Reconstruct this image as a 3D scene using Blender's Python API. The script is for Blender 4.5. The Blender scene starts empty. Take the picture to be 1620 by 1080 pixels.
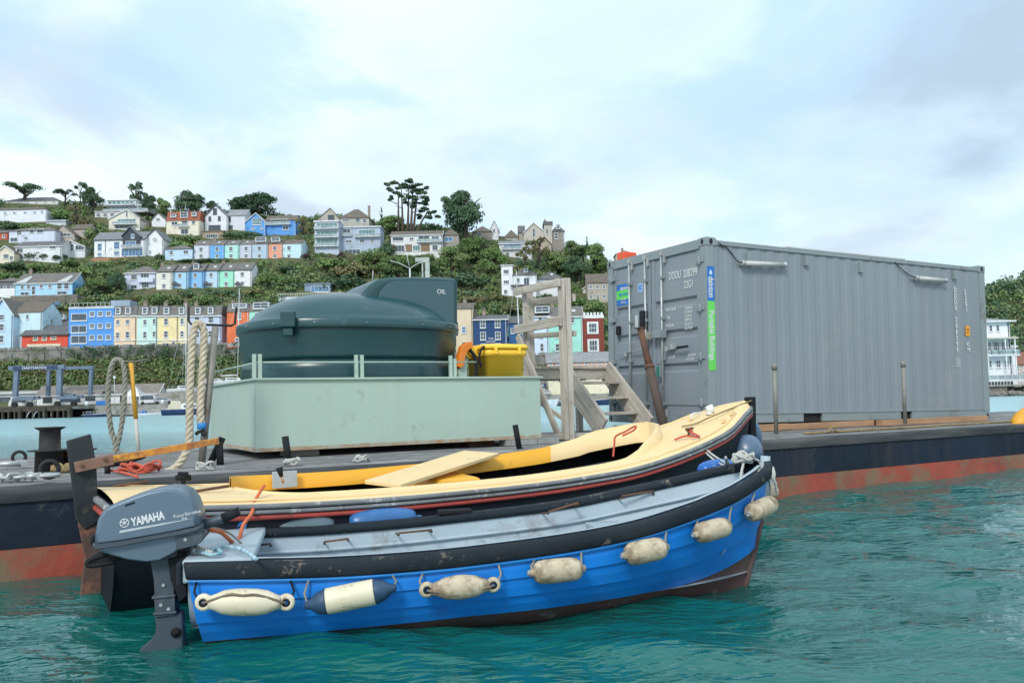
import bpy, bmesh, math, random
import numpy as np
from mathutils import Vector, Matrix, noise
random.seed(7); rng = np.random.default_rng(11)
V = Vector
scene = bpy.context.scene
COL = scene.collection
# ---------------------------------------------------------------- camera
F, CX, CY, HC = 1300.0, 810.0, 540.0, 1.10      # focal length and centre in photo pixels; camera height (m)
PITCH, ROLL = math.radians(4.18), math.radians(-1.373)
_r = V((1, 0, 0)); FW = V((0, math.cos(PITCH), math.sin(PITCH))); _u = _r.cross(FW)
RT = math.cos(ROLL)*_r + math.sin(ROLL)*_u
UP = -math.sin(ROLL)*_r + math.cos(ROLL)*_u
CAM = V((0, 0, HC))
cd = bpy.data.cameras.new('camera'); cd.sensor_width = 36; cd.lens = 36*F/1620
cd.clip_start = .05; cd.clip_end = 6000
cam = bpy.data.objects.new('camera', cd); COL.objects.link(cam); scene.camera = cam
m = Matrix.Identity(4)
for i in range(3):
    m[i][0] = RT[i]; m[i][1] = UP[i]; m[i][2] = -FW[i]; m[i][3] = CAM[i]
cam.matrix_world = m
# ---------------------------------------------------------------- world: bright broken overcast
SUN_EL, SUN_AZ = math.radians(38), math.radians(198)     # azimuth clockwise from +Y (sun behind left shoulder)
w = bpy.data.worlds.new('World'); scene.world = w; w.use_nodes = True
nt = w.node_tree; N = nt.nodes; L = nt.links; N.clear()
out = N.new('ShaderNodeOutputWorld'); bg = N.new('ShaderNodeBackground'); L.new(bg.outputs[0], out.inputs[0])
sky = N.new('ShaderNodeTexSky'); sky.sky_type = 'NISHITA'; sky.sun_disc = False
sky.sun_elevation = SUN_EL; sky.sun_rotation = SUN_AZ; sky.air_density = 1.0; sky.dust_density = 1.5
tc = N.new('ShaderNodeTexCoord'); sep = N.new('ShaderNodeSeparateXYZ'); L.new(tc.outputs['Generated'], sep.inputs[0])
def wm(op, a, b=None):
    n = N.new('ShaderNodeMath'); n.operation = op
    for i, x in enumerate((a, b)):
        if x is None: continue
        if isinstance(x, (int, float)): n.inputs[i].default_value = x
        else: L.new(x, n.inputs[i])
    return n.outputs[0]
zz = wm('ADD', wm('MAXIMUM', sep.outputs[2], 0.0), 0.22)
cx_ = wm('DIVIDE', sep.outputs[0], zz); cy_ = wm('DIVIDE', sep.outputs[1], zz)
cmb = N.new('ShaderNodeCombineXYZ'); L.new(cx_, cmb.inputs[0]); L.new(cy_, cmb.inputs[1])
def wnoise(scale, detail, rough, off, dist=0.0):
    mp = N.new('ShaderNodeMapping'); L.new(cmb.outputs[0], mp.inputs[0]); mp.inputs['Location'].default_value = off
    n = N.new('ShaderNodeTexNoise'); L.new(mp.outputs[0], n.inputs['Vector'])
    n.inputs['Scale'].default_value = scale; n.inputs['Detail'].default_value = detail
    n.inputs['Roughness'].default_value = rough; n.inputs['Distortion'].default_value = dist
    return n.outputs[0]
def wramp(fac, stops):
    r = N.new('ShaderNodeValToRGB'); L.new(fac, r.inputs[0]); r.color_ramp.interpolation = 'EASE'
    e = r.color_ramp.elements
    while len(e) > 1: e.remove(e[-1])
    e[0].position = stops[0][0]; e[0].color = (*stops[0][1], 1)
    for p, c in stops[1:]:
        q = e.new(p); q.color = (*c, 1)
    return r.outputs[0]
def wmix(fac, a, b):
    n = N.new('ShaderNodeMix'); n.data_type = 'RGBA'
    if isinstance(fac, (int, float)): n.inputs[0].default_value = fac
    else: L.new(fac, n.inputs[0])
    for i, x in ((6, a), (7, b)):
        if isinstance(x, tuple): n.inputs[i].default_value = (*x, 1)
        else: L.new(x, n.inputs[i])
    return n.outputs[2]
SKYOFF = (3.3, 1.2, 0)
n1 = wnoise(.95, 9, .52, SKYOFF, .35)          # big cloud masses
n2 = wnoise(1.9, 8, .55, (7.7, 4.1, 0), .3)       # gaps of pale blue
n3 = wnoise(.6, 2, .4, (1.5, 9.2, 0))            # broad grey shading
cloud = wramp(n1, [(.36, (.42, .50, .585)), (.47, (.55, .65, .735)), (.57, (.63, .73, .78)), (.70, (.70, .78, .79))])
shade = wramp(n3, [(.38, (.75, .83, .88)), (.56, (1, 1, 1))])
mul = N.new('ShaderNodeMix'); mul.data_type = 'RGBA'; mul.blend_type = 'MULTIPLY'; mul.inputs[0].default_value = .8
L.new(cloud, mul.inputs[6]); L.new(shade, mul.inputs[7])
blue = wmix(.85, sky.outputs[0], (4.4, 6.5, 8.4))       # pale washed blue between clouds (Nishita units)
sc_ = N.new('ShaderNodeMix'); sc_.data_type = 'RGBA'; sc_.blend_type = 'MULTIPLY'; sc_.inputs[0].default_value = 1
L.new(blue, sc_.inputs[6]); sc_.inputs[7].default_value = (.089, .089, .089, 1)
gap = wramp(n2, [(.46, (0, 0, 0)), (.62, (1, 1, 1))])
skyc = wmix(wm('MULTIPLY', gap, .68), mul.outputs[2], sc_.outputs[2])
# pale bank of cloud low on the horizon
low = wm('MULTIPLY', wramp(sep.outputs[2], [(.0, (1, 1, 1)), (.26, (0, 0, 0))]), .55)
fin = wmix(low, skyc, (.67, .75, .78))
tenx = N.new('ShaderNodeMix'); tenx.data_type = 'RGBA'; tenx.blend_type = 'MULTIPLY'; tenx.inputs[0].default_value = 1
L.new(fin, tenx.inputs[6]); tenx.inputs[7].default_value = (10, 10, 10, 1); tenx.clamp_result = False
L.new(tenx.outputs[2], bg.inputs[0]); bg.inputs[1].default_value = .1
sl = bpy.data.lights.new('sun', 'SUN'); sl.energy = 1.5; sl.angle = math.radians(14); sl.color = (1, .96, .9)
so = bpy.data.objects.new('sun', sl); COL.objects.link(so)
sd = V((math.sin(SUN_AZ)*math.cos(SUN_EL), math.cos(SUN_AZ)*math.cos(SUN_EL), math.sin(SUN_EL)))
so.rotation_euler = sd.to_track_quat('Z', 'Y').to_euler(); so.location = sd*50
scene.view_settings.view_transform = 'Standard'; scene.view_settings.look = 'None'
scene.view_settings.exposure = 0.66; scene.view_settings.gamma = 1.0; scene.view_settings.use_curve_mapping = False

# ---------------------------------------------------------------- helpers: points
def ray(px, py): return (FW + RT*((px-CX)/F) + UP*((CY-py)/F))
def U(px, py, d): return CAM + ray(px, py)*d
def G(px, py, z):
    r = ray(px, py); return CAM + r*((z-HC)/r.z)
def onplane(px, py, p0, n):
    r = ray(px, py); return CAM + r*((p0-CAM).dot(n)/r.dot(n))
def proj(p):
    q = V(p)-CAM; d = q.dot(FW); return (CX+F*q.dot(RT)/d, CY-F*q.dot(UP)/d, d)
BA = G(55, 910, 0); BU = V((math.cos(math.radians(30)), math.sin(math.radians(30)), 0)); BV = V((-BU.y, BU.x, 0))
def B(u, v, z): return V((BA.x, BA.y, 0)) + BU*u + BV*v + V((0, 0, z))
def BP(px, py, v): return onplane(px, py, B(0, v, 0), BV)      # photo point taken on the vertical plane v
DECK = .60
def interp(t, tab):
    if t <= tab[0][0]: return tab[0][1]
    for (a, x), (b, y) in zip(tab, tab[1:]):
        if t <= b:
            k = (t-a)/(b-a); return x+(y-x)*k
    return tab[-1][1]
def sinterp(t, tab):
    xs = [a for a, _ in tab]
    for i in range(len(tab)-1):
        if t <= tab[i+1][0] or i == len(tab)-2:
            a, b = tab[i], tab[i+1]; h = b[0]-a[0]; k = min(max((t-a[0])/h, 0), 1)
            m0 = (b[1]-tab[max(i-1, 0)][1])/(b[0]-tab[max(i-1, 0)][0])
            j = min(i+2, len(tab)-1); m1 = (tab[j][1]-a[1])/(tab[j][0]-a[0])
            k2, k3 = k*k, k*k*k
            return (2*k3-3*k2+1)*a[1]+(k3-2*k2+k)*h*m0+(-2*k3+3*k2)*b[1]+(k3-k2)*h*m1
def smooth(pts, n=6):
    pts = [V(p) for p in pts]; o = []
    P = [pts[0]*2-pts[1]]+pts+[pts[-1]*2-pts[-2]]
    for i in range(1, len(P)-2):
        a, b, c, d = P[i-1:i+3]
        for k in range(n):
            t = k/n
            o.append(.5*((2*b)+(c-a)*t+(2*a-5*b+4*c-d)*t*t+(3*b-a-3*c+d)*t**3))
    o.append(pts[-1]); return o
# ---------------------------------------------------------------- helpers: meshes
class MB:
    def __init__(s): s.v = []; s.f = []; s.uv = []; s.sm = []; s.mi = []
    def face(s, idx, uv=None, smooth=False, mi=0):
        s.f.append(tuple(idx)); s.uv.append(uv); s.sm.append(smooth); s.mi.append(mi)
    def quad(s, a, b, c, d, mi=0):
        i = len(s.v); s.v += [V(a), V(b), V(c), V(d)]
        w = (V(b)-V(a)).length; h = (V(d)-V(a)).length
        s.face((i, i+1, i+2, i+3), [(0, 0), (w, 0), (w, h), (0, h)], False, mi); return s
    def poly(s, pts, mi=0):
        i = len(s.v); s.v += [V(p) for p in pts]; s.face(range(i, i+len(pts)), None, False, mi); return s
    def hexa(s, p, mi=0):      # p: 8 points, bottom 4 ccw then top 4
        p = [V(q) for q in p]; i = len(s.v); s.v += p
        for q in ((3, 2, 1, 0), (4, 5, 6, 7), (0, 1, 5, 4), (1, 2, 6, 5), (2, 3, 7, 6), (3, 0, 4, 7)):
            a, b, c, d = (p[k] for k in q); w = (b-a).length; h = (d-a).length
            uv = [(0, 0), (0, w), (h, w), (h, 0)] if w > h else [(0, 0), (w, 0), (w, h), (0, h)]
            o = random.random()*7
            s.face([i+k for k in q], [(x+o, y+o) for x, y in uv], False, mi)
        return s
    def box(s, x0, x1, y0, y1, z0, z1, mi=0):
        return s.hexa([(x0, y0, z0), (x1, y0, z0), (x1, y1, z0), (x0, y1, z0), (x0, y0, z1), (x1, y0, z1), (x1, y1, z1), (x0, y1, z1)], mi)
    def obox(s, c, X, Y, Z, mi=0):     # centre and half vectors
        c, X, Y, Z = V(c), V(X), V(Y), V(Z)
        return s.hexa([c-X-Y-Z, c+X-Y-Z, c+X+Y-Z, c-X+Y-Z, c-X-Y+Z, c+X-Y+Z, c+X+Y+Z, c-X+Y+Z], mi)
    def beam(s, a, b, w, h, up=(0, 0, 1), mi=0):
        a, b, up = V(a), V(b), V(up); d = (b-a).normalized(); sd_ = d.cross(up)
        if sd_.length < 1e-4: sd_ = d.cross(V((0, 1, 0)))
        sd_.normalize(); u2 = sd_.cross(d).normalized()
        return s.obox((a+b)/2, d*((b-a).length/2), sd_*(-w/2), u2*(h/2), mi)
    def tube(s, pts, r, n=8, cap=True, mi=0, closed=False, flat=False):
        pts = [V(p) for p in pts]; m_ = len(pts); rr = r if isinstance(r, (list, tuple)) else [r]*m_
        t0 = (pts[1]-pts[0]).normalized(); nrm = t0.orthogonal().normalized(); base = len(s.v); dist = 0
        for k in range(m_):
            if closed: t = (pts[(k+1) % m_]-pts[k-1])
            else: t = (pts[min(k+1, m_-1)]-pts[max(k-1, 0)])
            t = t.normalized() if t.length > 1e-9 else t0
            nrm = (nrm-t*nrm.dot(t)); nrm = nrm.normalized() if nrm.length > 1e-6 else t.orthogonal().normalized()
            bn = t.cross(nrm)
            for j in range(n):
                a = 2*math.pi*j/n; s.v.append(pts[k]+(nrm*math.cos(a)+bn*math.sin(a))*rr[k])
        rng_ = m_ if closed else m_-1
        for k in range(rng_):
            d1 = dist+(pts[(k+1) % m_]-pts[k]).length
            for j in range(n):
                a = base+k*n+j; b = base+k*n+(j+1) % n; k2 = (k+1) % m_
                c = base+k2*n+(j+1) % n; d = base+k2*n+j
                R_ = rr[k]*6.28
                s.face((a, b, c, d), [(R_*j/n, dist), (R_*(j+1)/n, dist), (R_*(j+1)/n, d1), (R_*j/n, d1)], not flat, mi)
            dist = d1
        if cap and not closed:
            s.face([base+j for j in reversed(range(n))], None, False, mi); s.face([base+(m_-1)*n+j for j in range(n)], None, False, mi)
        return s
    def cyl(s, a, b, r, n=12, mi=0, r2=None): return s.tube([a, b], [r, r if r2 is None else r2], n, True, mi)
    def lathe(s, prof, o=(0, 0, 0), ax=(0, 0, 1), n=16, mi=0, sx=1, sy=1, p=2.0, X=None):
        o, ax = V(o), V(ax).normalized(); X = V(X) if X else ax.orthogonal().normalized(); Y = ax.cross(X); b = len(s.v)
        for r, z in prof:
            for j in range(n):
                a = 2*math.pi*j/n; c, d = math.cos(a), math.sin(a)
                if p != 2: c = math.copysign(abs(c)**(2/p), c); d = math.copysign(abs(d)**(2/p), d)
                s.v.append(o+X*(c*r*sx)+Y*(d*r*sy)+ax*z)
        for k in range(len(prof)-1):
            for j in range(n):
                s.face((b+k*n+j, b+k*n+(j+1) % n, b+(k+1)*n+(j+1) % n, b+(k+1)*n+j), None, True, mi)
        if prof[0][0] > 1e-6: s.face([b+j for j in reversed(range(n))], None, False, mi)
        if prof[-1][0] > 1e-6: s.face([b+(len(prof)-1)*n+j for j in range(n)], None, False, mi)
        return s
    def loft(s, rings, closed=False, cap=False, smooth=True, mi=0):
        b = len(s.v); n = len(rings[0])
        for r in rings: s.v += [V(p) for p in r]
        dist = [0]
        for k in range(1, len(rings)): dist.append(dist[-1]+(V(rings[k][0])-V(rings[k-1][0])).length)
        for k in range(len(rings)-1):
            for j in range(n if closed else n-1):
                j2 = (j+1) % n
                s.face((b+k*n+j, b+k*n+j2, b+(k+1)*n+j2, b+(k+1)*n+j), [(j*.1, dist[k]), (j*.1+.1, dist[k]), (j*.1+.1, dist[k+1]), (j*.1, dist[k+1])], smooth, mi)
        if cap:
            s.face([b+j for j in reversed(range(n))], None, False, mi); s.face([b+(len(rings)-1)*n+j for j in range(n)], None, False, mi)
        return s
    def prism(s, poly, O, X, Y, T, mi=0):      # polygon in plane O,X,Y extruded along T
        O, X, Y, T = V(O), V(X), V(Y), V(T); b = len(s.v); n = len(poly)
        s.v += [O+X*x+Y*y for x, y in poly]+[O+X*x+Y*y+T for x, y in poly]
        s.face([b+j for j in reversed(range(n))], None, False, mi); s.face([b+n+j for j in range(n)], None, False, mi)
        for j in range(n):
            k = (j+1) % n; s.face((b+j, b+k, b+n+k, b+n+j), None, False, mi)
        return s
    def puff(s, poly, O, X, Y, Nn, hw, bev=.4, segs=5, mi=0):   # rounded pillow from a profile
        O, X, Y, Nn = V(O), V(X), V(Y), V(Nn).normalized(); c = (sum(p[0] for p in poly)/len(poly), sum(p[1] for p in poly)/len(poly)); rings = []
        for k in range(-segs, segs+1):
            a = k/segs*math.pi/2; w_ = math.sin(a)*hw; sc2 = 1-bev*(1-math.cos(a)**.55 if abs(k) < segs else 1)
            rings.append([O+X*(c[0]+(x-c[0])*sc2)+Y*(c[1]+(y-c[1])*sc2)+Nn*w_ for x, y in poly])
        return s.loft(rings, True, True, True, mi)
    def add(s, o, M=None):
        b = len(s.v); s.v += [(M @ p if M else p) for p in o.v]
        for f, uv, sm, mi in zip(o.f, o.uv, o.sm, o.mi): s.face([b+k for k in f], uv, sm, mi)
        return s
    def mesh(s, name, inv=None):
        me = bpy.data.meshes.new(name)
        vs = [tuple(inv @ v) for v in s.v] if inv is not None else [tuple(v) for v in s.v]
        me.from_pydata(vs, [], s.f)
        me.polygons.foreach_set('use_smooth', s.sm)
        me.polygons.foreach_set('material_index', s.mi)
        if any(u is not None for u in s.uv):
            uvl = me.uv_layers.new(name='UVMap'); fl = []
            for f, uv in zip(s.f, s.uv):
                for k in range(len(f)): fl += (uv[k] if uv else (0, 0))
            uvl.data.foreach_set('uv', fl)
        me.update(); return me
WM = {}
def wmat(o): return WM.get(o.name, Matrix.Identity(4))
def obj(name, mb, mat, parent=None, world=False, bev=0, label=None):
    """link one mesh object; world=True: the MB holds world coordinates"""
    inv = wmat(parent).inverted() if (world and parent) else None
    me = mb.mesh(name, inv) if isinstance(mb, MB) else mb
    if isinstance(mb, MB):
        for q in (mat if isinstance(mat, (list, tuple)) else [mat]): me.materials.append(q)
    o = bpy.data.objects.new(name, me); COL.objects.link(o)
    if parent: o.parent = parent; WM[o.name] = wmat(parent).copy()
    if bev:
        b = o.modifiers.new('bevel', 'BEVEL'); b.width = bev; b.segments = 2; b.limit_method = 'ANGLE'; b.angle_limit = math.radians(40); b.harden_normals = False
    if label: o['label'] = label
    return o
def inst(name, me, parent, M):
    o = bpy.data.objects.new(name, me); COL.objects.link(o); o.parent = parent; o.matrix_local = M
    WM[o.name] = wmat(parent) @ M; return o
def thing(name, label, cat, loc=(0, 0, 0), M=None, group=None):
    o = bpy.data.objects.new(name, None); COL.objects.link(o); o.empty_display_size = .2
    if M is None: M = Matrix.Translation(V(loc))
    o.matrix_world = M; WM[o.name] = M.copy()
    o['label'] = label; o['category'] = cat
    if group: o['group'] = group
    return o
def tag(o, label, cat, group=None, origin=None):
    o['label'] = label; o['category'] = cat
    if group: o['group'] = group
    if origin is not None:
        o.data.transform(Matrix.Translation(-V(origin))); o.location = origin; WM[o.name] = Matrix.Translation(V(origin))
    return o
def struct(o, kind='structure'): o['kind'] = kind; return o
def textmesh(body, size, align='CENTER', ext=.0012, squeeze=1, space=1.0, bold=0.0):
    c = bpy.data.curves.new('lettering', 'FONT'); c.body = body; c.size = size; c.align_x = align; c.align_y = 'CENTER'; c.extrude = ext
    c.space_character = space; c.offset = bold
    o = bpy.data.objects.new('tmp_lettering', c); COL.objects.link(o); bpy.context.view_layer.update()
    me = bpy.data.meshes.new_from_object(o); bpy.data.objects.remove(o); bpy.data.curves.remove(c)
    if squeeze != 1: me.transform(Matrix.Diagonal((squeeze, 1, 1, 1)))
    return me
def frame(O, X, Z):        # matrix whose local x is X and local y is Z (for lettering on a wall)
    X, Z = V(X).normalized(), V(Z).normalized(); Nn = X.cross(Z); M = Matrix.Identity(4)
    for i in range(3): M[i][0] = X[i]; M[i][1] = Z[i]; M[i][2] = Nn[i]; M[i][3] = O[i]
    return M
def letter(body, size, mat, parent, O, X, Z, name='lettering', **k):
    me = textmesh(body, size, **k); me.materials.clear(); me.materials.append(mat)
    return inst(name, me, parent, frame(O, X, Z))
# ---------------------------------------------------------------- helpers: materials
MATS = {}
def pm(name, c, c2=None, scale=3.0, rough=.6, metal=0, bump=.15, bscale=None, dirt=None, dscale=2.0, damt=.5, stretch=None, coord='Object', spec=.5, streak=None, grain=None, drough=None, lo=.35, hi=.65):
    if name in MATS: return MATS[name]
    m = bpy.data.materials.new(name); m.use_nodes = True; nt = m.node_tree; N = nt.nodes; L = nt.links
    b = N['Principled BSDF']; b.inputs['Roughness'].default_value = rough; b.inputs['Metallic'].default_value = metal
    b.inputs['Specular IOR Level'].default_value = spec
    tc = N.new('ShaderNodeTexCoord'); co = tc.outputs[coord]
    def noi(s, det=4, ro=.6, sx=None, off=0):
        mp = N.new('ShaderNodeMapping'); L.new(co, mp.inputs[0]); mp.inputs['Scale'].default_value = sx or (1, 1, 1); mp.inputs['Location'].default_value = (off, off*.7, off*.3)
        n = N.new('ShaderNodeTexNoise'); L.new(mp.outputs[0], n.inputs[0]); n.inputs['Scale'].default_value = s; n.inputs['Detail'].default_value = det; n.inputs['Roughness'].default_value = ro
        return n.outputs[0]
    def rp(f, a, b2):
        r = N.new('ShaderNodeMapRange'); L.new(f, r.inputs[0]); r.inputs[1].default_value = a; r.inputs[2].default_value = b2; return r.outputs[0]
    def mx(f, A, Bc):
        n = N.new('ShaderNodeMix'); n.data_type = 'RGBA'
        if isinstance(f, float): n.inputs[0].default_value = f
        else: L.new(f, n.inputs[0])
        for i, x in ((6, A), (7, Bc)):
            if isinstance(x, tuple): n.inputs[i].default_value = (*x, 1)
            else: L.new(x, n.inputs[i])
        return n.outputs[2]
    def sc(f, k):
        n = N.new('ShaderNodeMath'); n.operation = 'MULTIPLY'; L.new(f, n.inputs[0]); n.inputs[1].default_value = k; return n.outputs[0]
    if c2 is None: c2 = tuple(x*.78 for x in c)
    col = mx(rp(noi(scale, 5, .65, stretch), lo, hi), c, c2)
    if grain:       # long fine grain along v of the UV map
        g = noi(grain[0], 3, .7, (1, .06, 1), 3.1); col = mx(sc(rp(g, .35, .7), grain[2] if len(grain) > 2 else .8), col, grain[1])
    if dirt:
        f = rp(noi(dscale, 8, .72, None, 5.3), .62-.22*damt, .70-.12*damt); col = mx(sc(f, .85), col, dirt)
        if drough is not None:
            rr = N.new('ShaderNodeMapRange'); L.new(f, rr.inputs[0]); rr.inputs[3].default_value = rough; rr.inputs[4].default_value = drough; L.new(rr.outputs[0], b.inputs['Roughness'])
    if streak:      # vertical run marks: (colour, scale, amount)
        f = rp(noi(streak[1], 4, .7, (1, 1, .06), 9.9), .52, .75); col = mx(sc(f, streak[2]), col, streak[0])
    L.new(col, b.inputs['Base Color'])
    if bump:
        bp = N.new('ShaderNodeBump'); bp.inputs['Strength'].default_value = bump; bp.inputs['Distance'].default_value = .02
        bn = noi(bscale or scale*6, 4, .6, (1, .08, 1) if grain else stretch); L.new(bn, bp.inputs['Height']); L.new(bp.outputs[0], b.inputs['Normal'])
    MATS[name] = m; return m
def glass(name, c=(.05, .08, .1), rough=.08):
    m = pm(name, c, tuple(x*.5 for x in c), .5, rough, 0, 0, spec=.8); return m
# ================================================================ SETTING: water, hillside, far wooded hill, road wall, quay
def vnoise(x, y, s, seed=0.0): return noise.noise(V((x*s+seed, y*s-seed, seed*1.7)))
# ---- water: one sheet with real wavelets near the camera
def make_water():
    d = [.9]
    while d[-1] < 60: d.append(d[-1]*1.0125+.004)
    while d[-1] < 2600: d.append(d[-1]*1.12)
    a = np.radians(np.concatenate([[-80, -65, -52, -44], np.linspace(-38, 38, 420), [44, 52, 65, 80]]))
    D, A = np.meshgrid(np.array(d), a, indexing='ij')
    X = D*np.sin(A); Y = D*np.cos(A)-.2; Z = np.zeros_like(X)
    r = np.random.default_rng(5)
    for lam, amp, cnt in ((3.2, .009, 5), (1.7, .008, 7), (.9, .0072, 9), (.5, .0056, 14), (.28, .0034, 16), (.17, .0018, 14)):
        for i in range(cnt):
            th = math.radians(70)+r.normal()*.62; l = lam*r.uniform(.75, 1.3); k = 2*math.pi/l; ph = r.uniform(0, 7)
            q = k*(X*math.cos(th)+Y*math.sin(th))+ph
            env = .62+.6*np.sin(X*r.uniform(.2, .9)+Y*r.uniform(-.7, .7)+r.uniform(0, 6))
            fade = np.clip((l/(D*.019)-1.2)/1.5, 0, 1)
            Z += amp/math.sqrt(cnt)*2.2*env*fade*(2*np.power((np.sin(q)+1)/2, 1.5)-1)
    n0, n1 = X.shape; vs = np.stack([X, Y, Z], -1).reshape(-1, 3)
    i = np.arange(n0-1)[:, None]*n1+np.arange(n1-1)[None, :]
    f = np.stack([i, i+1, i+n1+1, i+n1], -1).reshape(-1, 4)[:, ::-1]
    me = bpy.data.meshes.new('water'); me.vertices.add(len(vs)); me.vertices.foreach_set('co', vs.ravel())
    me.loops.add(f.size); me.loops.foreach_set('vertex_index', f.ravel().astype(np.int32))
    me.polygons.add(len(f)); me.polygons.foreach_set('loop_start', np.arange(0, f.size, 4, dtype=np.int32)); me.polygons.foreach_set('loop_total', np.full(len(f), 4, dtype=np.int32))
    me.polygons.foreach_set('use_smooth', np.ones(len(f), bool)); me.update(calc_edges=True)
    mt = bpy.data.materials.new('sea_water'); mt.use_nodes = True; nt = mt.node_tree; N = nt.nodes; L = nt.links; b = N['Principled BSDF']
    b.inputs['Roughness'].default_value = .045; b.inputs['IOR'].default_value = 1.5
    tc = N.new('ShaderNodeTexCoord'); 
    def noi(s, sc3, det, ro=.6, dist=0.0):
        mp = N.new('ShaderNodeMapping'); L.new(tc.outputs['Object'], mp.inputs[0]); mp.inputs['Scale'].default_value = sc3; mp.inputs['Rotation'].default_value = (0, 0, math.radians(-18))
        n = N.new('ShaderNodeTexNoise'); L.new(mp.outputs[0], n.inputs[0]); n.inputs['Scale'].default_value = s; n.inputs['Detail'].default_value = det; n.inputs['Roughness'].default_value = ro; n.inputs['Distortion'].default_value = dist
        return n.outputs[0]
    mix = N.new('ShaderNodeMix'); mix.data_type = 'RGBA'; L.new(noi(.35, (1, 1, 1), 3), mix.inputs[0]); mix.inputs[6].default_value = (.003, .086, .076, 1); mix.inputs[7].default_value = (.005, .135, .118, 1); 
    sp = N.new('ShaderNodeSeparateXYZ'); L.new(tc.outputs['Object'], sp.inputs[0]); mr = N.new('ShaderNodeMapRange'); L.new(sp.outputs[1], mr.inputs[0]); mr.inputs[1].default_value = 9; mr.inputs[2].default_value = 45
    m2 = N.new('ShaderNodeMix'); m2.data_type = 'RGBA'; L.new(mr.outputs[0], m2.inputs[0]); L.new(mix.outputs[2], m2.inputs[6]); m2.inputs[7].default_value = (.30, .54, .58, 1); L.new(m2.outputs[2], b.inputs['Base Color'])  # base colour paled farther out, standing in for sky reflection
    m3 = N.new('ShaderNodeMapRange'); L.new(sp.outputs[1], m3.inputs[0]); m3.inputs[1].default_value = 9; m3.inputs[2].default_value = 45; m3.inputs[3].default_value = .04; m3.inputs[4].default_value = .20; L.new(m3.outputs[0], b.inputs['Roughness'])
    b1 = N.new('ShaderNodeBump'); b1.inputs['Strength'].default_value = .55; b1.inputs['Distance'].default_value = .04; L.new(noi(7.0, (1, 2.6, 1), 2, .5, .3), b1.inputs['Height'])
    b2 = N.new('ShaderNodeBump'); b2.inputs['Strength'].default_value = .5; b2.inputs['Distance'].default_value = .25; L.new(noi(.7, (1, 2.0, 1), 4, .6, .3), b2.inputs['Height'])
    L.new(b1.outputs[0], b2.inputs['Normal']); L.new(b2.outputs[0], b.inputs['Normal'])
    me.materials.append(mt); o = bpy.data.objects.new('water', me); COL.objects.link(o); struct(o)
make_water()
# ---- hillside across the river
SKYL = [(-900, 60), (-400, 82), (-212, 90), (-172, 87), (-147, 84), (-86, 80.5), (-55, 77.5), (-24, 73), (-2, 70), (24, 63), (39, 55), (76, 36), (115, 18), (160, 4), (260, 1), (700, 1)]
def TK(x): return interp(x, [(-30, 1), (-13, .70)])
def TZ(x, y):
    if y < 176: return -2.0
    ms = interp(x, [(30, 1), (60, .8), (110, .3), (150, .05), (400, .02)])
    if y < 215:
        z = interp(y, [(176, -2), (179, 1.9), (186, 2.6), (190, 4.5), (199.2, 13.2), (200.2, 13.6), (200.4, 16.2), (215, 16.8)])
        z = z if y < 179 else 1.9+(z-1.9)*ms*TK(x)
    else:
        zt = interp(x, SKYL); z0 = 1.9+14.9*ms*TK(x); s = min((y-215)/125, 1.0)
        z = z0+(max(zt, z0)-z0)*s**.97
        if y > 340: z -= (y-340)*.12
    if y > 187: z += (vnoise(x, y, .05, 3)*1.5+vnoise(x, y, .13, 8)*.6)*min((abs(y-200.3))/14, 1)*(0 if 200 < y < 214 else 1)
    return z
def hit(px, py, y0=180, y1=420):
    r = ray(px, py); t = y0/r.y
    while t*r.y < y1:
        p = CAM+r*t
        if p.z < TZ(p.x, p.y): return p
        t += .6
    return CAM+r*(335/r.y)
def grid_mesh(name, xs, ys, fn, mat):
    vs = [(x, y, fn(x, y)) for y in ys for x in xs]; n = len(xs)
    fs = [(j*n+i, j*n+i+1, (j+1)*n+i+1, (j+1)*n+i) for j in range(len(ys)-1) for i in range(n-1)]
    me = bpy.data.meshes.new(name); me.from_pydata(vs, [], fs); me.polygons.foreach_set('use_smooth', [True]*len(fs)); me.materials.append(mat); me.update()
    o = bpy.data.objects.new(name, me); COL.objects.link(o); return struct(o)
M_hill = pm('hill_grass', (.055, .085, .028), (.10, .105, .045), .12, .95, 0, .3, 1.5, dirt=(.13, .095, .06), dscale=.07, damt=.4)
grid_mesh('hillside', [-700+i*4 for i in range(310)], [176, 178.9, 179, 183, 186, 190, 194, 197, 199, 199.6, 200.2, 200.4, 203, 208, 214, 217]+[220+i*4 for i in range(60)], TZ, M_hill)
def TZ2(x, y):
    k = max(0, min(1, (x-95)/130))*max(0, min(1, (y-330)/150)); s = k*k*(3-2*k)
    return -2+3*max(0, min(1, (y-322)/8))*(1 if x > 90 else 0)+s*(52+9*vnoise(x, y, .012, 2)+5*vnoise(x, y, .03, 5))
grid_mesh('wooded_hill', [88+i*9 for i in range(90)], [318+i*9 for i in range(50)], TZ2, M_hill)
M_stone = pm('rubble_stone', (.23, .20, .17), (.12, .11, .10), 1.2, .9, 0, .5, 5, dirt=(.06, .08, .04), dscale=.25, damt=.5)
M_wallgrey = pm('wall_grey', (.26, .25, .23), (.17, .165, .155), .6, .9, 0, .3, 3, dirt=(.07, .09, .045), dscale=.15, damt=.55)
M_cope = pm('coping', (.36, .35, .33), None, .7, .85)
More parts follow.
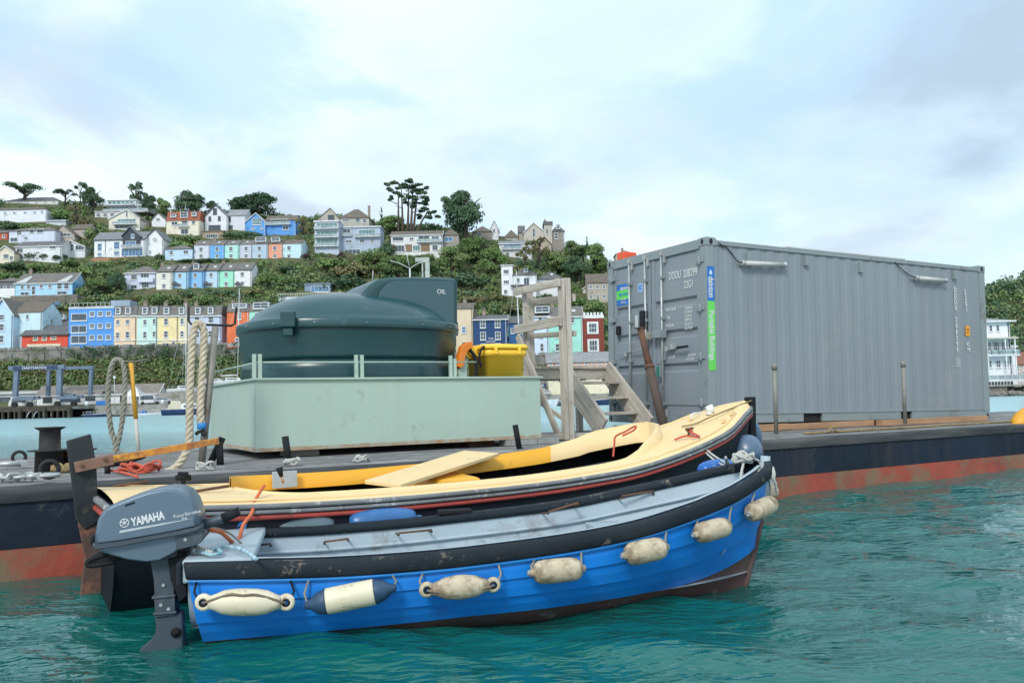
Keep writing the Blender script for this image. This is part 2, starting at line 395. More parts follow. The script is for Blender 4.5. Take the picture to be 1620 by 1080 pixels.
# road wall on top of the scrub bank
rw = thing('retaining_wall', 'long grey stone retaining wall below the colourful waterfront terrace, partly hidden by ivy', 'wall', (-60, 200, 13))
mb = MB(); x = -300
while x < 44:
    q = 1.9+14.45*TK(x); mb.box(x, x+3.98, 199.6, 200.5, 6, q); mb.box(x+1.6, x+2.2, 199.3, 199.62, 7, q-.75); x += 4
obj('wall', mb, M_wallgrey, rw, True)
mb = MB(); x = -300
while x < 44: q = 1.9+14.455*TK(x); mb.box(x, x+2.95, 199.45, 200.6, q, q+.265); mb.box(x+.3, x+2.65, 199.8, 200.3, q+.265, q+.745); x += 3
obj('parapet', mb, M_wallgrey, rw, True)
# quay
M_conc = pm('quay_concrete', (.34, .32, .29), (.22, .21, .19), .5, .9, 0, .3, 4, dirt=(.07, .08, .05), dscale=.5)
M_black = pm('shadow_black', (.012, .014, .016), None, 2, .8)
M_pile = pm('pile_timber', (.075, .06, .045), (.03, .028, .024), 1.5, .9, 0, .4, dirt=(.22, .13, .09), dscale=.6, damt=.3)
qs = MB(); qs.box(-420, 60, 176.5, 192, -.5, 2.35); struct(obj('quay', qs, M_conc)); tag(obj('pier_shade_panel', MB().box(-420, U(132, 650, 172).x, 176.3, 176.49, -.5, 2.2), M_black), 'black panel added behind the pier piles as the shade under the deck', 'wall')  # black panel behind the piles stands in for shade under the pier deck
xq0 = U(-60, 650, 172).x; xq1 = U(132, 650, 172).x
pq = thing('timber_pier', 'timber piled pier with dark gaps under the blue travel hoist', 'pier', (xq0+8, 171, 0))
mb = MB(); mb.box(xq0-40, xq1, 168, 176.4, 1.75, 2.3); obj('deck', mb, M_conc, pq, True)
mb = MB(); mb.box(xq0-40, xq1, 167.7, 168, 1.45, 2.42); obj('fender_beam', mb, M_pile, pq, True)
x = xq1-.4; k = 0
while x > xq0-30 and k < 40:
    mb = MB(); wv = .55 if k % 4 == 0 else .3; mb.box(x-wv/2, x+wv/2, 167.3+(.5 if k % 4 else 0), 168.4, -1.5, 2.0); obj('pile', mb, M_pile, pq, True); x -= 1.25; k += 1
# ================================================================ HOUSES
def paint(c, nm=None):
    n = nm or 'wall_%02d_%02d_%02d' % tuple(int(q*99) for q in c)
    return pm(n, c, tuple(q*.86 for q in c), .5, .85, 0, .08, 4, dirt=tuple(q*.55 for q in c), dscale=.35, damt=.3)
def roofm(c, nm=None):
    n = nm or 'roof_%02d_%02d_%02d' % tuple(int(q*99) for q in c)
    return pm(n, c, tuple(q*.65 for q in c), 1.2, .8, 0, .5, 6, stretch=(1, 1, 3), dirt=(.19, .17, .12), dscale=.5, damt=.3)
M_white = pm('white_frame', (.74, .76, .77), None, 1, .6)
M_pane = glass('window_pane', (.07, .10, .13), .1)
M_paneb = glass('blue_glass', (.10, .24, .42), .08)
M_teal = glass('teal_glass', (.13, .28, .28), .08)
M_darkf = pm('dark_frame', (.03, .035, .04), None, 1, .5)
SLATE = (.135, .14, .15); SLATE2 = (.175, .165, .155); BROWN = (.16, .135, .11); TILE = (.33, .10, .055)
WC = {}
def win_meshes(w, h, fm, pmn, bars):
    key = (round(w, 2), round(h, 2), fm.name, pmn.name, bars)
    if key not in WC:
        f = MB(); t = min(.13, w*.13)
        f.box(-w/2, w/2, -.10, .02, 0, t*1.2); f.box(-w/2, w/2, -.10, .02, h-t, h); f.box(-w/2, -w/2+t, -.10, .02, t*1.2, h-t); f.box(w/2-t, w/2, -.10, .02, t*1.2, h-t)
        nx, nz = bars
        for i in range(1, nx): q = -w/2+w*i/nx; f.box(q-t*.3, q+t*.3, -.07, .015, t*1.2, h-t)
        for i in range(1, nz): q = h*i/nz; f.box(-w/2+t, w/2-t, -.085, .01, q-t*.4, q+t*.4)
        f.box(-w/2-.08, w/2+.08, -.2, .0, -.12, -.002)
        p = MB(); p.box(-w/2+t*.8, w/2-t*.8, -.03, .012, t, h-t*.8)
        a = f.mesh('window'); a.materials.append(fm); b = p.mesh('pane'); b.materials.append(pmn); WC[key] = (a, b)
    return WC[key]
def window(root, x, y, z, w, h, rz=0, fm=None, pmn=None, bars=(1, 2)):
    a, b = win_meshes(w, h, fm or M_white, pmn or M_pane, bars)
    o = inst('window', a, root, Matrix.Translation((x, y, z)) @ Matrix.Rotation(rz, 4, 'Z'))
    inst('pane', b, o, Matrix.Identity(4)); return o
BOXES = []
class House: pass
def house(label, px0, px1, yb, ye, yr, wall, roof, kind='side', grid=(3, 2), dep=8, d=None, yaw=0, ws=(1.0, 1.35), side=1, chim=None, name='house', fm=None, bars=(1, 2), wins=None, trim=None, cat='house', group=None, over=.35, down=5, pmn=None, door=None, apex=None, sidewall=None, recess=0):
    """px0..px1: facade in photo pixels; yb, ye, yr: base, eaves, ridge rows. The facade stands where the base meets the hill."""
    xm = (px0+px1)/2
    if d is None: p = hit(xm, yb)
    else: p = U(xm, yb, d)
    dd = (p-CAM).dot(FW); k = dd/F
    W = (px1-px0)*k/math.cos(yaw); H = (yb-ye)*k; R = (ye-yr)*k
    H_ = House(); H_.W, H_.H, H_.R, H_.k, H_.dep, H_.px0, H_.yb, H_.d = W, H, R, k, dep, px0, yb, dd
    M = Matrix.Translation(p) @ Matrix.Rotation(yaw, 4, 'Z')
    root = thing(name, label, cat, M=M, group=group); H_.root = root
    BOXES.append((px0-2, px1+3, yr-2, yb+1, dd))
    wm_ = paint(wall) if isinstance(wall, tuple) else wall; rm = roofm(roof) if isinstance(roof, tuple) else roof
    x0, x1 = -W/2, W/2; o = over; b = MB(); r = MB(); t = .16
    ax = ((apex-px0)/(px1-px0)-.5)*W if apex is not None else 0
    if kind == 'side':
        b.box(x0, x1, 0, dep, -down, H)
        for xx, s in ((x0, 1), (x1, -1)):
            e = xx+s*.25; pts = [(xx, 0, H), (xx, dep, H), (xx, dep/2, H+R)]; q = [(e, 0, H), (e, dep, H), (e, dep/2, H+R)]
            n = len(b.v); b.v += [V(c) for c in pts+q]
            for f in ((0, 1, 2), (5, 4, 3), (0, 3, 4, 1), (1, 4, 5, 2), (2, 5, 3, 0)): b.face([n+i for i in f])
        sl = R/(dep/2)
        for s in (0, 1):
            ya, yb_ = (-o, dep/2) if s == 0 else (dep+o, dep/2); za, zb = H-o*sl, H+R
            r.hexa([(x0-o, ya, za), (x1+o, ya, za), (x1+o, yb_, zb), (x0-o, yb_, zb), (x0-o, ya, za+t), (x1+o, ya, za+t), (x1+o, yb_, zb+t), (x0-o, yb_, zb+t)])
    elif kind == 'front':
        b.box(x0, x1, 0, dep, -down, H)
        b.prism([(x0, H), (x1, H), (ax, H+R)], (0, 0, 0), (1, 0, 0), (0, 0, 1), (0, dep, 0))
        for s in (-1, 1):
            xe = x0 if s < 0 else x1; sl = R/abs(xe-ax); xo = xe+s*o; zo = H-o*sl
            r.hexa([(xo, -o, zo), (ax, -o, H+R), (ax, dep+o, H+R), (xo, dep+o, zo), (xo, -o, zo+t), (ax, -o, H+R+t), (ax, dep+o, H+R+t), (xo, dep+o, zo+t)])
    elif kind == 'hip':
        b.box(x0, x1, 0, dep, -down, H); ins = min(dep/2, W/2-.05) if apex is None else min(W/2-.05, dep/2)
        z = H-.1; c = [(x0-o, -o, z), (x1+o, -o, z), (x1+o, dep+o, z), (x0-o, dep+o, z)]; a1 = (x0+ins, dep/2, H+R); a2 = (x1-ins, dep/2, H+R)
        n = len(r.v); r.v += [V(q) for q in c]+[V(a1), V(a2)]
        for f in ((0, 1, 5, 4), (2, 3, 4, 5), (1, 2, 5), (3, 0, 4), (3, 2, 1, 0)): r.face([n+i for i in f])
        r.box(x0-o, x1+o, -o, dep+o, z-.12, z-.004)
    elif kind == 'flat':
        b.box(x0, x1, 0, dep, -down, H); r.box(x0-o, x1+o, -o, dep+o, H+.003, H+max(R, .25))
    elif kind == 'mansard':
        b.box(x0, x1, 0, dep, -down, H); i_ = R*.35
        r.hexa([(x0, -.25, H+.003), (x1, -.25, H+.003), (x1, dep, H+.003), (x0, dep, H+.003), (x0+.05, i_, H+R), (x1-.05, i_, H+R), (x1-.05, dep-i_, H+R), (x0+.05, dep-i_, H+R)])
    H_.b, H_.r, H_.wm, H_.rm = b, r, wm_, rm
    H_.wall = obj('wall', b, wm_, root)
    if H > 4.5 and kind != 'flat' and dd > 100:
        obj('downpipe', MB().box(x1-.32, x1-.22, -.13, -.02, -1, H-.15), M_darkf if sum(wall if isinstance(wall, tuple) else (1, 1, 1)) > 1.6 else M_white, root)
    if sidewall: obj('end_wall', MB().box(x1+.003, x1+.12, .02, dep-.02, -down, H-.01), sidewall if not isinstance(sidewall, tuple) else paint(sidewall), root)
    H_.roof = obj('roof', r, rm, root)
    if trim is not None:
        mb = MB(); tm = trim
        if kind == 'front':
            for s in (-1, 1):
                xe = x0 if s < 0 else x1; sl = R/abs(xe-ax); xo = xe+s*o; zo = H-o*sl
                mb.hexa([(xo, -o-.1, zo-.12), (ax, -o-.1, H+R-.12), (ax, -o-.005, H+R-.12), (xo, -o-.005, zo-.12), (xo, -o-.1, zo+t+.05), (ax, -o-.1, H+R+t+.05), (ax, -o-.005, H+R+t+.05), (xo, -o-.005, zo+t+.05)])
        else:
            zo = H-o*(R/(dep/2)) if kind == 'side' else (H-.22 if kind == 'hip' else H+.01)
            mb.box(x0-o, x1+o, -o-.1, -o-.005, zo-.1, zo+.14)
            if kind == 'side':
                sl = R/(dep/2)
                mb.hexa([(x1+o+.003, -o, zo-.1), (x1+o+.1, -o, zo-.1), (x1+o+.1, dep/2, H+R-.1), (x1+o+.003, dep/2, H+R-.1), (x1+o+.003, -o, zo+.2), (x1+o+.1, -o, zo+.2), (x1+o+.1, dep/2, H+R+.2), (x1+o+.003, dep/2, H+R+.2)])
        obj('fascia', mb, tm, root)
    if chim:
        for cxp, ch in (chim if isinstance(chim[0], tuple) else [chim]):
            x = (cxp-.5)*W; zt = H+R; c = MB(); c.box(x-.45, x+.45, dep/2-.35, dep/2+.35, H, zt+ch); c.box(x-.52, x+.52, dep/2-.42, dep/2+.42, zt+ch+.003, zt+ch+.15)
            for q in (-.2, .2): c.cyl((x+q, dep/2, zt+ch+.15), (x+q, dep/2, zt+ch+.6), .11, 6)
            obj('chimney', c, pm('chimney_render', (.34, .29, .24), (.2, .15, .12), 2, .9), root)
    if grid:
        nc, nr = grid; fh = H/nr
        for j in range(nr):
            for i in range(nc):
                if door is not None and j == 0 and i == door: continue
                window(root, x0+W*(i+.5)/nc, 0, j*fh+(fh-ws[1])*.55, ws[0], ws[1], 0, fm, pmn, bars)
    if door is not None and grid:
        x = x0+W*(door+.5)/grid[0]; obj('door', MB().box(x-.5, x+.5, -.06, .03, 0, 2.1), pm('door_dark', (.05, .06, .08), None, 1, .5), root)
    if wins:
        for q in wins:        # in photo pixels: x0,x1,ytop,ybottom [,pane, bars]
            a, bb, c, e = q[:4]; pn = q[4] if len(q) > 4 else pmn; br = q[5] if len(q) > 5 else ((2, 1) if (bb-a) > (e-c)*1.3 else (1, 2))
            wx = ((a+bb)/2-xm)*k/math.cos(yaw); window(root, wx, -.003, (yb-e)*k, (bb-a)*k, (e-c)*k, 0, fm, pn, br)
    if side and H > 4 and not recess:
        for j in range(int(H//2.8)):
            window(root, x1+(.123 if sidewall else 0), dep*.45, j*H/max(1, int(H//2.8))+.8, .9, 1.2, math.pi/2, fm, pmn, (1, 2))
    H_.xm = xm
    return H_
def hx(h, px): return (px-h.xm)*h.k
def hz(h, py): return (h.yb-py)*h.k
def balcony(h, a, b, y, proj_=1.2, rail=None, slab=None, rh=1.0):
    x0, x1, z = hx(h, a), hx(h, b), hz(h, y)
    o = obj('balcony', MB().box(x0, x1, -proj_, -.004, z-.22, z), slab or M_white, h.root)
    mb = MB()
    for q in (0, 1): mb.box(x0, x1, -proj_+.02, -proj_+.06, z+rh*.5*q+.45, z+rh*.5*q+.5)
    n = max(2, int((x1-x0)/1.2))
    for i in range(n+1): x = x0+(x1-x0-.06)*i/n; mb.box(x, x+.06, -proj_+.01, -proj_+.07, z+.003, z+rh)
    obj('railing', mb, rail or M_white, o)
    obj('railing_glass', MB().box(x0+.05, x1-.05, -proj_+.08, -proj_+.1, z+.08, z+rh-.1), glass('rail_glass', (.35, .45, .48), .15), o)
def dormer(h, px, y0, y1, wpx, frm=None, gable=False, yy=-.1):
    x, z, w, hh = hx(h, px), hz(h, y1), wpx*h.k, (y1-y0)*h.k
    o = obj('dormer', MB().box(x-w/2-.1, x+w/2+.1, yy, 1.6, z-.1, z+hh+.08), frm or M_white, h.root)
    if gable: obj('dormer_roof', MB().prism([(x-w/2-.35, z+hh+.083), (x+w/2+.35, z+hh+.083), (x, z+hh+w*.4)], (0, yy-.15, 0), (1, 0, 0), (0, 0, 1), (0, 1.9, 0)), h.rm, o)
    else: obj('dormer_roof', MB().box(x-w/2-.2, x+w/2+.2, yy-.1, 1.7, z+hh+.083, z+hh+.2), roofm(SLATE), o)
    a, b = win_meshes(w, hh, M_white, M_pane, (2 if w > 1.6 else 1, 2)); i = inst('window', a, o, Matrix.Translation((x, yy-.005, z))); inst('pane', b, i, Matrix.Identity(4))
def skylight(h, px, fr=.5):
    x = hx(h, px); y = h.dep/2*fr; z = h.H+h.R*fr+.2; sl = h.R/(h.dep/2)
    obj('skylight', MB().hexa([(x-.45, y-.4, z-.4*sl), (x+.45, y-.4, z-.4*sl), (x+.45, y+.4, z+.4*sl), (x-.45, y+.4, z+.4*sl), (x-.45, y-.4, z-.4*sl+.08), (x+.45, y-.4, z-.4*sl+.08), (x+.45, y+.4, z+.4*sl+.08), (x-.45, y+.4, z+.4*sl+.08)]), pm('skylight_pale', (.6, .65, .7), None, 1, .2), h.root)
W_ = (.78, .79, .80); CREAM = (.72, .66, .52); LB = (.42, .62, .80); PB = (.55, .70, .80); LIL = (.58, .62, .74); MINT = (.38, .74, .62); BL = (.10, .32, .72); PEACH = (.78, .58, .38); YEL = (.82, .68, .36); ORG = (.72, .17, .06); RED = (.66, .09, .05)
# --- waterfront road terrace (row 1)
h = house('pale blue gabled house at the far left of the waterfront road, white bargeboards', -14, 20, 558, 497, 472, (.50, .68, .82), SLATE2, 'front', None, 9, trim=M_white, wins=[(-4, 6, 497, 506), (-4, 6, 512, 523), (-4, 6, 530, 542)], side=0)
h = house('pale cyan side wing with brown roof, left of the red waterfront house', 20.5, 66, 558, 494, 475, (.58, .74, .80), BROWN, 'side', None, 9, wins=[(40, 45, 497, 505)], over=.1, d=h.d+2)
h = house('grey slate house with two white gabled dormers behind the red waterfront house', 66, 107, 530, 513, 500, (.5, .5, .5), SLATE, 'side', None, 7, d=232, side=0); dormer(h, 79, 497, 504, 7, None, True, .4); dormer(h, 96, 497, 504, 7, None, True, .4)
h = house('small red orange waterfront house with a cream framed shopfront', 34, 107, 558, 529, 513, RED, SLATE, 'side', None, 8, wins=[(52, 60, 531, 538), (66, 74, 531, 538), (80, 89, 530, 537), (45, 94, 548, 557, M_pane, (7, 1))], fm=pm('cream_frame', (.72, .66, .5), None), name='shop_house', trim=M_darkf)
obj('shop_fascia', MB().box(hx(h, 43), hx(h, 96), -.22, -.01, hz(h, 547.5), hz(h, 544)), pm('cream_frame', CREAM), h.root)
h = house('bright blue flat roofed four storey block between the red house and the peach house', 108, 180, 556, 487, 484, (.10, .32, .74), (.45, .5, .55), 'flat', None, 9, name='apartment_block', wins=[(112, 137, 495, 507, M_pane, (1, 1)), (112, 137, 514, 526), (112, 137, 530, 543)]+[(x, x+8.5, y, y+8) for x in (141, 154, 167) for y in (492.5, 511.5, 530)]+[(120, 165, 550, 556, M_pane, (5, 1)), (170, 176, 548, 556)], side=1, cat='apartment block', over=.05, trim=M_white)
mb = MB()
for i in range(11): x = -h.W/2+.2+(h.W-.4)*i/10; mb.box(x-.03, x+.03, .1, .16, h.H+.46, h.H+1.3)
mb.box(-h.W/2, h.W/2, .1, .15, h.H+1.3, h.H+1.36); obj('railing', mb, M_white, h.root)
obj('roof_shed', MB().box(hx(h, 165), hx(h, 196), 3, 7, h.H+.5, h.H+2.2), pm('shed_blue', (.3, .38, .48), None), h.root)
def mans(label, a, b, col, wins, dorm, side=0, **k):
    h = house(label, a, b, 556, 500, 482.5, col, SLATE2, 'mansard', None, 9, wins=wins, side=side, trim=M_white, over=.25, chim=((.02, 1.2),), **k)
    for q in dorm: dormer(h, q, 486, 496, 7.5)
    balc = obj('string_course', MB().box(-h.W/2+.02, h.W/2-.02, -.2, -.01, hz(h, 539), hz(h, 537.6)), M_white, h.root); return h
mans('peach mansard townhouse immediately right of the bright blue block', 180, 216, (.80, .60, .42), [(183, 189, 505, 513), (198, 205, 505, 513), (183, 189, 525, 535), (198, 205, 524, 535), (183, 189, 544, 556), (194, 210, 544, 556, M_pane, (3, 1))], (186, 202))
mans('pale mint mansard townhouse between the peach and the yellow ones', 216.3, 249, (.58, .76, .68), [(226, 232, 505, 514), (241, 246, 504, 513), (226, 232, 524, 535), (241, 246, 524, 533), (222, 236, 545, 553), (241, 246, 542, 556)], (229, 244))
mans('yellow mansard townhouse with a single wide dormer, right of the mint one', 249.3, 282, (.84, .69, .38), [(259, 266, 503, 514), (259, 266, 523, 534), (256, 268, 542, 548), (272, 277, 540, 556)], (263,))
mans('narrow pale yellow mansard townhouse seen behind the yacht mast', 282.3, 298, (.84, .74, .48), [(285, 291, 503, 513), (285, 291, 523, 533), (285, 291, 545, 556)], (287,))
h = mans('lavender blue mansard townhouse behind the thick hanging rope', 298.3, 350, (.55, .60, .76), [(307, 316, 500, 511), (329, 338, 500, 511), (307, 316, 523, 534), (329, 338, 523, 534), (304, 314, 545, 556)], (313, 333), side=1)
h = house('orange red townhouse with bowed balcony between the lavender house and the green fuel tank', 359, 394, 557, 493, 479, ORG, SLATE2, 'mansard', None, 9, wins=[(376, 382, 494, 505), (376, 382, 514, 524), (372, 382, 534, 544)], over=.2, chim=((.0, 1),), side=0); dormer(h, 379, 480, 487, 22)
balcony(h, 362, 392, 549, 1.2, paint(ORG), paint(ORG))
h = house('mint green townhouse with a wide white dormer just above the tank dome', 394.3, 428, 557, 492, 479, MINT, SLATE2, 'mansard', None, 9, wins=[(403, 409, 494, 503), (416, 421, 494, 503), (403, 409, 514, 524), (416, 421, 514, 524)], over=.2, side=1); dormer(h, 413, 478, 488, 24)
for a, b, c, nm in ((430, 470, (.75, .7, .6), 'cream'), (470.3, 512, (.5, .62, .75), 'soft blue'), (512.3, 560, (.75, .5, .4), 'terracotta'), (560.3, 600, (.7, .72, .74), 'white'), (600.3, 660, (.45, .66, .6), 'sage')):
    house('%s townhouse hidden behind the green fuel tank' % nm, a, b, 557, 500, 486, c, SLATE2, 'side', (3, 3), 9, chim=((.05, 1),), side=0)
h = house('cream house with brown gable roof directly right of the tank cabinet', 722, 749, 560, 487, 476, (.70, .58, .42), BROWN, 'side', None, 9, d=206, wins=[(731, 738, 516, 527, M_paneb), (731, 738, 540, 550)], side=0, chim=((.5, .8),))
h = house('deep navy blue house with white sash windows above the yellow bin', 750, 803, 568, 505, 496, (.022, .065, .17), SLATE, 'side', None, 9, wins=[(a, a+9, y, y+13, M_pane, (2, 2)) for a in (760.5, 784) for y in (505.5, 524.5, 543)], trim=M_white, chim=((.3, 1.4), (.04, 1)), sidewall=(.035, .10, .26), d=205)
letter('THE\nHOUSE', .75, M_white, h.root, (hx(h, 777), -.02, hz(h, 538)), (1, 0, 0), (0, 0, 1))
h = house('dark blue wing behind the navy house with teal gable', 806, 830, 566, 510, 498, (.03, .11, .27), SLATE, 'side', (2, 2), 8, side=0, d=206)
h = house('stone fronted low building with brown stone arcade beside the yacht masts', 806, 836, 575, 559, 555, (.30, .20, .15), SLATE, 'flat', (3, 1), 6, d=197, side=0)
h = house('pale blue narrow townhouse seen between the timber posts', 838, 869, 575, 500, 488, (.60, .72, .88), SLATE2, 'side', None, 9, wins=[(853, 860, 501, 512), (853, 860, 528, 534), (855, 861, 543, 556)], d=205, side=0, trim=M_white); dormer(h, 860, 484, 494, 22, None)
h = house('mint green townhouse behind the tall timber post with white corner trim', 869.3, 923, 575, 500, 482, (.36, .72, .62), SLATE2, 'side', None, 9, wins=[(879, 885, 501, 511), (879, 885, 529, 534), (879, 887, 543, 555), (905, 911, 501, 511)], d=205, chim=((.15, 1.2),), trim=M_white, side=0); skylight(h, 911)
obj('corner_trim', MB().box(h.W/2-.35, h.W/2, -.08, -.003, 0, h.H), M_white, h.root)
BRK = pm('red_brick', (.24, .055, .04), (.17, .04, .03), 2.5, .9, 0, .3)
h = house('red brick house with white castle battlements beside the grey container', 924, 957, 575, 503, 498, BRK, M_white, 'flat', None, 9, wins=[(933, 946, 511, 526, M_pane, (3, 2)), (933, 946, 538, 555, M_pane, (3, 2))], name='brick_tower_house', d=205, side=0, over=.1)
mb = MB()
for i in range(6): x = -h.W/2+h.W*(i+.2)/6; mb.box(x, x+h.W/10, -.05, .4, h.H+h.R+.003, h.H+h.R+.7)
obj('battlements', mb, M_white, h.root)
mb = MB()
for a, b, c, e in ((930.5, 948.5, 508.5, 511), (930.5, 933, 511, 526), (946, 948.5, 511, 526), (930.5, 948.5, 526, 528), (930.5, 948.5, 536, 538), (930.5, 933, 538, 555), (946, 948.5, 538, 555), (930.5, 948.5, 555, 557)): mb.box(hx(h, a), hx(h, b), -.12, -.004, hz(h, e), hz(h, c))
obj('window_surround', mb, M_white, h.root)
h = house('long grey roofed station shed with pink walls behind the timber platform', 866, 966, 578, 572, 557, (.75, .5, .42), (.30, .32, .33), 'side', (9, 1), 7, ws=(.8, .6), d=196, side=0, name='station_shed', cat='shed', down=2)
h = house('cream walled waterside building seen under the timber platform', 868, 966, 604, 588, 581, (.80, .76, .58), SLATE2, 'side', (7, 1), 7, ws=(1, 1.1), d=186, side=0, down=4)
# --- middle rows
h = house('grey slate house with dark upper storey at the far left edge below the bushes', -8, 24, 470, 444, 436, (.16, .17, .19), SLATE2, 'hip', (3, 1), 8, side=0)
obj('lower_storey', MB().box(-h.W/2-.1, h.W/2+.1, -.4, -.01, -3, 2.6), paint(W_), h.root)
h = house('large light blue house with white bay panels on the slate roof, above a stone arcade', 24, 114, 470, 447, 429, (.40, .66, .86), SLATE2, 'side', None, 9, wins=[(32, 38, 450, 457), (42, 48, 450, 457), (62, 68, 450, 456), (76, 82, 450, 456), (90, 98, 448, 458), (101, 109, 448, 458), (50, 56, 452, 466), (32, 46, 461, 467), (90, 106, 461, 467)], chim=((.12, 1.2),), trim=M_white, sidewall=(.16, .42, .78))
for a in (34, 99): obj('bay_roof', MB().hexa([(hx(h, a-7), -.6, h.H-.1), (hx(h, a+9), -.6, h.H-.1), (hx(h, a+9), 2.6, h.H+2.1), (hx(h, a+5), 3.0, h.H+2.4), (hx(h, a-7), -.6, h.H+.2), (hx(h, a+9), -.6, h.H+.2), (hx(h, a+9), 2.6, h.H+2.4), (hx(h, a+5), 3.0, h.H+2.7)]), pm('lead_pale', (.5, .52, .53), None), h.root)
aw = thing('arcade_wall', 'brown rubble retaining wall with two arched openings below the large light blue house', 'wall', hit(60, 488, 200)); hh = hit(60, 488, 200)
kk = (hh-CAM).dot(FW)/F; mb = MB(); mb.box(hh.x-44*kk, hh.x+62*kk, hh.y, hh.y+3, hh.z-3, hh.z+21*kk); obj('wall', mb, M_stone, aw, True)
for a in (67, 91):
    xx = hh.x+(a-60)*kk; mb = MB(); mb.prism([(xx-5*kk, -2)]+[(xx-5*kk*math.cos(q*math.pi/8), 6*kk+5*kk*math.sin(q*math.pi/8)) for q in range(9)]+[(xx+5*kk, -2)], (0, hh.y-.05, hh.z), (1, 0, 0), (0, 0, 1), (0, .04, 0)); obj('arch_window', mb, M_paneb, aw, True)
# terrace B (lower mid): seven cottages
h = house('lilac bay fronted house at the left end of the lower cottage terrace', 197, 247, 458, 431, 418, (.60, .64, .80), SLATE2, 'hip', None, 8, wins=[(207, 217, 434, 442), (222, 236, 432, 440, M_pane, (3, 1)), (207, 217, 450, 457), (224, 236, 446, 456, M_pane, (3, 1))], trim=M_white, side=0)
obj('bay', MB().box(hx(h, 220), hx(h, 244), -.9, -.01, hz(h, 447), hz(h, 441)), paint((.62, .66, .82)), h.root)
tb = [(247.3, 272, (.76, .75, .68), 'cream white'), (272.3, 296.5, (.42, .66, .86), 'sky blue'), (296.8, 321.5, (.26, .52, .84), 'strong blue'), (321.8, 345.5, (.50, .70, .84), 'pale ice blue'), (345.8, 371, (.36, .78, .60), 'mint green'), (371.3, 398, (.80, .81, .84), 'white end')]
for i, (a, b, c, nm) in enumerate(tb):
    h = house('%s cottage in the lower terrace, %s' % (nm, ['beside the lilac bay fronted house', 'with small pitched porch', 'with white gabled dormer', 'left of the mint one', 'left of the white end cottage', 'with lean-to porch and long gable wall'][i]), a, b, 458-i*.9, 430-i*.6, 416-i*.7, c, SLATE2, 'side', None, 8.5, wins=[(a+9, a+15, 433-i*.6, 440-i*.6), (a+9, a+15, 449-i*.8, 456-i*.8)], over=.08, side=(i == 5), chim=((.02, .7),) if i % 2 == 0 else None, group='cottages in the lower terrace', trim=M_darkf)
    if i == 2: dormer(h, 308, 416, 424, 8, None, True, 1)
    else: skylight(h, (a+b)/2+3)
    if i in (1, 3, 5): o = obj('porch', MB().prism([(hx(h, a+1), hz(h, 450)), (hx(h, a+11), hz(h, 450)), (hx(h, a+6), hz(h, 445))], (0, -1.2, 0), (1, 0, 0), (0, 0, 1), (0, 1.19, 0)), roofm(SLATE), h.root)
# terrace A (upper mid)
h = house('pale blue hip roofed house at the left end of the upper cottage terrace', 261, 304, 412, 393, 384, (.52, .68, .86), SLATE2, 'hip', None, 8, wins=[(268, 274, 396, 403), (290, 298, 396, 402), (270, 275, 408, 412)])
ta = [(307, 332, (.64, .67, .76), 'grey white'), (332.3, 354, (.16, .42, .80), 'vivid blue'), (354.3, 378, (.45, .78, .70), 'aqua mint'), (378.3, 399, (.56, .60, .70), 'grey lilac'), (399.3, 423.5, (.46, .58, .70), 'slate blue'), (423.8, 446, (.78, .36, .24), 'coral orange'), (446.3, 478, (.56, .76, .84), 'pale cyan end')]
for i, (a, b, c, nm) in enumerate(ta):
    h = house('%s cottage in the upper terrace, %s' % (nm, ['second from the left', 'left of the aqua mint one', 'with garden shrub by the door', 'with bay window above a dark canopy', 'with broad white dormer', 'with white gabled dormer', 'with gable wall behind dark shrub'][i]), a, b, 410-i*.3, 388-i*.4, 377-i*.2, c, SLATE2 if i < 5 else BROWN, 'side', None, 8.5, wins=[(a+8, a+14, 391-i*.4, 398-i*.4), (a+8, a+14, 402, 408)], over=.08, side=(i == 6), chim=((.03, .8),) if i in (1, 4) else None, group='cottages in the upper terrace')
    if i in (4, 5): dormer(h, (a+b)/2, 374, 381, 16 if i == 4 else 13, None, i == 5, .8)
    elif i < 4: skylight(h, (a+b)/2)
# garden room and terrace right of lower row
h = house('small blue glazed garden room on a white terrace above the tank dome', 482, 523, 463, 451, 447.5, (.24, .34, .46), (.2, .25, .32), 'flat', None, 5, wins=[(492, 521, 452, 462, M_paneb, (5, 1))], name='garden_room', cat='garden room', side=0, over=.2)
g = hit(490, 478); kk = (g-CAM).dot(FW)/F; gt = thing('garden_terrace', 'white walled garden terrace with railing beneath the blue garden room', 'terrace', g)
obj('wall', MB().box(g.x-50*kk, g.x+55*kk, g.y, g.y+3, g.z-3, g.z+9*kk), paint((.66, .70, .78)), gt, True); mb = MB()
for i in range(28): x = g.x-50*kk+105*kk*i/27; mb.box(x-.04, x+.04, g.y+.1, g.y+.18, g.z+9*kk, g.z+14*kk)
mb.box(g.x-50*kk, g.x+55*kk, g.y+.1, g.y+.18, g.z+14*kk+.002, g.z+14*kk+.12); obj('railing', mb, M_white, gt, True)
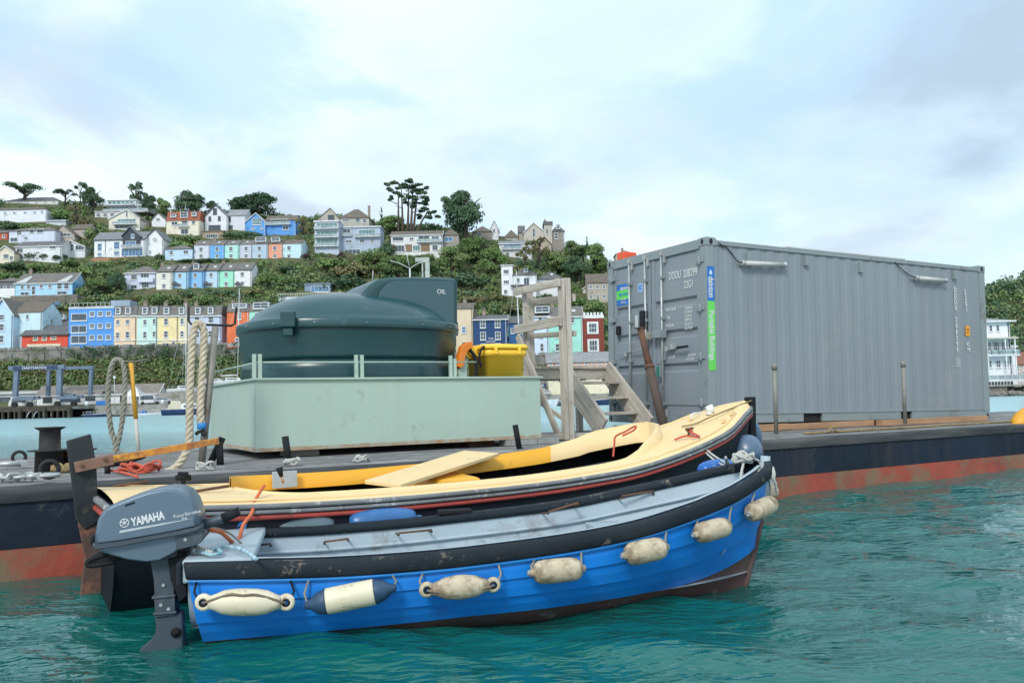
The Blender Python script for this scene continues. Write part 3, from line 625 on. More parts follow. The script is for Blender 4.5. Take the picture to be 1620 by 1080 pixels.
# --- upper houses
h = house('white modern house with dark gabled centre and blue glazed ground floor', 149, 229, 407, 378, 363, (.80, .82, .85), (.22, .24, .27), 'side', None, 9, fm=M_white, wins=[(154, 161, 384, 396, M_paneb), (154, 161, 399, 405, M_paneb), (180, 189, 382, 394, M_paneb), (180, 189, 397, 404, M_paneb), (192, 226, 394, 406, M_paneb, (6, 1)), (166, 167.5, 380, 400)], name='modern_house', trim=M_darkf, side=0)
obj('dark_gable', MB().prism([(hx(h, 195), hz(h, 392)), (hx(h, 222), hz(h, 392)), (hx(h, 222), hz(h, 375)), (hx(h, 207), hz(h, 361)), (hx(h, 195), hz(h, 373))], (0, -.6, 0), (1, 0, 0), (0, 0, 1), (0, 1.2, 0)), pm('dark_cladding', (.035, .045, .06), None), h.root)
mb = MB()
for a, b, c, e in ((193, 207, 375, 359.5), (207, 224, 359.5, 376)): mb.hexa([(hx(h, a), -1.1, hz(h, c)), (hx(h, b), -1.1, hz(h, e)), (hx(h, b), 3, hz(h, e)), (hx(h, a), 3, hz(h, c)), (hx(h, a), -1.1, hz(h, c)+.25), (hx(h, b), -1.1, hz(h, e)+.25), (hx(h, b), 3, hz(h, e)+.25), (hx(h, a), 3, hz(h, c)+.25)])
obj('gable_roof', mb, h.rm, h.root); balcony(h, 193, 224, 392, 1.0)
window(h.root, hx(h, 208), -.61, hz(h, 391), 3.6, 2.0, 0, M_white, M_paneb, (3, 1)); window(h.root, hx(h, 211), -.61, hz(h, 378), 1.2, 1.6, 0, M_white, M_paneb, (2, 1))
h = house('white gable end wing of the modern house with round wall plaque', 229.3, 258, 406, 377, 362, (.80, .81, .83), (.22, .24, .27), 'front', None, 9, apex=245, wins=[(236, 239, 396, 401), (250, 253, 399, 402)], trim=M_darkf, side=0)
obj('wall_plaque', MB().cyl((hx(h, 245), -.12, hz(h, 379)), (hx(h, 245), 0, hz(h, 379)), .8, 12), pm('plaque_grey', (.5, .5, .5), None), h.root)
tw = hit(165, 414); kk = (tw-CAM).dot(FW)/F; obj_ = obj('garden_wall', MB().box(-20*kk, 34*kk, 0, 1, -2, 6*kk), pm('brick_orange', (.42, .22, .13), (.3, .17, .11), 1.5, .9)); tag(obj_, 'low orange brick garden wall below the white modern house', 'wall'); obj_.location = tw
h = house('long white flat fronted villa near the top left with a row of small windows', -30, 74, 352, 331, 324, (.72, .75, .82), BROWN, 'hip', None, 9, wins=[(x, x+5, 335, 338) for x in (5, 20, 37, 52)]+[(64, 68, 334, 338)], side=1)
h = house('low dark roofed bungalow behind the hedge on the hilltop at the left', 8, 92, 323, 317, 308, (.6, .6, .58), SLATE, 'hip', (6, 1), 9, ws=(1.4, .8), side=0, down=3)
h = house('three tier white modernist house with wide glass balconies on the hilltop', 150, 205, 345, 335, 333.5, (.62, .62, .60), (.6, .6, .6), 'flat', (5, 1), 8, ws=(1.7, 1.4), side=0, name='modern_house'); H3 = h
for a, b, y0, y1, dp in ((164, 232, 334, 324, 2.5), (164, 209, 323.5, 314, 3.2)):
    mbx = MB().box(hx(h, a), hx(h, b), dp, dp+8, hz(h, y0), hz(h, y1)); obj('upper_storey', mbx, paint((.66, .67, .66)), h.root); obj('roof_slab', MB().box(hx(h, a)-.5, hx(h, b)+.5, dp-.6, dp+8, hz(h, y1)+.003, hz(h, y1)+.3), M_white, h.root)
    n = int((b-a)/7)
    for i in range(n): window(h.root, hx(h, a+3.5+i*7), dp, hz(h, y0)+.5, 1.6, (y0-y1)*h.k-.8, 0, M_white, M_teal, (1, 1))
    balcony(h, a-2, b+2, y0, 0.1 if dp < 3 else -1.9)
h = house('cream gable fronted house with wide glazed balcony below the modernist house', 172, 221, 364, 346, 331, (.70, .67, .58), SLATE2, 'front', None, 11, apex=201, wins=[(186, 215, 346, 353, M_teal, (5, 1)), (199, 202, 334, 343), (182, 210, 356, 362, M_pane, (4, 1))], trim=M_white); balcony(h, 180, 217, 355, 1.5)
h = house('small white gabled house immediately left of the red tiled house', 240, 262, 359, 347, 336, (.76, .77, .80), SLATE2, 'front', None, 9, apex=250, wins=[(247, 253, 345, 349)], trim=M_darkf, side=0)
h = house('cream house with a red tile hung upper storey and two dormers', 263, 316, 372, 349, 333, (.76, .71, .58), (.36, .11, .06), 'mansard', None, 9, wins=[(271, 281, 350, 356), (287, 297, 349, 357), (303, 309, 349, 355), (286, 298, 362, 371)]); dormer(h, 274, 338, 343, 8); dormer(h, 291, 335, 344, 11); dormer(h, 307, 336, 342, 7); balcony(h, 282, 299, 358.5, 1.0)
h = house('white three storey gable house with black edged roof on stone basement', 324, 360, 366, 342, 324, (.72, .74, .80), (.30, .32, .35), 'front', None, 12, apex=341, fm=M_darkf, wins=[(337, 343, 329, 339), (330, 334, 342, 349), (345, 349, 342, 349), (330, 349, 356, 364, M_pane, (5, 1))], trim=M_darkf, side=0)
h = house('white side wing of the black edged gable house, grey roof sloping right', 360.3, 389, 366, 340, 328, (.66, .68, .74), (.30, .32, .35), 'side', None, 8, fm=M_darkf, wins=[(361, 365, 342, 350), (361, 368, 356, 364)], d=h.d+1.5)
h = house('stone basement and garage with glazed doors under the white gable house', 320, 353, 378, 366, 365, (.36, .28, .19), (.3, .25, .2), 'flat', None, 5, wins=[(326, 344, 370, 377, M_pane, (5, 1))], side=0)
h = house('bright blue house with white glazed gable, left half', 388, 420, 373, 351, 337, (.12, .34, .74), SLATE2, 'front', None, 9, apex=405, wins=[(399, 414, 345, 356, M_teal, (5, 2)), (397, 403, 360, 363), (412, 417, 360, 363)], trim=M_white, side=0)
h = house('bright blue house, right half with long white balcony and brown roof', 420.3, 468, 373, 348, 337, (.12, .34, .74), BROWN, 'side', None, 9, wins=[(428, 456, 346, 353, M_teal, (7, 1)), (447, 457, 357, 364)], d=h.d+1); balcony(h, 420, 460, 355, 1.2)
h = house('small red house at the far left edge half hidden by trees', -12, 12, 380, 368, 361, (.5, .12, .08), SLATE2, 'side', (2, 1), 8)
h = house('pale lilac two storey house with long windows at far left above the chalet', 14, 88, 386, 364, 356, (.62, .66, .78), SLATE2, 'hip', None, 8, wins=[(26, 34, 364, 371), (46, 54, 362, 369), (58, 68, 362, 369), (38, 44, 374, 379), (16, 28, 375, 382)])
h = house('brown gabled timber house behind the white chalet roof', 82, 118, 381, 372, 356, (.42, .38, .34), BROWN, 'front', None, 10, apex=99, wins=[(88, 112, 369, 374, M_pane, (4, 1))], side=1)
h = house('second brown gable roof just right of the timber house', 112, 138, 376, 362, 351, (.45, .40, .36), BROWN, 'side', (2, 1), 9)
h = house('small flat roofed pale canopy building among the trees at the left', 73, 104, 356, 350.5, 348, (.55, .58, .64), (.5, .56, .66), 'flat', None, 6, side=0)
h = house('white chalet with long dark grey roof and open timber veranda', 24, 97, 414, 389, 378, (.72, .74, .76), SLATE, 'side', None, 9, wins=[(78, 88, 388, 394), (58, 66, 388, 392), (26, 36, 392, 399), (26, 36, 402, 410)], trim=M_white, side=0)
h = house('white gable end of the chalet with dark balcony recess', 97.3, 134, 408, 391, 380, (.70, .72, .74), SLATE, 'front', None, 9, apex=112, wins=[(119, 133, 388, 396, M_pane, (3, 1)), (110, 116, 386, 397)], trim=M_white); balcony(h, 97, 112, 396, 1.2)
h = house('small cream gabled house at the far left with dark windows', -6, 22, 418, 399, 389, CREAM, BROWN, 'front', None, 8, wins=[(5, 14, 402, 409), (15, 21, 405, 412)], trim=M_white)
# tower with three balconies and its neighbours
h = house('three storey balconied modern house with teal glass bands left of the grey clad house', 498, 536, 402, 350, 348, (.52, .58, .68), (.7, .73, .78), 'flat', None, 9, wins=[(501, 534, 352, 361, M_teal, (5, 1)), (501, 534, 365, 374, M_teal, (5, 1)), (501, 534, 377, 389, M_teal, (5, 1))], name='modern_house', trim=M_white)
for y in (361.5, 375, 389.5): balcony(h, 498, 536, y, 1.3)
h = house('grey blue clad modern house with angled white roof edge and long balcony', 536.3, 602, 404, 359, 357.5, (.42, .49, .60), (.62, .66, .72), 'flat', None, 9, wins=[(543, 555, 361, 371, M_pane, (2, 1)), (568, 594, 363, 374, M_teal, (5, 1)), (547, 557, 379, 384), (569, 577, 378, 384), (586, 592, 378, 384), (545, 570, 394, 402, M_pane, (4, 1))], name='modern_house', trim=M_white); balcony(h, 540, 557, 372, .8); balcony(h, 562, 602, 374.5, 1.3)
h = house('beige gable fronted house behind the balconied modern house', 502, 537, 360, 347, 329, (.46, .42, .36), BROWN, 'front', None, 9, apex=523, wins=[(519, 529, 340, 347)], fm=M_darkf, d=322, side=0)
h = house('beige hip roofed house with stone chimney on the skyline', 537.3, 584, 360, 344, 326, (.44, .42, .38), BROWN, 'hip', None, 10, wins=[(542, 552, 346, 350), (562, 570, 345, 352), (574, 580, 346, 353)], chim=((.93, 1.0),), d=322); skylight(h, 549, .6)
h = house('long low white and timber house with flat brown roof in front of the tall pines', 619, 700, 405, 371, 362, (.70, .70, .70), BROWN, 'side', None, 8, wins=[(621, 639, 373.5, 380.5, M_pane, (1, 1)), (648, 655, 375, 380), (662, 680, 373, 381), (683, 695, 374, 381), (625, 640, 387, 398, M_pane, (3, 1)), (653, 665, 388, 397, M_teal, (3, 1)), (684, 693, 388, 397, M_pane, (2, 1))], side=0, trim=M_white)
for a, b in ((640, 652), (666, 680)): obj('timber_panel', MB().box(hx(h, a), hx(h, b), -.08, -.004, hz(h, 398), hz(h, 386)), pm('timber_cladding', (.26, .17, .09), (.16, .11, .07), 2), h.root)
balcony(h, 660, 700, 383, 1.2); obj('brick_panel', MB().box(hx(h, 619), hx(h, 625), -.08, -.004, hz(h, 399), hz(h, 386)), pm('brick_plum', (.25, .08, .07), None), h.root)
h = house('grey stone wing with hip roof at the right end of the long low house', 700.3, 726, 405, 371, 357, (.33, .30, .27), BROWN, 'hip', None, 9, wins=[(703, 717, 374, 382, M_paneb, (2, 1))], d=h.d+3)
h = house('small stone house with brown pyramid roof right of the big round tree', 748, 778, 379, 366, 354, (.30, .26, .22), BROWN, 'hip', None, 8, apex=763, wins=[(756, 762, 368, 374)], side=1)
h = house('tall thin white gable peeping behind the round tree', 776, 789, 380, 362, 349, (.70, .70, .72), SLATE2, 'front', None, 8, wins=[(780, 784, 362, 368)], side=0)
h = house('small turret house with pointed brown cone roof left of the stone villa', 798, 820, 380, 375, 361, (.42, .38, .34), BROWN, 'hip', (2, 1), 6, ws=(.8, .7), side=0, apex=809)
h = house('modern house with blue glass band and dark flat roof below the stone villa', 790, 842, 408, 385, 378, (.62, .62, .64), (.24, .27, .30), 'side', None, 8, wins=[(797, 825, 386, 393, M_paneb, (6, 1)), (800, 806, 399, 407), (815, 822, 399, 407)], side=0, trim=M_white); balcony(h, 794, 840, 394, 1)
h = house('stone villa with church like gothic gable on the hilltop', 829, 862, 390, 367, 352, (.52, .48, .42), SLATE, 'front', None, 10, apex=845, wins=[(843, 847, 361, 375)], side=0, name='stone_villa', trim=M_white)
h = house('stepped gable bay and tall slate roof of the stone villa', 861.5, 874, 388, 355, 350, (.50, .46, .41), SLATE, 'flat', None, 8, wins=[(864, 868, 362, 370)], side=0, chim=((.2, 1.4),), d=h.d-1)
h = house('dark stone right wing of the villa with small dormers', 874.3, 893, 388, 365, 352, (.27, .25, .22), SLATE, 'hip', None, 9, wins=[(878, 883, 368, 378), (888, 891, 369, 377)], d=h.d+1); dormer(h, 884, 356, 362, 5)
h = house('left slate roofed wing of the stone villa', 821, 830, 388, 367, 354, (.36, .34, .30), SLATE, 'side', None, 8, d=h.d+3, side=0)
h = house('small brown gable porch half buried in trees below the villa', 851, 872, 396, 386, 375, (.40, .34, .27), BROWN, 'front', None, 6, trim=M_darkf, side=0)
h = house('white square tower of the seaside villa above the timber frame', 794, 812, 468, 420, 418.5, (.80, .82, .86), (.8, .8, .84), 'flat', None, 6, wins=[(797, 806, 426, 433, M_pane, (3, 1)), (797, 806, 443, 449, M_pane, (3, 1)), (797, 803, 458, 465)], side=0, name='white_villa')
h = house('white bow fronted villa wing with conical grey roof and dormer', 812.5, 850, 466, 434, 421, (.78, .81, .86), SLATE2, 'hip', None, 7, wins=[(817, 823, 439, 447), (829, 838, 439, 451, M_pane, (2, 1)), (817, 823, 455, 462)], side=0, d=h.d-.5); dormer(h, 833, 424, 430, 6, None, True, .5)
obj('veranda_roof', MB().box(hx(h, 808), hx(h, 850), -1.8, -.01, hz(h, 453), hz(h, 451)), roofm(SLATE), h.root)
h = house('grey slate roofed long wing of the white villa with skylight', 850.3, 893, 462, 441, 425, (.72, .72, .74), SLATE, 'hip', (4, 1), 9, side=0, d=h.d+3); skylight(h, 874)
h = house('stone house with pale gable half hidden behind the left edge of the container', 930, 972, 478, 446, 430, (.42, .38, .32), BROWN, 'side', (4, 2), 9, side=0)
h = house('small pale porch gable in the greenery left of the container', 922, 940, 465, 457, 450, (.6, .6, .58), SLATE2, 'front', None, 5, trim=M_white, side=0)
h = house('cream hilltop house peeping above the left end of the container roof', 975, 1005, 411, 401, 393, (.60, .55, .42), SLATE2, 'hip', (3, 2), 8, d=335, chim=((.4, .6),), side=0, down=4)
# --- white waterside house on the right shore
h = house('white three storey waterside house with dark railed balconies right of the container', 1530, 1603, 604, 507, 497, (.76, .78, .82), (.33, .36, .38), 'hip', None, 10, d=150, name='waterside_house', wins=[(a, a+5.5, 514, 524) for a in (1570, 1581, 1559)]+[(a, a+11, 540, 558, M_pane, (3, 2)) for a in (1561, 1574, 1587)]+[(a, a+8, 570, 582, M_pane, (2, 2)) for a in (1563, 1577, 1590)], trim=M_white, down=3, over=.8)
obj('veranda_roof', MB().box(hx(h, 1530), hx(h, 1606), -1.9, -.004, hz(h, 537), hz(h, 534.5)), pm('veranda_stone', (.55, .53, .46), None), h.root)
obj('chimney_stack', MB().box(hx(h, 1561), hx(h, 1575), 3, 4.4, hz(h, 498), hz(h, 486)), paint((.72, .70, .66)), h.root); obj('chimney_pot', MB().box(hx(h, 1562), hx(h, 1574), 3.1, 4.3, hz(h, 485.8), hz(h, 482)), pm('terracotta', (.38, .13, .07), None), h.root)
balcony(h, 1530, 1608, 562, 1.8, M_darkf); balcony(h, 1530, 1612, 602, 2.6, M_white)
mb = MB()
for a in (1556, 1585, 1600): mb.box(hx(h, a), hx(h, a)+.2, -1.75, -1.55, hz(h, 602), hz(h, 537))
obj('veranda_post', mb, M_white, h.root)
rp_ = thing('pier', 'white railed stone and timber jetty in front of the white waterside house', 'pier', U(1590, 622, 146)); r0 = U(1590, 622, 146); k = 146/F
obj('deck', MB().box(r0.x-70*k, r0.x+160*k, r0.y, r0.y+9, r0.z+11*k, r0.z+13.5*k), M_conc, rp_, True)
obj('retaining_wall', MB().box(r0.x-70*k, r0.x+6*k, r0.y+.4, r0.y+8, -2, r0.z+10.9*k), M_stone, rp_, True)
for i in range(8): obj('pile', MB().box(r0.x+(14+i*18)*k, r0.x+(17+i*18)*k, r0.y+.5, r0.y+.9, -2, r0.z+10.9*k), M_pile, rp_, True)
mb = MB()
for i in range(40): x = r0.x+(-40+i*5)*k; mb.box(x-.04, x+.04, r0.y+.1, r0.y+.18, r0.z+13.6*k, r0.z+22*k)
mb.box(r0.x-40*k, r0.x+160*k, r0.y+.1, r0.y+.16, r0.z+22*k, r0.z+22.6*k); obj('railing', mb, M_white, rp_, True)
h = house('red roofed low boathouse at the right edge behind the jetty', 1601, 1660, 590, 575, 556, (.5, .45, .42), (.28, .12, .08), 'side', (4, 1), 8, d=158, side=0, down=3); house('small white turret beside the red roof at the right edge', 1602, 1608, 575, 549, 546, W_, (.6, .6, .6), 'flat', None, 2, d=156, side=0)
sh = MB(); sh.box(88, 420, 150, 330, -2, 1.6); struct(obj('shore', sh, M_stone))
for i in range(14):
    bm_ = bmesh.new(); bmesh.ops.create_icosphere(bm_, subdivisions=2, radius=1)
    r_ = random.uniform(.35, .9)
    for v in bm_.verts: v.co *= 1+.35*noise.noise(v.co*1.7+V((i*3, 0, 0))); v.co.z *= .6
    me = bpy.data.meshes.new('shore_rock'); bm_.to_mesh(me); bm_.free(); me.materials.append(M_stone)
    o = bpy.data.objects.new('shore_rock', me); COL.objects.link(o); p = U(1562+i*5.0, 620, 143.5+random.uniform(-1, 1)); o.location = (p.x, p.y, .2+random.uniform(-.1, .3)); o.scale = (r_*1.3,)*3
    tag(o, 'dark rounded rock in the rubble at the foot of the jetty on the right shore', 'rock', 'rocks along the right shore')
# ================================================================ VEGETATION
def leafmat(name, c1, c2, c3):
    m = bpy.data.materials.new(name); m.use_nodes = True; nt = m.node_tree; N = nt.nodes; L = nt.links; b = N['Principled BSDF']; b.inputs['Roughness'].default_value = .75; b.inputs['Specular IOR Level'].default_value = .25
    g = N.new('ShaderNodeNewGeometry'); tc = N.new('ShaderNodeTexCoord'); n = N.new('ShaderNodeTexNoise'); L.new(tc.outputs['Object'], n.inputs[0]); n.inputs['Scale'].default_value = .16; n.inputs['Detail'].default_value = 3
    oi = N.new('ShaderNodeObjectInfo'); a = N.new('ShaderNodeMix'); a.data_type = 'RGBA'; L.new(g.outputs['Random Per Island'], a.inputs[0]); a.inputs[6].default_value = (*c1, 1); a.inputs[7].default_value = (*c2, 1)
    mr = N.new('ShaderNodeMapRange'); L.new(n.outputs[0], mr.inputs[0]); mr.inputs[1].default_value = .42; mr.inputs[2].default_value = .66
    c = N.new('ShaderNodeMix'); c.data_type = 'RGBA'; L.new(mr.outputs[0], c.inputs[0]); L.new(a.outputs[2], c.inputs[6]); c.inputs[7].default_value = (*c3, 1)
    h = N.new('ShaderNodeHueSaturation'); v = N.new('ShaderNodeMapRange'); L.new(oi.outputs['Random'], v.inputs[0]); v.inputs[3].default_value = .75; v.inputs[4].default_value = 1.25; L.new(v.outputs[0], h.inputs['Value']); L.new(c.outputs[2], h.inputs['Color']); L.new(h.outputs[0], b.inputs['Base Color'])
    return m
M_leaf = leafmat('leaves_green', (.090, .160, .050), (.165, .25, .085), (.20, .23, .11))
M_dark = leafmat('leaves_dark', (.044, .096, .056), (.092, .155, .08), (.115, .165, .08))
M_olive = leafmat('leaves_olive', (.14, .155, .06), (.21, .21, .10), (.17, .135, .075))
M_purple = leafmat('leaves_purple', (.05, .022, .04), (.08, .04, .05), (.05, .05, .04))
M_bark = pm('bark', (.11, .085, .065), (.05, .04, .035), 2, .95, 0, .5)
def leaves_arr(C, R, per, size, r, shell=(.7, 1.05), flat=1.0):
    """C (n,3) blob centres, R (n,3) radii -> quad verts"""
    n = len(C)*per; ci = np.repeat(np.arange(len(C)), per); d = r.normal(size=(n, 3)); d /= np.linalg.norm(d, axis=1)[:, None]
    d[:, 2] = np.where(d[:, 2] < -.35, -d[:, 2], d[:, 2]); P = C[ci]+d*R[ci]*r.uniform(*shell, size=(n, 1))
    nn = d*.9+r.normal(size=(n, 3))*.55; nn[:, 2] *= flat; nn /= np.linalg.norm(nn, axis=1)[:, None]
    t = np.cross(nn, r.normal(size=(n, 3))); t /= np.linalg.norm(t, axis=1)[:, None]; b = np.cross(nn, t)
    s = size*r.uniform(.55, 1.3, size=(n, 1)) if not isinstance(size, np.ndarray) else size[ci][:, None]*r.uniform(.55, 1.3, size=(n, 1))
    q = np.stack([P-t*s*.5-b*s*.18, P+t*s*.1-b*s*.5, P+t*s*.5+b*s*.15, P-t*s*.15+b*s*.5], 1)
    return q.reshape(-1, 3)
def arr_mesh(name, vs, mat):
    k = len(vs)//4; me = bpy.data.meshes.new(name); me.vertices.add(len(vs)); me.vertices.foreach_set('co', vs.astype(np.float32).ravel())
    me.loops.add(k*4); me.loops.foreach_set('vertex_index', np.arange(k*4, dtype=np.int32)); me.polygons.add(k)
    me.polygons.foreach_set('loop_start', np.arange(0, k*4, 4, dtype=np.int32)); me.polygons.foreach_set('loop_total', np.full(k, 4, dtype=np.int32)); me.update(calc_edges=True); me.materials.append(mat); return me
def crown_mesh(kind, seed, mat):
    r = np.random.default_rng(seed); n = {'round': 22, 'bush': 9, 'flat': 9, 'hedge': 12, 'cone': 12, 'loose': 12}[kind]; C = []; R = []
    for i in range(n):
        a = r.uniform(0, 6.28); t = r.uniform(0, 1)
        if kind in ('round', 'loose'): rr = math.sqrt(r.uniform(.05, 1))*.68*math.sin(math.pi*(.18+.72*t)); C.append((rr*math.cos(a), rr*math.sin(a), .22+.62*t)); q = r.uniform(.20, .34)*(.75 if kind == 'loose' else 1); R.append((q, q, q*.72))
        elif kind == 'bush': rr = math.sqrt(r.uniform(0, 1))*.62; C.append((rr*math.cos(a), rr*math.sin(a), .15+.42*r.uniform(0, 1)*(1-rr))); q = r.uniform(.28, .46); R.append((q, q, q*.8))
        elif kind == 'flat': rr = math.sqrt(r.uniform(0, 1))*.75; C.append((rr*math.cos(a), rr*math.sin(a), .62+.25*t*(1-rr*.8))); q = r.uniform(.2, .38); R.append((q, q, q*.46))
        elif kind == 'hedge': C.append((r.uniform(-.85, .85), r.uniform(-.3, .3), r.uniform(.25, .62))); q = r.uniform(.22, .34); R.append((q, q, q))
        elif kind == 'cone': q = (1-t)*.3+.05; C.append((r.normal()*.04, r.normal()*.04, .15+.8*t)); R.append((q, q, .09))
    C = np.array(C); R = np.array(R); per = {'round': 230, 'bush': 110, 'flat': 260, 'hedge': 110, 'cone': 90, 'loose': 120}[kind]; sz = {'round': .058, 'bush': .12, 'flat': .055, 'hedge': .10, 'cone': .10, 'loose': .075}[kind]
    return arr_mesh('crown', leaves_arr(C, R, per, sz, r, (.55, 1.05)), mat)
CM = {}
def tree(px, base, wpx, top, label, kind='round', mat=None, d=None, name='tree', var=0, group=None, trunk=True):
    p = hit(px, base) if d is None else U(px, base, d); dd = (p-CAM).dot(FW); k = dd/F; wv = wpx*k/2; hh = (base-top)*k; mat = mat or M_leaf
    key = (kind, mat.name, var % 3)
    if key not in CM: CM[key] = crown_mesh(kind, 31+7*len(CM), mat)
    t = thing(name, label, 'tree' if name.endswith('tree') else ('shrub' if name != 'hedge' else 'hedge'), p, group=group)
    inst('crown', CM[key], t, Matrix.Rotation(var*1.3 if kind != 'hedge' else 0, 4, 'Z') @ Matrix.Diagonal((wv*1.12, wv*1.12 if kind != 'hedge' else min(wv, 3), hh*1.02, 1)))
    if trunk:
        mb = MB(); mb.tube([(0, 0, -1), (wv*.03, 0, hh*.3), (wv*.06, .1, hh*.7)], [max(.25, wv*.10), wv*.07, wv*.03], 6)
        for i in range(5): a = i*1.3+var; mb.tube([(wv*.03, 0, hh*(.22+.08*i)), (wv*.35*math.cos(a), wv*.35*math.sin(a), hh*(.5+.06*i)), (wv*.6*math.cos(a), wv*.6*math.sin(a), hh*(.62+.06*i))], [wv*.05, wv*.03, wv*.012], 5)
        obj('trunk', mb, M_bark, t)
    return t
tree(38, 320, 62, 289, 'flat topped dark pine at the far left of the skyline above the bungalow', 'flat', M_dark, 345)
tree(103, 322, 36, 297, 'low spreading dark pine right of the bungalow on the skyline', 'flat', M_dark, 340, var=1)
tree(127, 320, 20, 284, 'slender tall pine with a small tuft poking above its neighbours at the left skyline', 'flat', M_dark, 338, var=2)
tree(147, 334, 44, 296, 'dense dark green tree left of the three tier modernist house', 'round', M_dark, 333, var=1)
tree(214, 330, 44, 288, 'open crowned pine behind the three tier modernist house', 'loose', M_dark, 345)
tree(236, 338, 30, 309, 'dark rounded tree right of the three tier modernist house', 'round', M_dark, 335, var=2)
tree(256, 340, 30, 314, 'smaller dark tree behind the small white gabled house', 'round', M_leaf, 335)
tree(301, 342, 56, 302, 'broad dark tree behind the red tile hung house', 'round', M_dark, 338)
tree(338, 335, 30, 318, 'low dark tree behind the white black edged gable house', 'round', M_dark, 345, var=1)
tree(404, 350, 92, 306, 'wide windswept dark cypress behind the bright blue house', 'round', M_dark, 338, var=2)
tree(378, 340, 36, 312, 'left shoulder of dark cypress beside the wide windswept one', 'round', M_dark, 341, var=1)
tree(478, 374, 26, 340, 'brownish olive tree between the bright blue house and the balconied house', 'loose', M_olive)
tree(604, 360, 16, 328, 'small pointed conifer left of the tall pines', 'cone', M_dark, 330)
tree(622, 366, 56, 342, 'rounded mid green tree at the foot of the tall pines', 'round', M_leaf, 326, var=1)
tree(737, 380, 84, 302, 'big dense round dark tree on the skyline right of the tall pines', 'round', M_dark, 322, var=1)
tree(712, 352, 44, 308, 'flat dark side boughs at the left of the big round tree', 'flat', M_dark, 325)
tree(120, 362, 32, 318, 'olive coloured tree left of the cream gable house', 'loose', M_olive)
tree(134, 360, 30, 340, 'brown green bush beside the olive tree on the left hillside', 'bush', M_olive)
tree(852, 412, 54, 374, 'airy brown green tree in front of the stone villa', 'loose', M_olive, 268)
tree(830, 414, 36, 388, 'airy olive tree beside the blue glass modern house', 'loose', M_olive, 262, var=1)
tree(906, 408, 46, 382, 'rounded green tree right of the stone villa', 'round', M_leaf, 300)
tree(943, 418, 44, 386, 'green tree on the falling skyline near the container', 'round', M_leaf, 300, var=1)
tree(929, 394, 12, 374, 'tiny pointed conifer on the skyline near the container', 'cone', M_dark, 305)
tree(922, 412, 30, 388, 'dark green tree between the two skyline trees near the container', 'round', M_dark, 303, var=2)
# the tall multi stemmed pines
pt = U(650, 364, 325); kq = 325/F; tp = thing('pine_tree', 'tall group stemmed dark pine with layered windswept crown, highest tree on the skyline', 'tree', pt)
mb = MB()
for a, b, c in ((630, 631, 300), (637, 636, 295), (645, 648, 288), (650, 655, 284), (654, 662, 300), (660, 680, 330)):
    mb.tube(smooth([((a-650)*kq, 0, -1), ((a*.6+b*.4-650)*kq, .5, (364-c)*kq*.45), ((b-650)*kq, 0, (364-c)*kq*.95)], 5), [.62-.045*i for i in range(11)], 6)
for i in range(16):
    a = random.uniform(622, 670); z = random.uniform(300, 345); s = random.choice((-1, 1)); mb.tube([((a-650)*kq, 0, (364-z)*kq), ((a+s*12-650)*kq, random.uniform(-2, 2), (364-z+5)*kq)], [.22, .08], 5)
obj('trunk', mb, M_bark, tp)
r = np.random.default_rng(77); C = []; R_ = []
lay = [(648, 286, 9), (632, 290, 16), (658, 293, 16), (618, 294, 9), (672, 299, 9), (640, 298, 14), (655, 303, 16), (625, 303, 10), (668, 308, 13), (648, 311, 13), (632, 309, 9), (676, 314, 10), (662, 319, 12), (678, 322, 8), (655, 327, 7), (670, 331, 10), (683, 335, 9), (662, 341, 7), (676, 344, 8), (640, 319, 5), (618, 312, 5), (692, 344, 6)]
for x, y, w_ in lay:
    for j in range(3): C.append(((x-650+r.uniform(-.6, .6)*w_)*kq, r.uniform(-3, 3), (364-y+r.uniform(-2, 2))*kq)); q = w_*kq*.48; R_.append((q, q*.9, .55))
ob = bpy.data.objects.new('crown', arr_mesh('crown', leaves_arr(np.array(C), np.array(R_), 75, .85, r, (.3, 1.1)), M_dark)); COL.objects.link(ob); ob.parent = tp
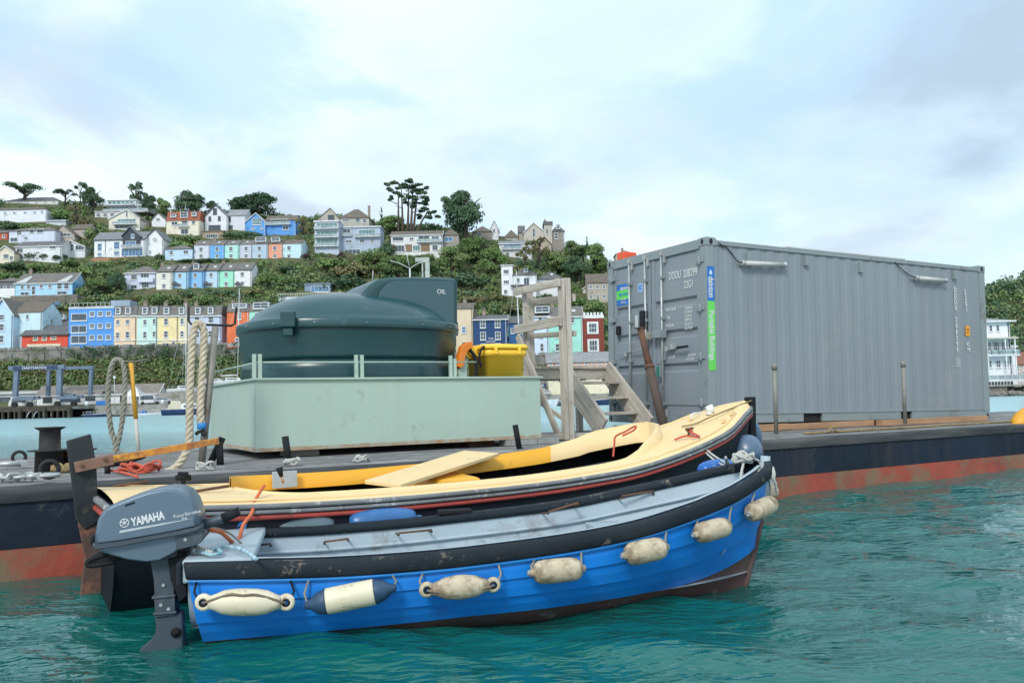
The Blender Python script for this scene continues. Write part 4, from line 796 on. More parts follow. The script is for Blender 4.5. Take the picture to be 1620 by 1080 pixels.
# individual garden trees and bushes between the houses: px, base, width, top, kind, material, where
BU_ = [(20, 366, 56, 346, 'bush', M_dark, 'dark bushes under the long white villa, left clump'), (58, 366, 44, 348, 'bush', M_leaf, 'green bush under the long white villa, right clump'),
 (98, 350, 44, 322, 'bush', M_leaf, 'green bush at the right end of the long white villa'), (60, 412, 46, 392, 'bush', M_dark, 'dark rounded shrub in front of the white chalet'), (92, 414, 34, 396, 'bush', M_dark, 'dark shrub beside the chalet gable'),
 (30, 428, 60, 412, 'bush', M_dark, 'dark bush below the cream gabled house'), (75, 430, 60, 410, 'bush', M_leaf, 'green bush below the chalet'), (112, 425, 46, 405, 'bush', M_leaf, 'green bush left of the orange garden wall'),
 (140, 440, 50, 414, 'bush', M_leaf, 'green tree below the orange garden wall'), (168, 446, 56, 418, 'bush', M_leaf, 'leafy tree left of the lilac bay fronted house'), (135, 470, 30, 442, 'bush', M_leaf, 'bush against the right wall of the large light blue house'),
 (160, 468, 56, 440, 'round', M_leaf, 'tall leafy tree right of the large light blue house'), (184, 466, 36, 432, 'round', M_dark, 'darker leafy tree beside the lilac bay fronted house'), (128, 488, 30, 468, 'bush', M_leaf, 'green bush at the end of the stone arcade'),
 (86, 492, 40, 480, 'bush', M_olive, 'pale scrub at the foot of the stone arcade'), (208, 480, 30, 464, 'bush', M_olive, 'olive bush below the lilac bay fronted house'), (262, 484, 60, 458, 'bush', M_leaf, 'wide green bush above the peach townhouse roof'),
 (296, 470, 26, 456, 'bush', M_dark, 'small dark shrub in front of the strong blue cottage'), (326, 484, 50, 460, 'bush', M_leaf, 'green bush above the lavender townhouse roof'), (362, 472, 50, 456, 'hedge', M_dark, 'dark clipped hedge below the white end cottage'),
 (350, 392, 80, 362, 'hedge', M_dark, 'none'), (150, 404, 20, 380, 'bush', M_dark, 'dark bush at the left wall of the modern house with blue glass'), (282, 402, 46, 372, 'bush', M_leaf, 'green bush between the white gable wing and the cream and red house'), (300, 386, 40, 368, 'bush', M_leaf, 'bush below the cream and red tile hung house'),
 (255, 410, 26, 400, 'bush', M_dark, 'dark low bush left of the pale blue hip roofed house'), (330, 416, 90, 408, 'hedge', M_dark, 'long dark hedge between the two cottage terraces'), (400, 470, 40, 450, 'bush', M_olive, 'pampas like pale bush right of the white end cottage'),
 (428, 452, 50, 424, 'bush', M_leaf, 'large green bush right of the white end cottage'), (452, 432, 40, 414, 'bush', M_dark, 'dark bush below the pale cyan end cottage'), (486, 412, 24, 396, 'bush', M_purple, 'purple leaved shrub beside the pale cyan end cottage'), (470, 454, 60, 428, 'bush', M_leaf, 'wide green bush above the garden room'),
 (541, 410, 18, 395, 'bush', M_purple, 'purple leaved shrub below the grey clad house'), (520, 430, 60, 402, 'bush', M_leaf, 'green bush below the three storey balconied house'), (556, 440, 66, 406, 'bush', M_olive, 'olive bush in the slope below the grey clad house'), (590, 436, 76, 396, 'round', M_leaf, 'broad green tree below the grey clad house'),
 (612, 405, 32, 378, 'bush', M_dark, 'dark round bush between the grey clad house and the long low house'), (545, 458, 90, 430, 'bush', M_dark, 'dark bush above the fuel tank dome'), (630, 440, 80, 404, 'round', M_leaf, 'broad green tree below the long low house, left'), (672, 436, 70, 402, 'round', M_leaf, 'green tree below the middle of the long low house'),
 (715, 430, 70, 392, 'round', M_leaf, 'green tree at the right end of the long low house'), (752, 420, 76, 376, 'round', M_leaf, 'bright green tree below the pyramid roofed stone house'), (780, 436, 60, 392, 'round', M_leaf, 'green tree left of the blue glass modern house'), (735, 456, 90, 424, 'bush', M_dark, 'dark deep hedge mass right of the tank cabinet'),
 (781, 452, 14, 432, 'bush', M_leaf, 'small clipped round topiary tree beside the white square tower'), (745, 484, 50, 462, 'bush', M_olive, 'pale green bush right of the tank cabinet'), (785, 478, 40, 456, 'bush', M_olive, 'olive shrub below the white square tower'), (815, 498, 56, 476, 'bush', M_olive, 'yellow green shrub behind the navy house'),
 (840, 428, 60, 408, 'hedge', M_dark, 'dark hedge above the white bow fronted villa'), (880, 434, 70, 402, 'round', M_leaf, 'green tree mass above the grey slate wing of the villa'), (915, 446, 60, 404, 'round', M_dark, 'dark green tree mass right of the white villa'), (950, 448, 50, 404, 'round', M_leaf, 'green tree mass at the left edge of the container'),
 (905, 486, 50, 460, 'bush', M_leaf, 'green shrub above the mint townhouse roof'), (940, 500, 40, 462, 'bush', M_leaf, 'green bush above the brick house battlements'), (868, 478, 40, 462, 'bush', M_dark, 'dark shrubs seen between the timber posts'), (490, 486, 80, 468, 'bush', M_dark, 'dark shrub under the garden terrace, left'), (560, 492, 80, 470, 'bush', M_leaf, 'green shrub behind the fuel tank'),
 (14, 442, 34, 428, 'bush', M_leaf, 'green bush above the grey slate house at the far left'), (126, 398, 30, 372, 'bush', M_leaf, 'bright bush between the timber house and the modern house'), (142, 378, 26, 352, 'bush', M_leaf, 'green bush right of the second brown gable'), (244, 384, 24, 360, 'bush', M_dark, 'dark bush behind the white gable wing roof'),
 (470, 402, 30, 386, 'bush', M_dark, 'dark shrub at the blue house corner'), (390, 378, 70, 364, 'hedge', M_dark, 'long clipped dark hedge in front of the bright blue house')]
for i, (a, b, c, t_, kd, mt_, lb) in enumerate(BU_):
    if lb == 'none': continue
    hd = kd == 'hedge'
    tree(a, b, c, t_, lb, kd, mt_, name='hedge' if hd else ('tree' if kd == 'round' else 'shrub'), var=i, trunk=(kd == 'round'))
# uncountable scrub over the slopes (one object per tone)
def scrub(name, n, fx, fy, mat, rad, per, seed, test=None, zf=TZ, leaf=.34, zoff=.1, sq=.75):
    r = random.Random(seed); C = []; R = []
    for i in range(n):
        x, y = fx(r), fy(r)
        rr = r.uniform(*rad); z = zf(x, y); q = proj((x, y, z+rr*.8))
        if test and not test(q[0], q[1], q[2], rr*F/q[2]): continue
        C.append((x, y, z+rr*zoff)); R.append((rr, rr, rr*sq*r.uniform(.8, 1.25)))
    C = np.array(C); R = np.array(R); me = arr_mesh(name, leaves_arr(C, R, per, R[:, 0]*leaf, np.random.default_rng(seed), (.6, 1.05)), mat)
    o = bpy.data.objects.new(name, me); COL.objects.link(o); struct(o, 'stuff'); return o
def clear(px, py, d, rp):
    for a, b, c, e, hd in BOXES:
        if a-rp*.7 < px < b+rp*.7 and py+rp > c+1 and py-rp < e-(e-c)*.20 and d < hd+8: return False
    return True
fx = lambda r: r.uniform(-330, 95); fy = lambda r: 216+(r.random()**.85)*125
scrub('hillside_scrub', 6200, fx, fy, M_leaf, (.9, 2.5), 34, 3, clear)
scrub('hillside_dark_scrub', 3600, fx, fy, M_dark, (1.0, 2.7), 32, 4, clear)
scrub('hillside_dry_scrub', 1900, fx, fy, M_olive, (.7, 1.9), 30, 5, clear)
bx_ = lambda r: r.uniform(-300, 75)
def bank(px, py, d, rp): return not (px > 805 and d < 205 and px < 985 and (d > 184))
scrub('bank_brambles', 2900, bx_, lambda r: r.uniform(192, 199.2), M_leaf, (.8, 2.0), 30, 6, bank)
scrub('bank_bracken', 2600, bx_, lambda r: r.uniform(192, 199.3), M_olive, (.7, 1.7), 28, 7, bank)
def ivyx(r): return r.choice([-101, -85, -62, -60, -45, -38])+r.gauss(0, 5)
ivy = scrub('wall_ivy', 620, ivyx, lambda r: 199.1, M_dark, (.5, 1.2), 24, 8, None, zf=lambda x, y: random.Random(int(x*999)).uniform(11.5, 16.4), sq=1)
scrub('far_woodland', 4200, lambda r: r.uniform(150, 620), lambda r: 335+r.random()*210, M_dark, (3.0, 6.5), 46, 9, lambda a, b, c, e: a < 2050, zf=TZ2, leaf=.26, zoff=.55, sq=.95)
scrub('far_woodland_light', 1500, lambda r: r.uniform(150, 620), lambda r: 335+r.random()*210, M_leaf, (2.6, 5.5), 44, 10, lambda a, b, c, e: a < 2050, zf=TZ2, leaf=.26, zoff=.7, sq=.95)
# ================================================================ MARINA
M_hull = pm('hull_white', (.75, .77, .79), None, 1, .3); M_navy = pm('hull_navy', (.02, .04, .12), None, 1, .25); M_alu = pm('mast_aluminium', (.62, .64, .64), None, 1, .4, .3)
M_steelb = pm('hoist_blue_grey', (.15, .21, .29), (.10, .14, .2), 1, .5); M_darkc = pm('canvas_dark', (.03, .045, .09), None, 1, .8)
def yacht(label, px, py, d, Lm, hull, mast=0, cabin=True, canvas=None, name='yacht', lean=0, flip=1, lift=0):
    p = U(px, py, d); t = thing(name, label, 'boat', (p.x, p.y, (0 if lift == 0 else lift)), Matrix.Translation((p.x, p.y, lift)) @ Matrix.Rotation(0 if flip > 0 else math.pi, 4, 'Z'))
    rings = []; h_ = Lm*.085
    for s in [i/10 for i in range(11)]:
        bw = Lm*.15*interp(s, [(0, .7), (.4, 1), (.7, .85), (.9, .4), (1, .03)]); x = (s-.5)*Lm; sh = h_*(1+.35*s*s)
        rings.append([(x, -bw, sh), (x-.02*Lm*s, -bw*.9, sh*.4), (x-.05*Lm*s, -bw*.5, -h_*.3), (x-.05*Lm*s, bw*.5, -h_*.3), (x-.02*Lm*s, bw*.9, sh*.4), (x, bw, sh)])
    obj('hull', MB().loft(rings, True, True, False), hull, t)
    obj('deck', MB().loft([[r_[0]+(V((0, 0, .02)) if 0 else V((0, 0, 0))) if isinstance(r_[0], V) else V(r_[0]), V((r_[0][0], 0, r_[0][2]+.12)), V(r_[5])] for r_ in rings], False), M_hull, t)
    if cabin:
        obj('cabin', MB().hexa([(-Lm*.22, -Lm*.09, h_), (Lm*.2, -Lm*.07, h_), (Lm*.2, Lm*.07, h_), (-Lm*.22, Lm*.09, h_), (-Lm*.2, -Lm*.075, h_+Lm*.085), (Lm*.08, -Lm*.06, h_+Lm*.075), (Lm*.08, Lm*.06, h_+Lm*.075), (-Lm*.2, Lm*.075, h_+Lm*.085)]), M_hull, t)
        obj('cabin_window', MB().hexa([(-Lm*.17, -Lm*.092, h_+Lm*.03), (Lm*.1, -Lm*.078, h_+Lm*.03), (Lm*.1, -Lm*.06, h_+Lm*.03), (-Lm*.17, -Lm*.07, h_+Lm*.03), (-Lm*.17, -Lm*.085, h_+Lm*.062), (Lm*.06, -Lm*.072, h_+Lm*.062), (Lm*.06, -Lm*.055, h_+Lm*.062), (-Lm*.17, -Lm*.065, h_+Lm*.062)]), M_pane, t)
    if canvas: obj('spray_hood', MB().hexa([(-Lm*.42, -Lm*.08, h_), (-Lm*.2, -Lm*.09, h_), (-Lm*.2, Lm*.09, h_), (-Lm*.42, Lm*.08, h_), (-Lm*.36, -Lm*.06, h_+Lm*.13), (-Lm*.22, -Lm*.07, h_+Lm*.12), (-Lm*.22, Lm*.07, h_+Lm*.12), (-Lm*.36, Lm*.06, h_+Lm*.13)]), canvas, t)
    mb = MB()
    for i in range(8): x = (-.45+i*.12)*Lm; mb.cyl((x, -Lm*.12, h_), (x, -Lm*.12, h_+.6), .025, 5)
    mb.tube([(-.45*Lm, -Lm*.12, h_+.6), (.39*Lm, -Lm*.12, h_+.62), (.5*Lm, 0, h_*1.35+.6)], .02, 5); obj('guard_rail', mb, M_alu, t)
    if mast:
        m_ = obj('mast', MB().tube([(Lm*.06, 0, h_), (Lm*.06+lean, 0, mast)], [.13, .08], 8), M_alu, t)
        mb = MB()
        for e in ((Lm*.5, 0, h_*1.3), (-Lm*.48, 0, h_), (0, -Lm*.13, h_)): mb.tube([(Lm*.06+lean*.97, 0, mast*.98), e], .022, 4)
        obj('rigging', mb, M_alu, t); mb = MB()
        for q in (.45, .72): obj('spreader', MB().tube([(Lm*.06+lean*q-.9, -.3, mast*q-.05), (Lm*.06+lean*q, 0, mast*q), (Lm*.06+lean*q+.9, .3, mast*q-.05)], .035, 5), M_alu, t)
        obj('boom', MB().tube([(Lm*.05, 0, h_+1.3), (-Lm*.36, 0, h_+1.2)], [.14, .12], 6), canvas or M_hull, t)
    return t
Y = yacht
Y('navy hulled sailing yacht with pale spray hood moored along the far pontoon', 312, 668, 165, 13.5, M_navy, 20, True, pm('canvas_cream', (.55, .5, .38), None))
Y('white sailing yacht ashore whose tall mast rises left of the fuel tank', 372, 606, 183, 9, M_hull, 21.5, lift=6.4, lean=.4)
Y('white motor cruiser on stands behind the thick hanging rope', 296, 613, 181, 8.5, M_hull, 0, True, None, 'motor_cruiser', lift=4.9)
Y('sailing yacht behind the thick rope whose mast crosses the yellow townhouse', 290, 655, 176, 9, M_hull, 24, lean=-.1)
Y('small white boat with blue cover moored by the pontoon', 240, 665, 168, 5.5, M_hull, 0, False, pm('canvas_blue', (.04, .16, .45), None), 'dinghy')
Y('dark workboat low in the water beside the pier', 155, 667, 169, 6, M_navy, 0, False, M_darkc, 'workboat')
Y('white yacht with tall mast seen just right of the yellow bin', 822, 646, 168, 10, M_hull, 28, lean=-.6)
Y('white yacht with shorter mast next to the tall masted one', 838, 640, 172, 9, M_hull, 22.5, lean=-.1)
Y('navy blue motor boat moored beneath the timber steps', 925, 644, 160, 10, M_navy, 0, True, M_darkc, 'motor_boat')
Y('white motor boat bow on right of the leaning timber brace', 836, 648, 150, 11, M_hull, 0, True, None, 'motor_boat')
pn = thing('pontoon', 'long low dark floating pontoon along the far shore', 'pontoon', U(220, 668, 171)); a0, a1 = U(130, 667, 171), U(1010, 667, 171)
obj('deck', MB().box(a0.x, a1.x, 171, 173, .28, .45), M_conc, pn, True)
mb = MB(); x = a0.x
while x < a1.x: mb.box(x, x+2.2, 171.1, 172.9, -.3, .28); x += 2.6
obj('float', mb, M_black, pn, True)
# travel hoist
hp = U(68, 645, 176); hk = 176/F; th = thing('travel_hoist', 'blue grey boat travel hoist straddling the pier, lettered beam on top', 'boat hoist', (hp.x, hp.y, 2.3))
def HX(px, y=0): return (px-68)*hk
def HZ_(py): return (645-py)*hk
for a, b, dy, wd in ((22, 24, 0, 7), (49, 50, 6, 5), (92, 92, 0, 7.5), (118, 120, 6, 5)):
    obj('leg', MB().hexa([(HX(a)-wd*hk/2, dy, HZ_(627)), (HX(a)+wd*hk/2, dy, HZ_(627)), (HX(a)+wd*hk/2, dy+.8, HZ_(627)), (HX(a)-wd*hk/2, dy+.8, HZ_(627)), (HX(b)-wd*hk/2, dy, HZ_(585)), (HX(b)+wd*hk/2, dy, HZ_(585)), (HX(b)+wd*hk/2, dy+.8, HZ_(585)), (HX(b)-wd*hk/2, dy+.8, HZ_(585))]), M_steelb, th)
obj('top_beam', MB().box(HX(12), HX(100), -.1, .8, HZ_(585), HZ_(578.5)), M_steelb, th); obj('top_beam', MB().box(HX(44), HX(124), 6, 6.8, HZ_(584), HZ_(579)), M_steelb, th)
obj('sign_panel', MB().box(HX(20), HX(90), -.25, -.104, HZ_(585.5), HZ_(579.5)), pm('sign_navy', (.03, .05, .12), None), th)
letter('DARTHAVEN', .78, M_white, th, (HX(54), -.26, HZ_(582.6)), (1, 0, 0), (0, 0, 1), squeeze=1.15)
for a, b in ((20, 52), (88, 122)):
    o = obj('side_frame', MB().box(HX(a), HX(b), 2, 2.8, HZ_(632), HZ_(627)), M_steelb, th)
    obj('side_rail', MB().box(HX(a), HX(b), .1, .7, HZ_(633), HZ_(628)), M_steelb, th)
    for q in (a+2, b-6): obj('wheel', MB().cyl((HX(q), -.1, .62), (HX(q), .5, .62), .62, 14), M_black, th)
obj('engine_box', MB().box(HX(92), HX(112), .75, 2, .9, 2.7), M_steelb, th)
for q in (88, 98): obj('sling', MB().tube(smooth([(HX(q)+.5, -.5, 0), (HX(q)-.2, -8.4, -.8), (HX(q)-1.0, -8.8, -2.1)], 4), .07, 5), M_white, th)
# sheds and yard
def shed(label, a, b, yb, ye, yr, d, wall, roof, wins, name='marina_building'):
    return house(label, a, b, yb, ye, yr, wall, roof, 'side', None, 5, d=d, wins=wins, side=0, name=name, fm=M_darkf, cat='building', trim=M_white, down=1, group=None)
shed('long white marina office with grey roof and dark windows behind the hoist', 58, 250, 645, 623, 609, 186, (.74, .75, .76), (.24, .22, .20), [(68, 82, 623, 634, M_pane, (3, 1)), (103, 113, 621, 626), (135, 150, 621, 632, M_pane, (3, 1)), (163, 180, 619, 624), (120, 127, 626, 634), (190, 200, 625, 636)])
shed('grey roofed open shed at the far left of the marina', -30, 57, 646, 622, 619, 188, (.45, .48, .5), (.45, .44, .42), [(0, 16, 628, 645), (26, 37, 628, 640), (40, 52, 628, 642)])
shed('low dark roofed store with white front right of the marquee', 212, 262, 644, 626, 616, 190, (.70, .71, .72), (.2, .21, .22), [(217, 228, 625, 634, M_paneb), (234, 240, 626, 636)])
shed('low grey marina store behind the moored yachts left of the tank', 262, 345, 648, 618, 612, 190, (.30, .30, .29), (.17, .18, .19), [(275, 290, 626, 634), (300, 318, 626, 634)])
shed('low pale waterfront shed behind the boats right of the yellow bin', 800, 868, 636, 622, 617, 184, (.5, .47, .42), (.3, .3, .3), [(806, 812, 624, 630), (820, 826, 624, 630)])
mq = U(207, 641, 180); k = 180/F; t = thing('marquee_tent', 'small white peaked marquee tent in the boatyard beside the yellow pole', 'tent', mq)
obj('canopy', MB().poly([]) if 0 else MB().hexa([(-12*k, 0, 14*k), (14*k, 0, 14*k), (14*k, 4, 14*k), (-12*k, 4, 14*k), (-.1, 1.9, 31*k), (.1, 1.9, 31*k), (.1, 2.1, 31*k), (-.1, 2.1, 31*k)]), M_hull, t); mb = MB()
for x, y in ((-12, 0), (13, 0), (-12, 4), (13, 4)): mb.box(x*k, (x+1)*k, y, y+.12, -.5, 14*k)
mb.box(-12*k, 14*k, 3.9, 4, 0, 14*k); obj('side_panel', mb, M_hull, t)
def vehicle(label, px, py, d, Lm, col, van=False, z=None):
    p = U(px, py, d); t = thing('parked_van' if van else 'parked_car', label, 'van' if van else 'car', (p.x, p.y, 2.4 if z is None else z)); hgt = 2.1 if van else 1.42
    cm = pm('car_%d' % int(sum(col)*100), col, None, 1, .3)
    prof = [(0, .35), (Lm, .35), (Lm, .85), (Lm*.98, 1.0), (Lm*.8, 1.1 if not van else 1.3), (Lm*.68, hgt), (.1*Lm, hgt), (.0, 1.05)]
    obj('body', MB().prism(prof, (-Lm/2, 0, 0), (1, 0, 0), (0, 0, 1), (0, 1.75, 0)), cm, t, bev=.04)
    obj('side_window', MB().prism([(.12*Lm, 1.0), (.74*Lm, 1.05), (.66*Lm, hgt-.12), (.15*Lm, hgt-.12)], (-Lm/2, -.012, 0), (1, 0, 0), (0, 0, 1), (0, .03, 0)), M_pane, t)
    for q in (.2, .8): obj('wheel', MB().cyl((-Lm/2+Lm*q, -.06, .33), (-Lm/2+Lm*q, .2, .33), .33, 12), M_black, t)
vehicle('white van parked in the boatyard behind the blue grey hoist', 32, 644, 179, 5.2, (.7, .7, .7), True); vehicle('silver grey car parked in front of the low dark roofed store', 258, 641, 179, 4.3, (.35, .37, .4)); vehicle('white car parked ashore between thick rope and fuel tank tray', 338, 613, 186, 4.3, (.72, .72, .73), z=6.5)
vehicle('white van parked in the yard left of the silver grey car', 236, 642, 181, 4.8, (.71, .72, .73), True); vehicle('dark car parked at the quay right of the yellow bin', 826, 588, 195, 4.3, (.05, .06, .08), z=9); vehicle('white car parked at the quay beside the yacht masts', 834, 600, 192, 4.2, (.7, .7, .71), z=7)
yd = MB(); p0 = U(262, 613, 181); q0 = U(400, 613, 181); yd.box(p0.x-1, q0.x+2, 179.5, 189, 2.3, 4.85); struct(obj('boatyard_terrace', yd, M_conc))
yd = MB(); p0 = U(800, 600, 192); q0 = U(862, 600, 192); yd.box(p0.x-1, q0.x+1, 190.5, 196.8, 2.3, 6.98); yd.box(p0.x-1, q0.x+1, 193.8, 196.6, 7, 8.98); struct(obj('boatyard_terrace', yd, M_conc))
bl = obj('blue_crate', MB().box(0, 2.4, 0, 1.2, 0, 1.0), pm('crate_blue', (.03, .16, .50), None)); tag(bl, 'blue plastic crate on the quay in front of the white marina office', 'crate'); bl.location = U(152, 640, 177); bl.location.z = 2.4
for i, (px, lb) in enumerate(((137, 'small white buoy shaped post light at the right end of the pier'), (257, 'white domed water point on the quay wall'))):
    t = thing('quay_post', lb, 'post', U(px, 643, 172) if i == 0 else U(px, 643, 174)); t.location.z = 2.35; WM[t.name] = Matrix.Translation(t.location)
    obj('post', MB().lathe([(.35, 0), (.35, .55), (.3, .75), (.15, .9), (0, .95)], n=10), M_hull, t)
sg = U(830, 610, 170); k = 170/F; t = thing('marina_sign', 'dark navy marina sign board with white lettering seen past the leaning brace', 'sign', sg)
obj('board', MB().box(-34*k, 34*k, 0, .12, -3.6*k, 3.6*k), pm('sign_navy', (.03, .05, .12)), t); letter('DARTHAVEN MARINA', 1.0, M_white, t, (0, -.012, 0), (1, 0, 0), (0, 0, 1), squeeze=.80)
for a in (-30, 30): obj('post', MB().box(a*k, a*k+.15, .13, .28, -33*k, 3.6*k), M_alu, t)
ll = U(240, 600, 175); t = thing('mast_light', 'thin pole with white lamp standing in the marina inside the grey rope loop', 'lamp post', (U(182, 640, 176).x, 176, 2.35)); k = 176/F
obj('pole', MB().cyl((0, 0, 0), (0, 0, 42*k), .06, 6), M_alu, t); obj('lamp', MB().box(-.2, .2, -.2, .2, 42*k, 46*k), M_hull, t)
# ================================================================ WORK BARGE
def UV(p): q = V(p)-BA; return (q.dot(BU), q.dot(BV), p.z)
M_bblack = pm('barge_black', (.007, .014, .028), (.014, .023, .040), 1.2, .65, 0, .35, 5, spec=.25, dirt=(.10, .10, .10), dscale=2.2, damt=.12, streak=((.10, .075, .06), 2.5, .35))
M_boot = pm('antifoul_red', (.40, .075, .045), (.24, .055, .04), 1.6, .8, 0, .4, 8, dirt=(.17, .15, .09), dscale=1.3, damt=.70)
M_plank = pm('weathered_deck', (.27, .265, .265), (.17, .165, .165), 2.0, .85, 0, .5, 9, grain=(14, (.09, .09, .095)), coord='UV', dirt=(.40, .39, .37), dscale=.8, damt=.35)
M_wood = pm('weathered_timber', (.60, .56, .49), (.47, .43, .37), 1.6, .85, 0, .55, 10, grain=(16, (.24, .205, .17), .75), coord='UV', dirt=(.14, .11, .09), dscale=5, damt=.22)
M_fresh = pm('new_timber', (.50, .30, .17), (.38, .22, .12), 2, .8, 0, .3, 8, grain=(10, (.25, .14, .08)), coord='UV')
M_rust = pm('rusty_steel', (.085, .055, .042), (.17, .085, .05), 5, .85, .2, .5, 20)
M_galv = pm('galvanised', (.50, .52, .52), (.38, .40, .40), 6, .5, .5, .2, 20, dirt=(.3, .24, .18), dscale=4, damt=.2)
M_dsteel = pm('dark_steel', (.016, .020, .024), (.032, .030, .028), 4, .7, .3, .4, 14, dirt=(.13, .08, .05), dscale=5, damt=.35)
M_pipe = pm('grey_pipe', (.27, .26, .23), (.20, .19, .165), 4, .65, .2, .3, 14, dirt=(.12, .08, .05), dscale=4, damt=.3)
M_rope = pm('rope_beige', (.60, .54, .42), (.45, .39, .28), 6, .95, 0, .6, 60)
M_ropeg = pm('rope_grey', (.33, .32, .27), (.22, .22, .17), 6, .95, 0, .6, 60)
M_roper = pm('rope_red', (.62, .12, .07), (.42, .08, .05), 8, .9, 0, .4, 60)
M_ropew = pm('rope_white', (.58, .58, .54), (.42, .43, .40), 8, .95, 0, .5, 60)
M_ropeo = pm('rope_tan', (.36, .27, .13), (.22, .16, .08), 8, .95, 0, .5, 60)
M_blkr = pm('rubber_black', (.008, .010, .013), (.018, .020, .022), 3, .75, 0, .2, spec=.25)
barge = thing('work_barge', 'long flat work barge with black sides, red waterline band and weathered plank deck', 'barge', M=Matrix.Translation((BA.x, BA.y, 0)) @ Matrix.Rotation(math.radians(30), 4, 'Z'))
b = MB(); b.box(-6, 17, .0, 4.5, .19, .555); 
for i in range(12): x = -5+i*1.9; b.box(x, x+.012, -.004, .002, .2, .55)
obj('hull', b, M_bblack, barge, bev=.01)
b = MB(); n = 46
top = [(-6+23*i/n, -.003, .192+.010*noise.noise(V((i*.4, 1, 0)))) for i in range(n+1)]
b.box(-6, 17, -.003, 4.503, -.6, .188); obj('boot_top', b, M_boot, barge)
b = MB()      # rounded, battered edge timber
for i in range(23):
    for j in range(1): x = -6+i
b.loft([[(-6+23*i/120, -.02+.010*noise.noise(V((i*.31, 2, 1))), .50), (-6+23*i/120, -.028+.010*noise.noise(V((i*.31, 2, 1))), .57+.008*noise.noise(V((i*.4, 7, 1)))), (-6+23*i/120, -.010+.008*noise.noise(V((i*.31, 2, 4))), .598+.008*noise.noise(V((i*.35, 3, 1)))), (-6+23*i/120, .115, .602)] for i in range(121)], False, False, True)
obj('edge_timber', b, pm('edge_timber', (.020, .027, .034), (.11, .11, .108), 3, .85, 0, .5, 9, stretch=(.15, 1, 1), spec=.2), barge, bev=.018)
pv = .125; row = 0
PK = []
for k in range(4):
    q = MB(); Lp = (2.9, 3.4, 4.1, 3.7)[k]; q.box(0, Lp-.008, 0, .186, -.045, 0); me = q.mesh('deck_plank'); me.materials.append(M_plank); PK.append((Lp, me))
while pv < 4.35:
    x = -6+(row*1.37) % 2.1-1.2; k = row
    while x < 17:
        Lp, me = PK[k % 4]
        inst('deck_plank', me, barge, Matrix.Translation((x, pv, DECK+random.uniform(-.004, .004))) @ Matrix.Rotation(random.uniform(-.001, .001), 4, 'X')); x += Lp; k += 1
    pv += .192; row += 1
def post(name, px0, y0, px1, y1, v, r, mat, n=12, cap=None, cat=None):
    a, c = BP(px0, y0, v), BP(px1, y1, v); q = MB(); q.tube([a, c], r, n); return obj(name, q, mat, barge, True, bev=0)
# mooring bollard
p = BP(74, 742, 1.55); u0, v0, _ = UV(p); q = MB()
q.lathe([(.115, 0), (.112, .17), (.17, .175), (.17, .185), (.085, .187), (.082, .35), (.118, .37), (.118, .378), (0, .38)], (u0+.02, v0, DECK), n=20)
q.lathe([(.09, 0), (.09, .165), (.165, .170), (.165, .18), (0, .182)], (u0+.22, v0+.02, DECK), n=20); obj('mooring_bollard', q, M_dsteel, barge)
q = MB(); q.tube([(.02, .1, 0), (.0, .1, .10)], .018, 8); pc = UV(BP(183, 742, .85))
q = MB(); q.tube(smooth([(pc[0]-.2, pc[1], DECK+.05), (pc[0]-.1, pc[1], DECK+.085), (pc[0]+.05, pc[1], DECK+.09), (pc[0]+.22, pc[1], DECK+.12)], 4), [.012, .02, .026, .03, .032, .034, .034, .033, .03, .026, .022, .017, .012], 10)
for s in (-.06, .06): q.tube([(pc[0]+s, pc[1], DECK), (pc[0]+s, pc[1], DECK+.09)], .022, 8)
obj('cleat', q, M_dsteel, barge)
# pipe post with fork
a = BP(318, 742, 1.05); t = BP(341, 517, 1.05)
q = MB(); q.tube([a, t], .031, 14); fk = obj('rope_post', q, M_pipe, barge, True)
f0, f1 = BP(299, 510, 1.05), BP(371, 514, 1.05); q = MB()
q.tube([BP(298, 484, 1.05), BP(298.5, 507, 1.05), BP(302, 512.5, 1.05), BP(335, 514, 1.05), BP(366, 515, 1.05), BP(371.5, 512, 1.05), BP(374, 486, 1.05)], .011, 8)
obj('fork', q, M_dsteel, barge, True)
# stanchions at the right edge
for a_, b_ in (((1228, 686), (1225, 578)), ((1432, 670), (1428.5, 574))):
    q = MB(); P, Q = BP(*a_, .16), BP(*b_, .16); q.tube([P, Q], .024, 12); q.lathe([(.033, 0), (.034, .05), (.03, .07)], Q-V((0, 0, .05)), n=12); obj('stanchion', q, M_pipe, barge, True)
# ring plates
for px, py, v in ((78, 752, .25), (30, 730, 3.3)):
    q = MB(); c = BP(px, py, v); ring = [c+BU*(.058*math.cos(i*math.pi/8))+V((0, 0, .045+.058*math.sin(i*math.pi/8))) for i in range(16)]
    q.tube(ring, .017, 8, closed=True); q.box(0, 0, 0, 0, 0, 0) if 0 else None; obj('mooring_ring', q, M_dsteel, barge, True)
# bracket posts that keep the tray in place
for a_, b_, v in (((457, 733), (451, 690), .95), ((330, 738), (352, 692), 1.25), ((349, 742), (347, 700), 1.15), ((822, 712), (815, 672), 1.0)):
    q = MB(); q.tube([BP(*a_, v), BP(*b_, v)], .031, 12); obj('stop_post', q, M_blkr, barge, True)
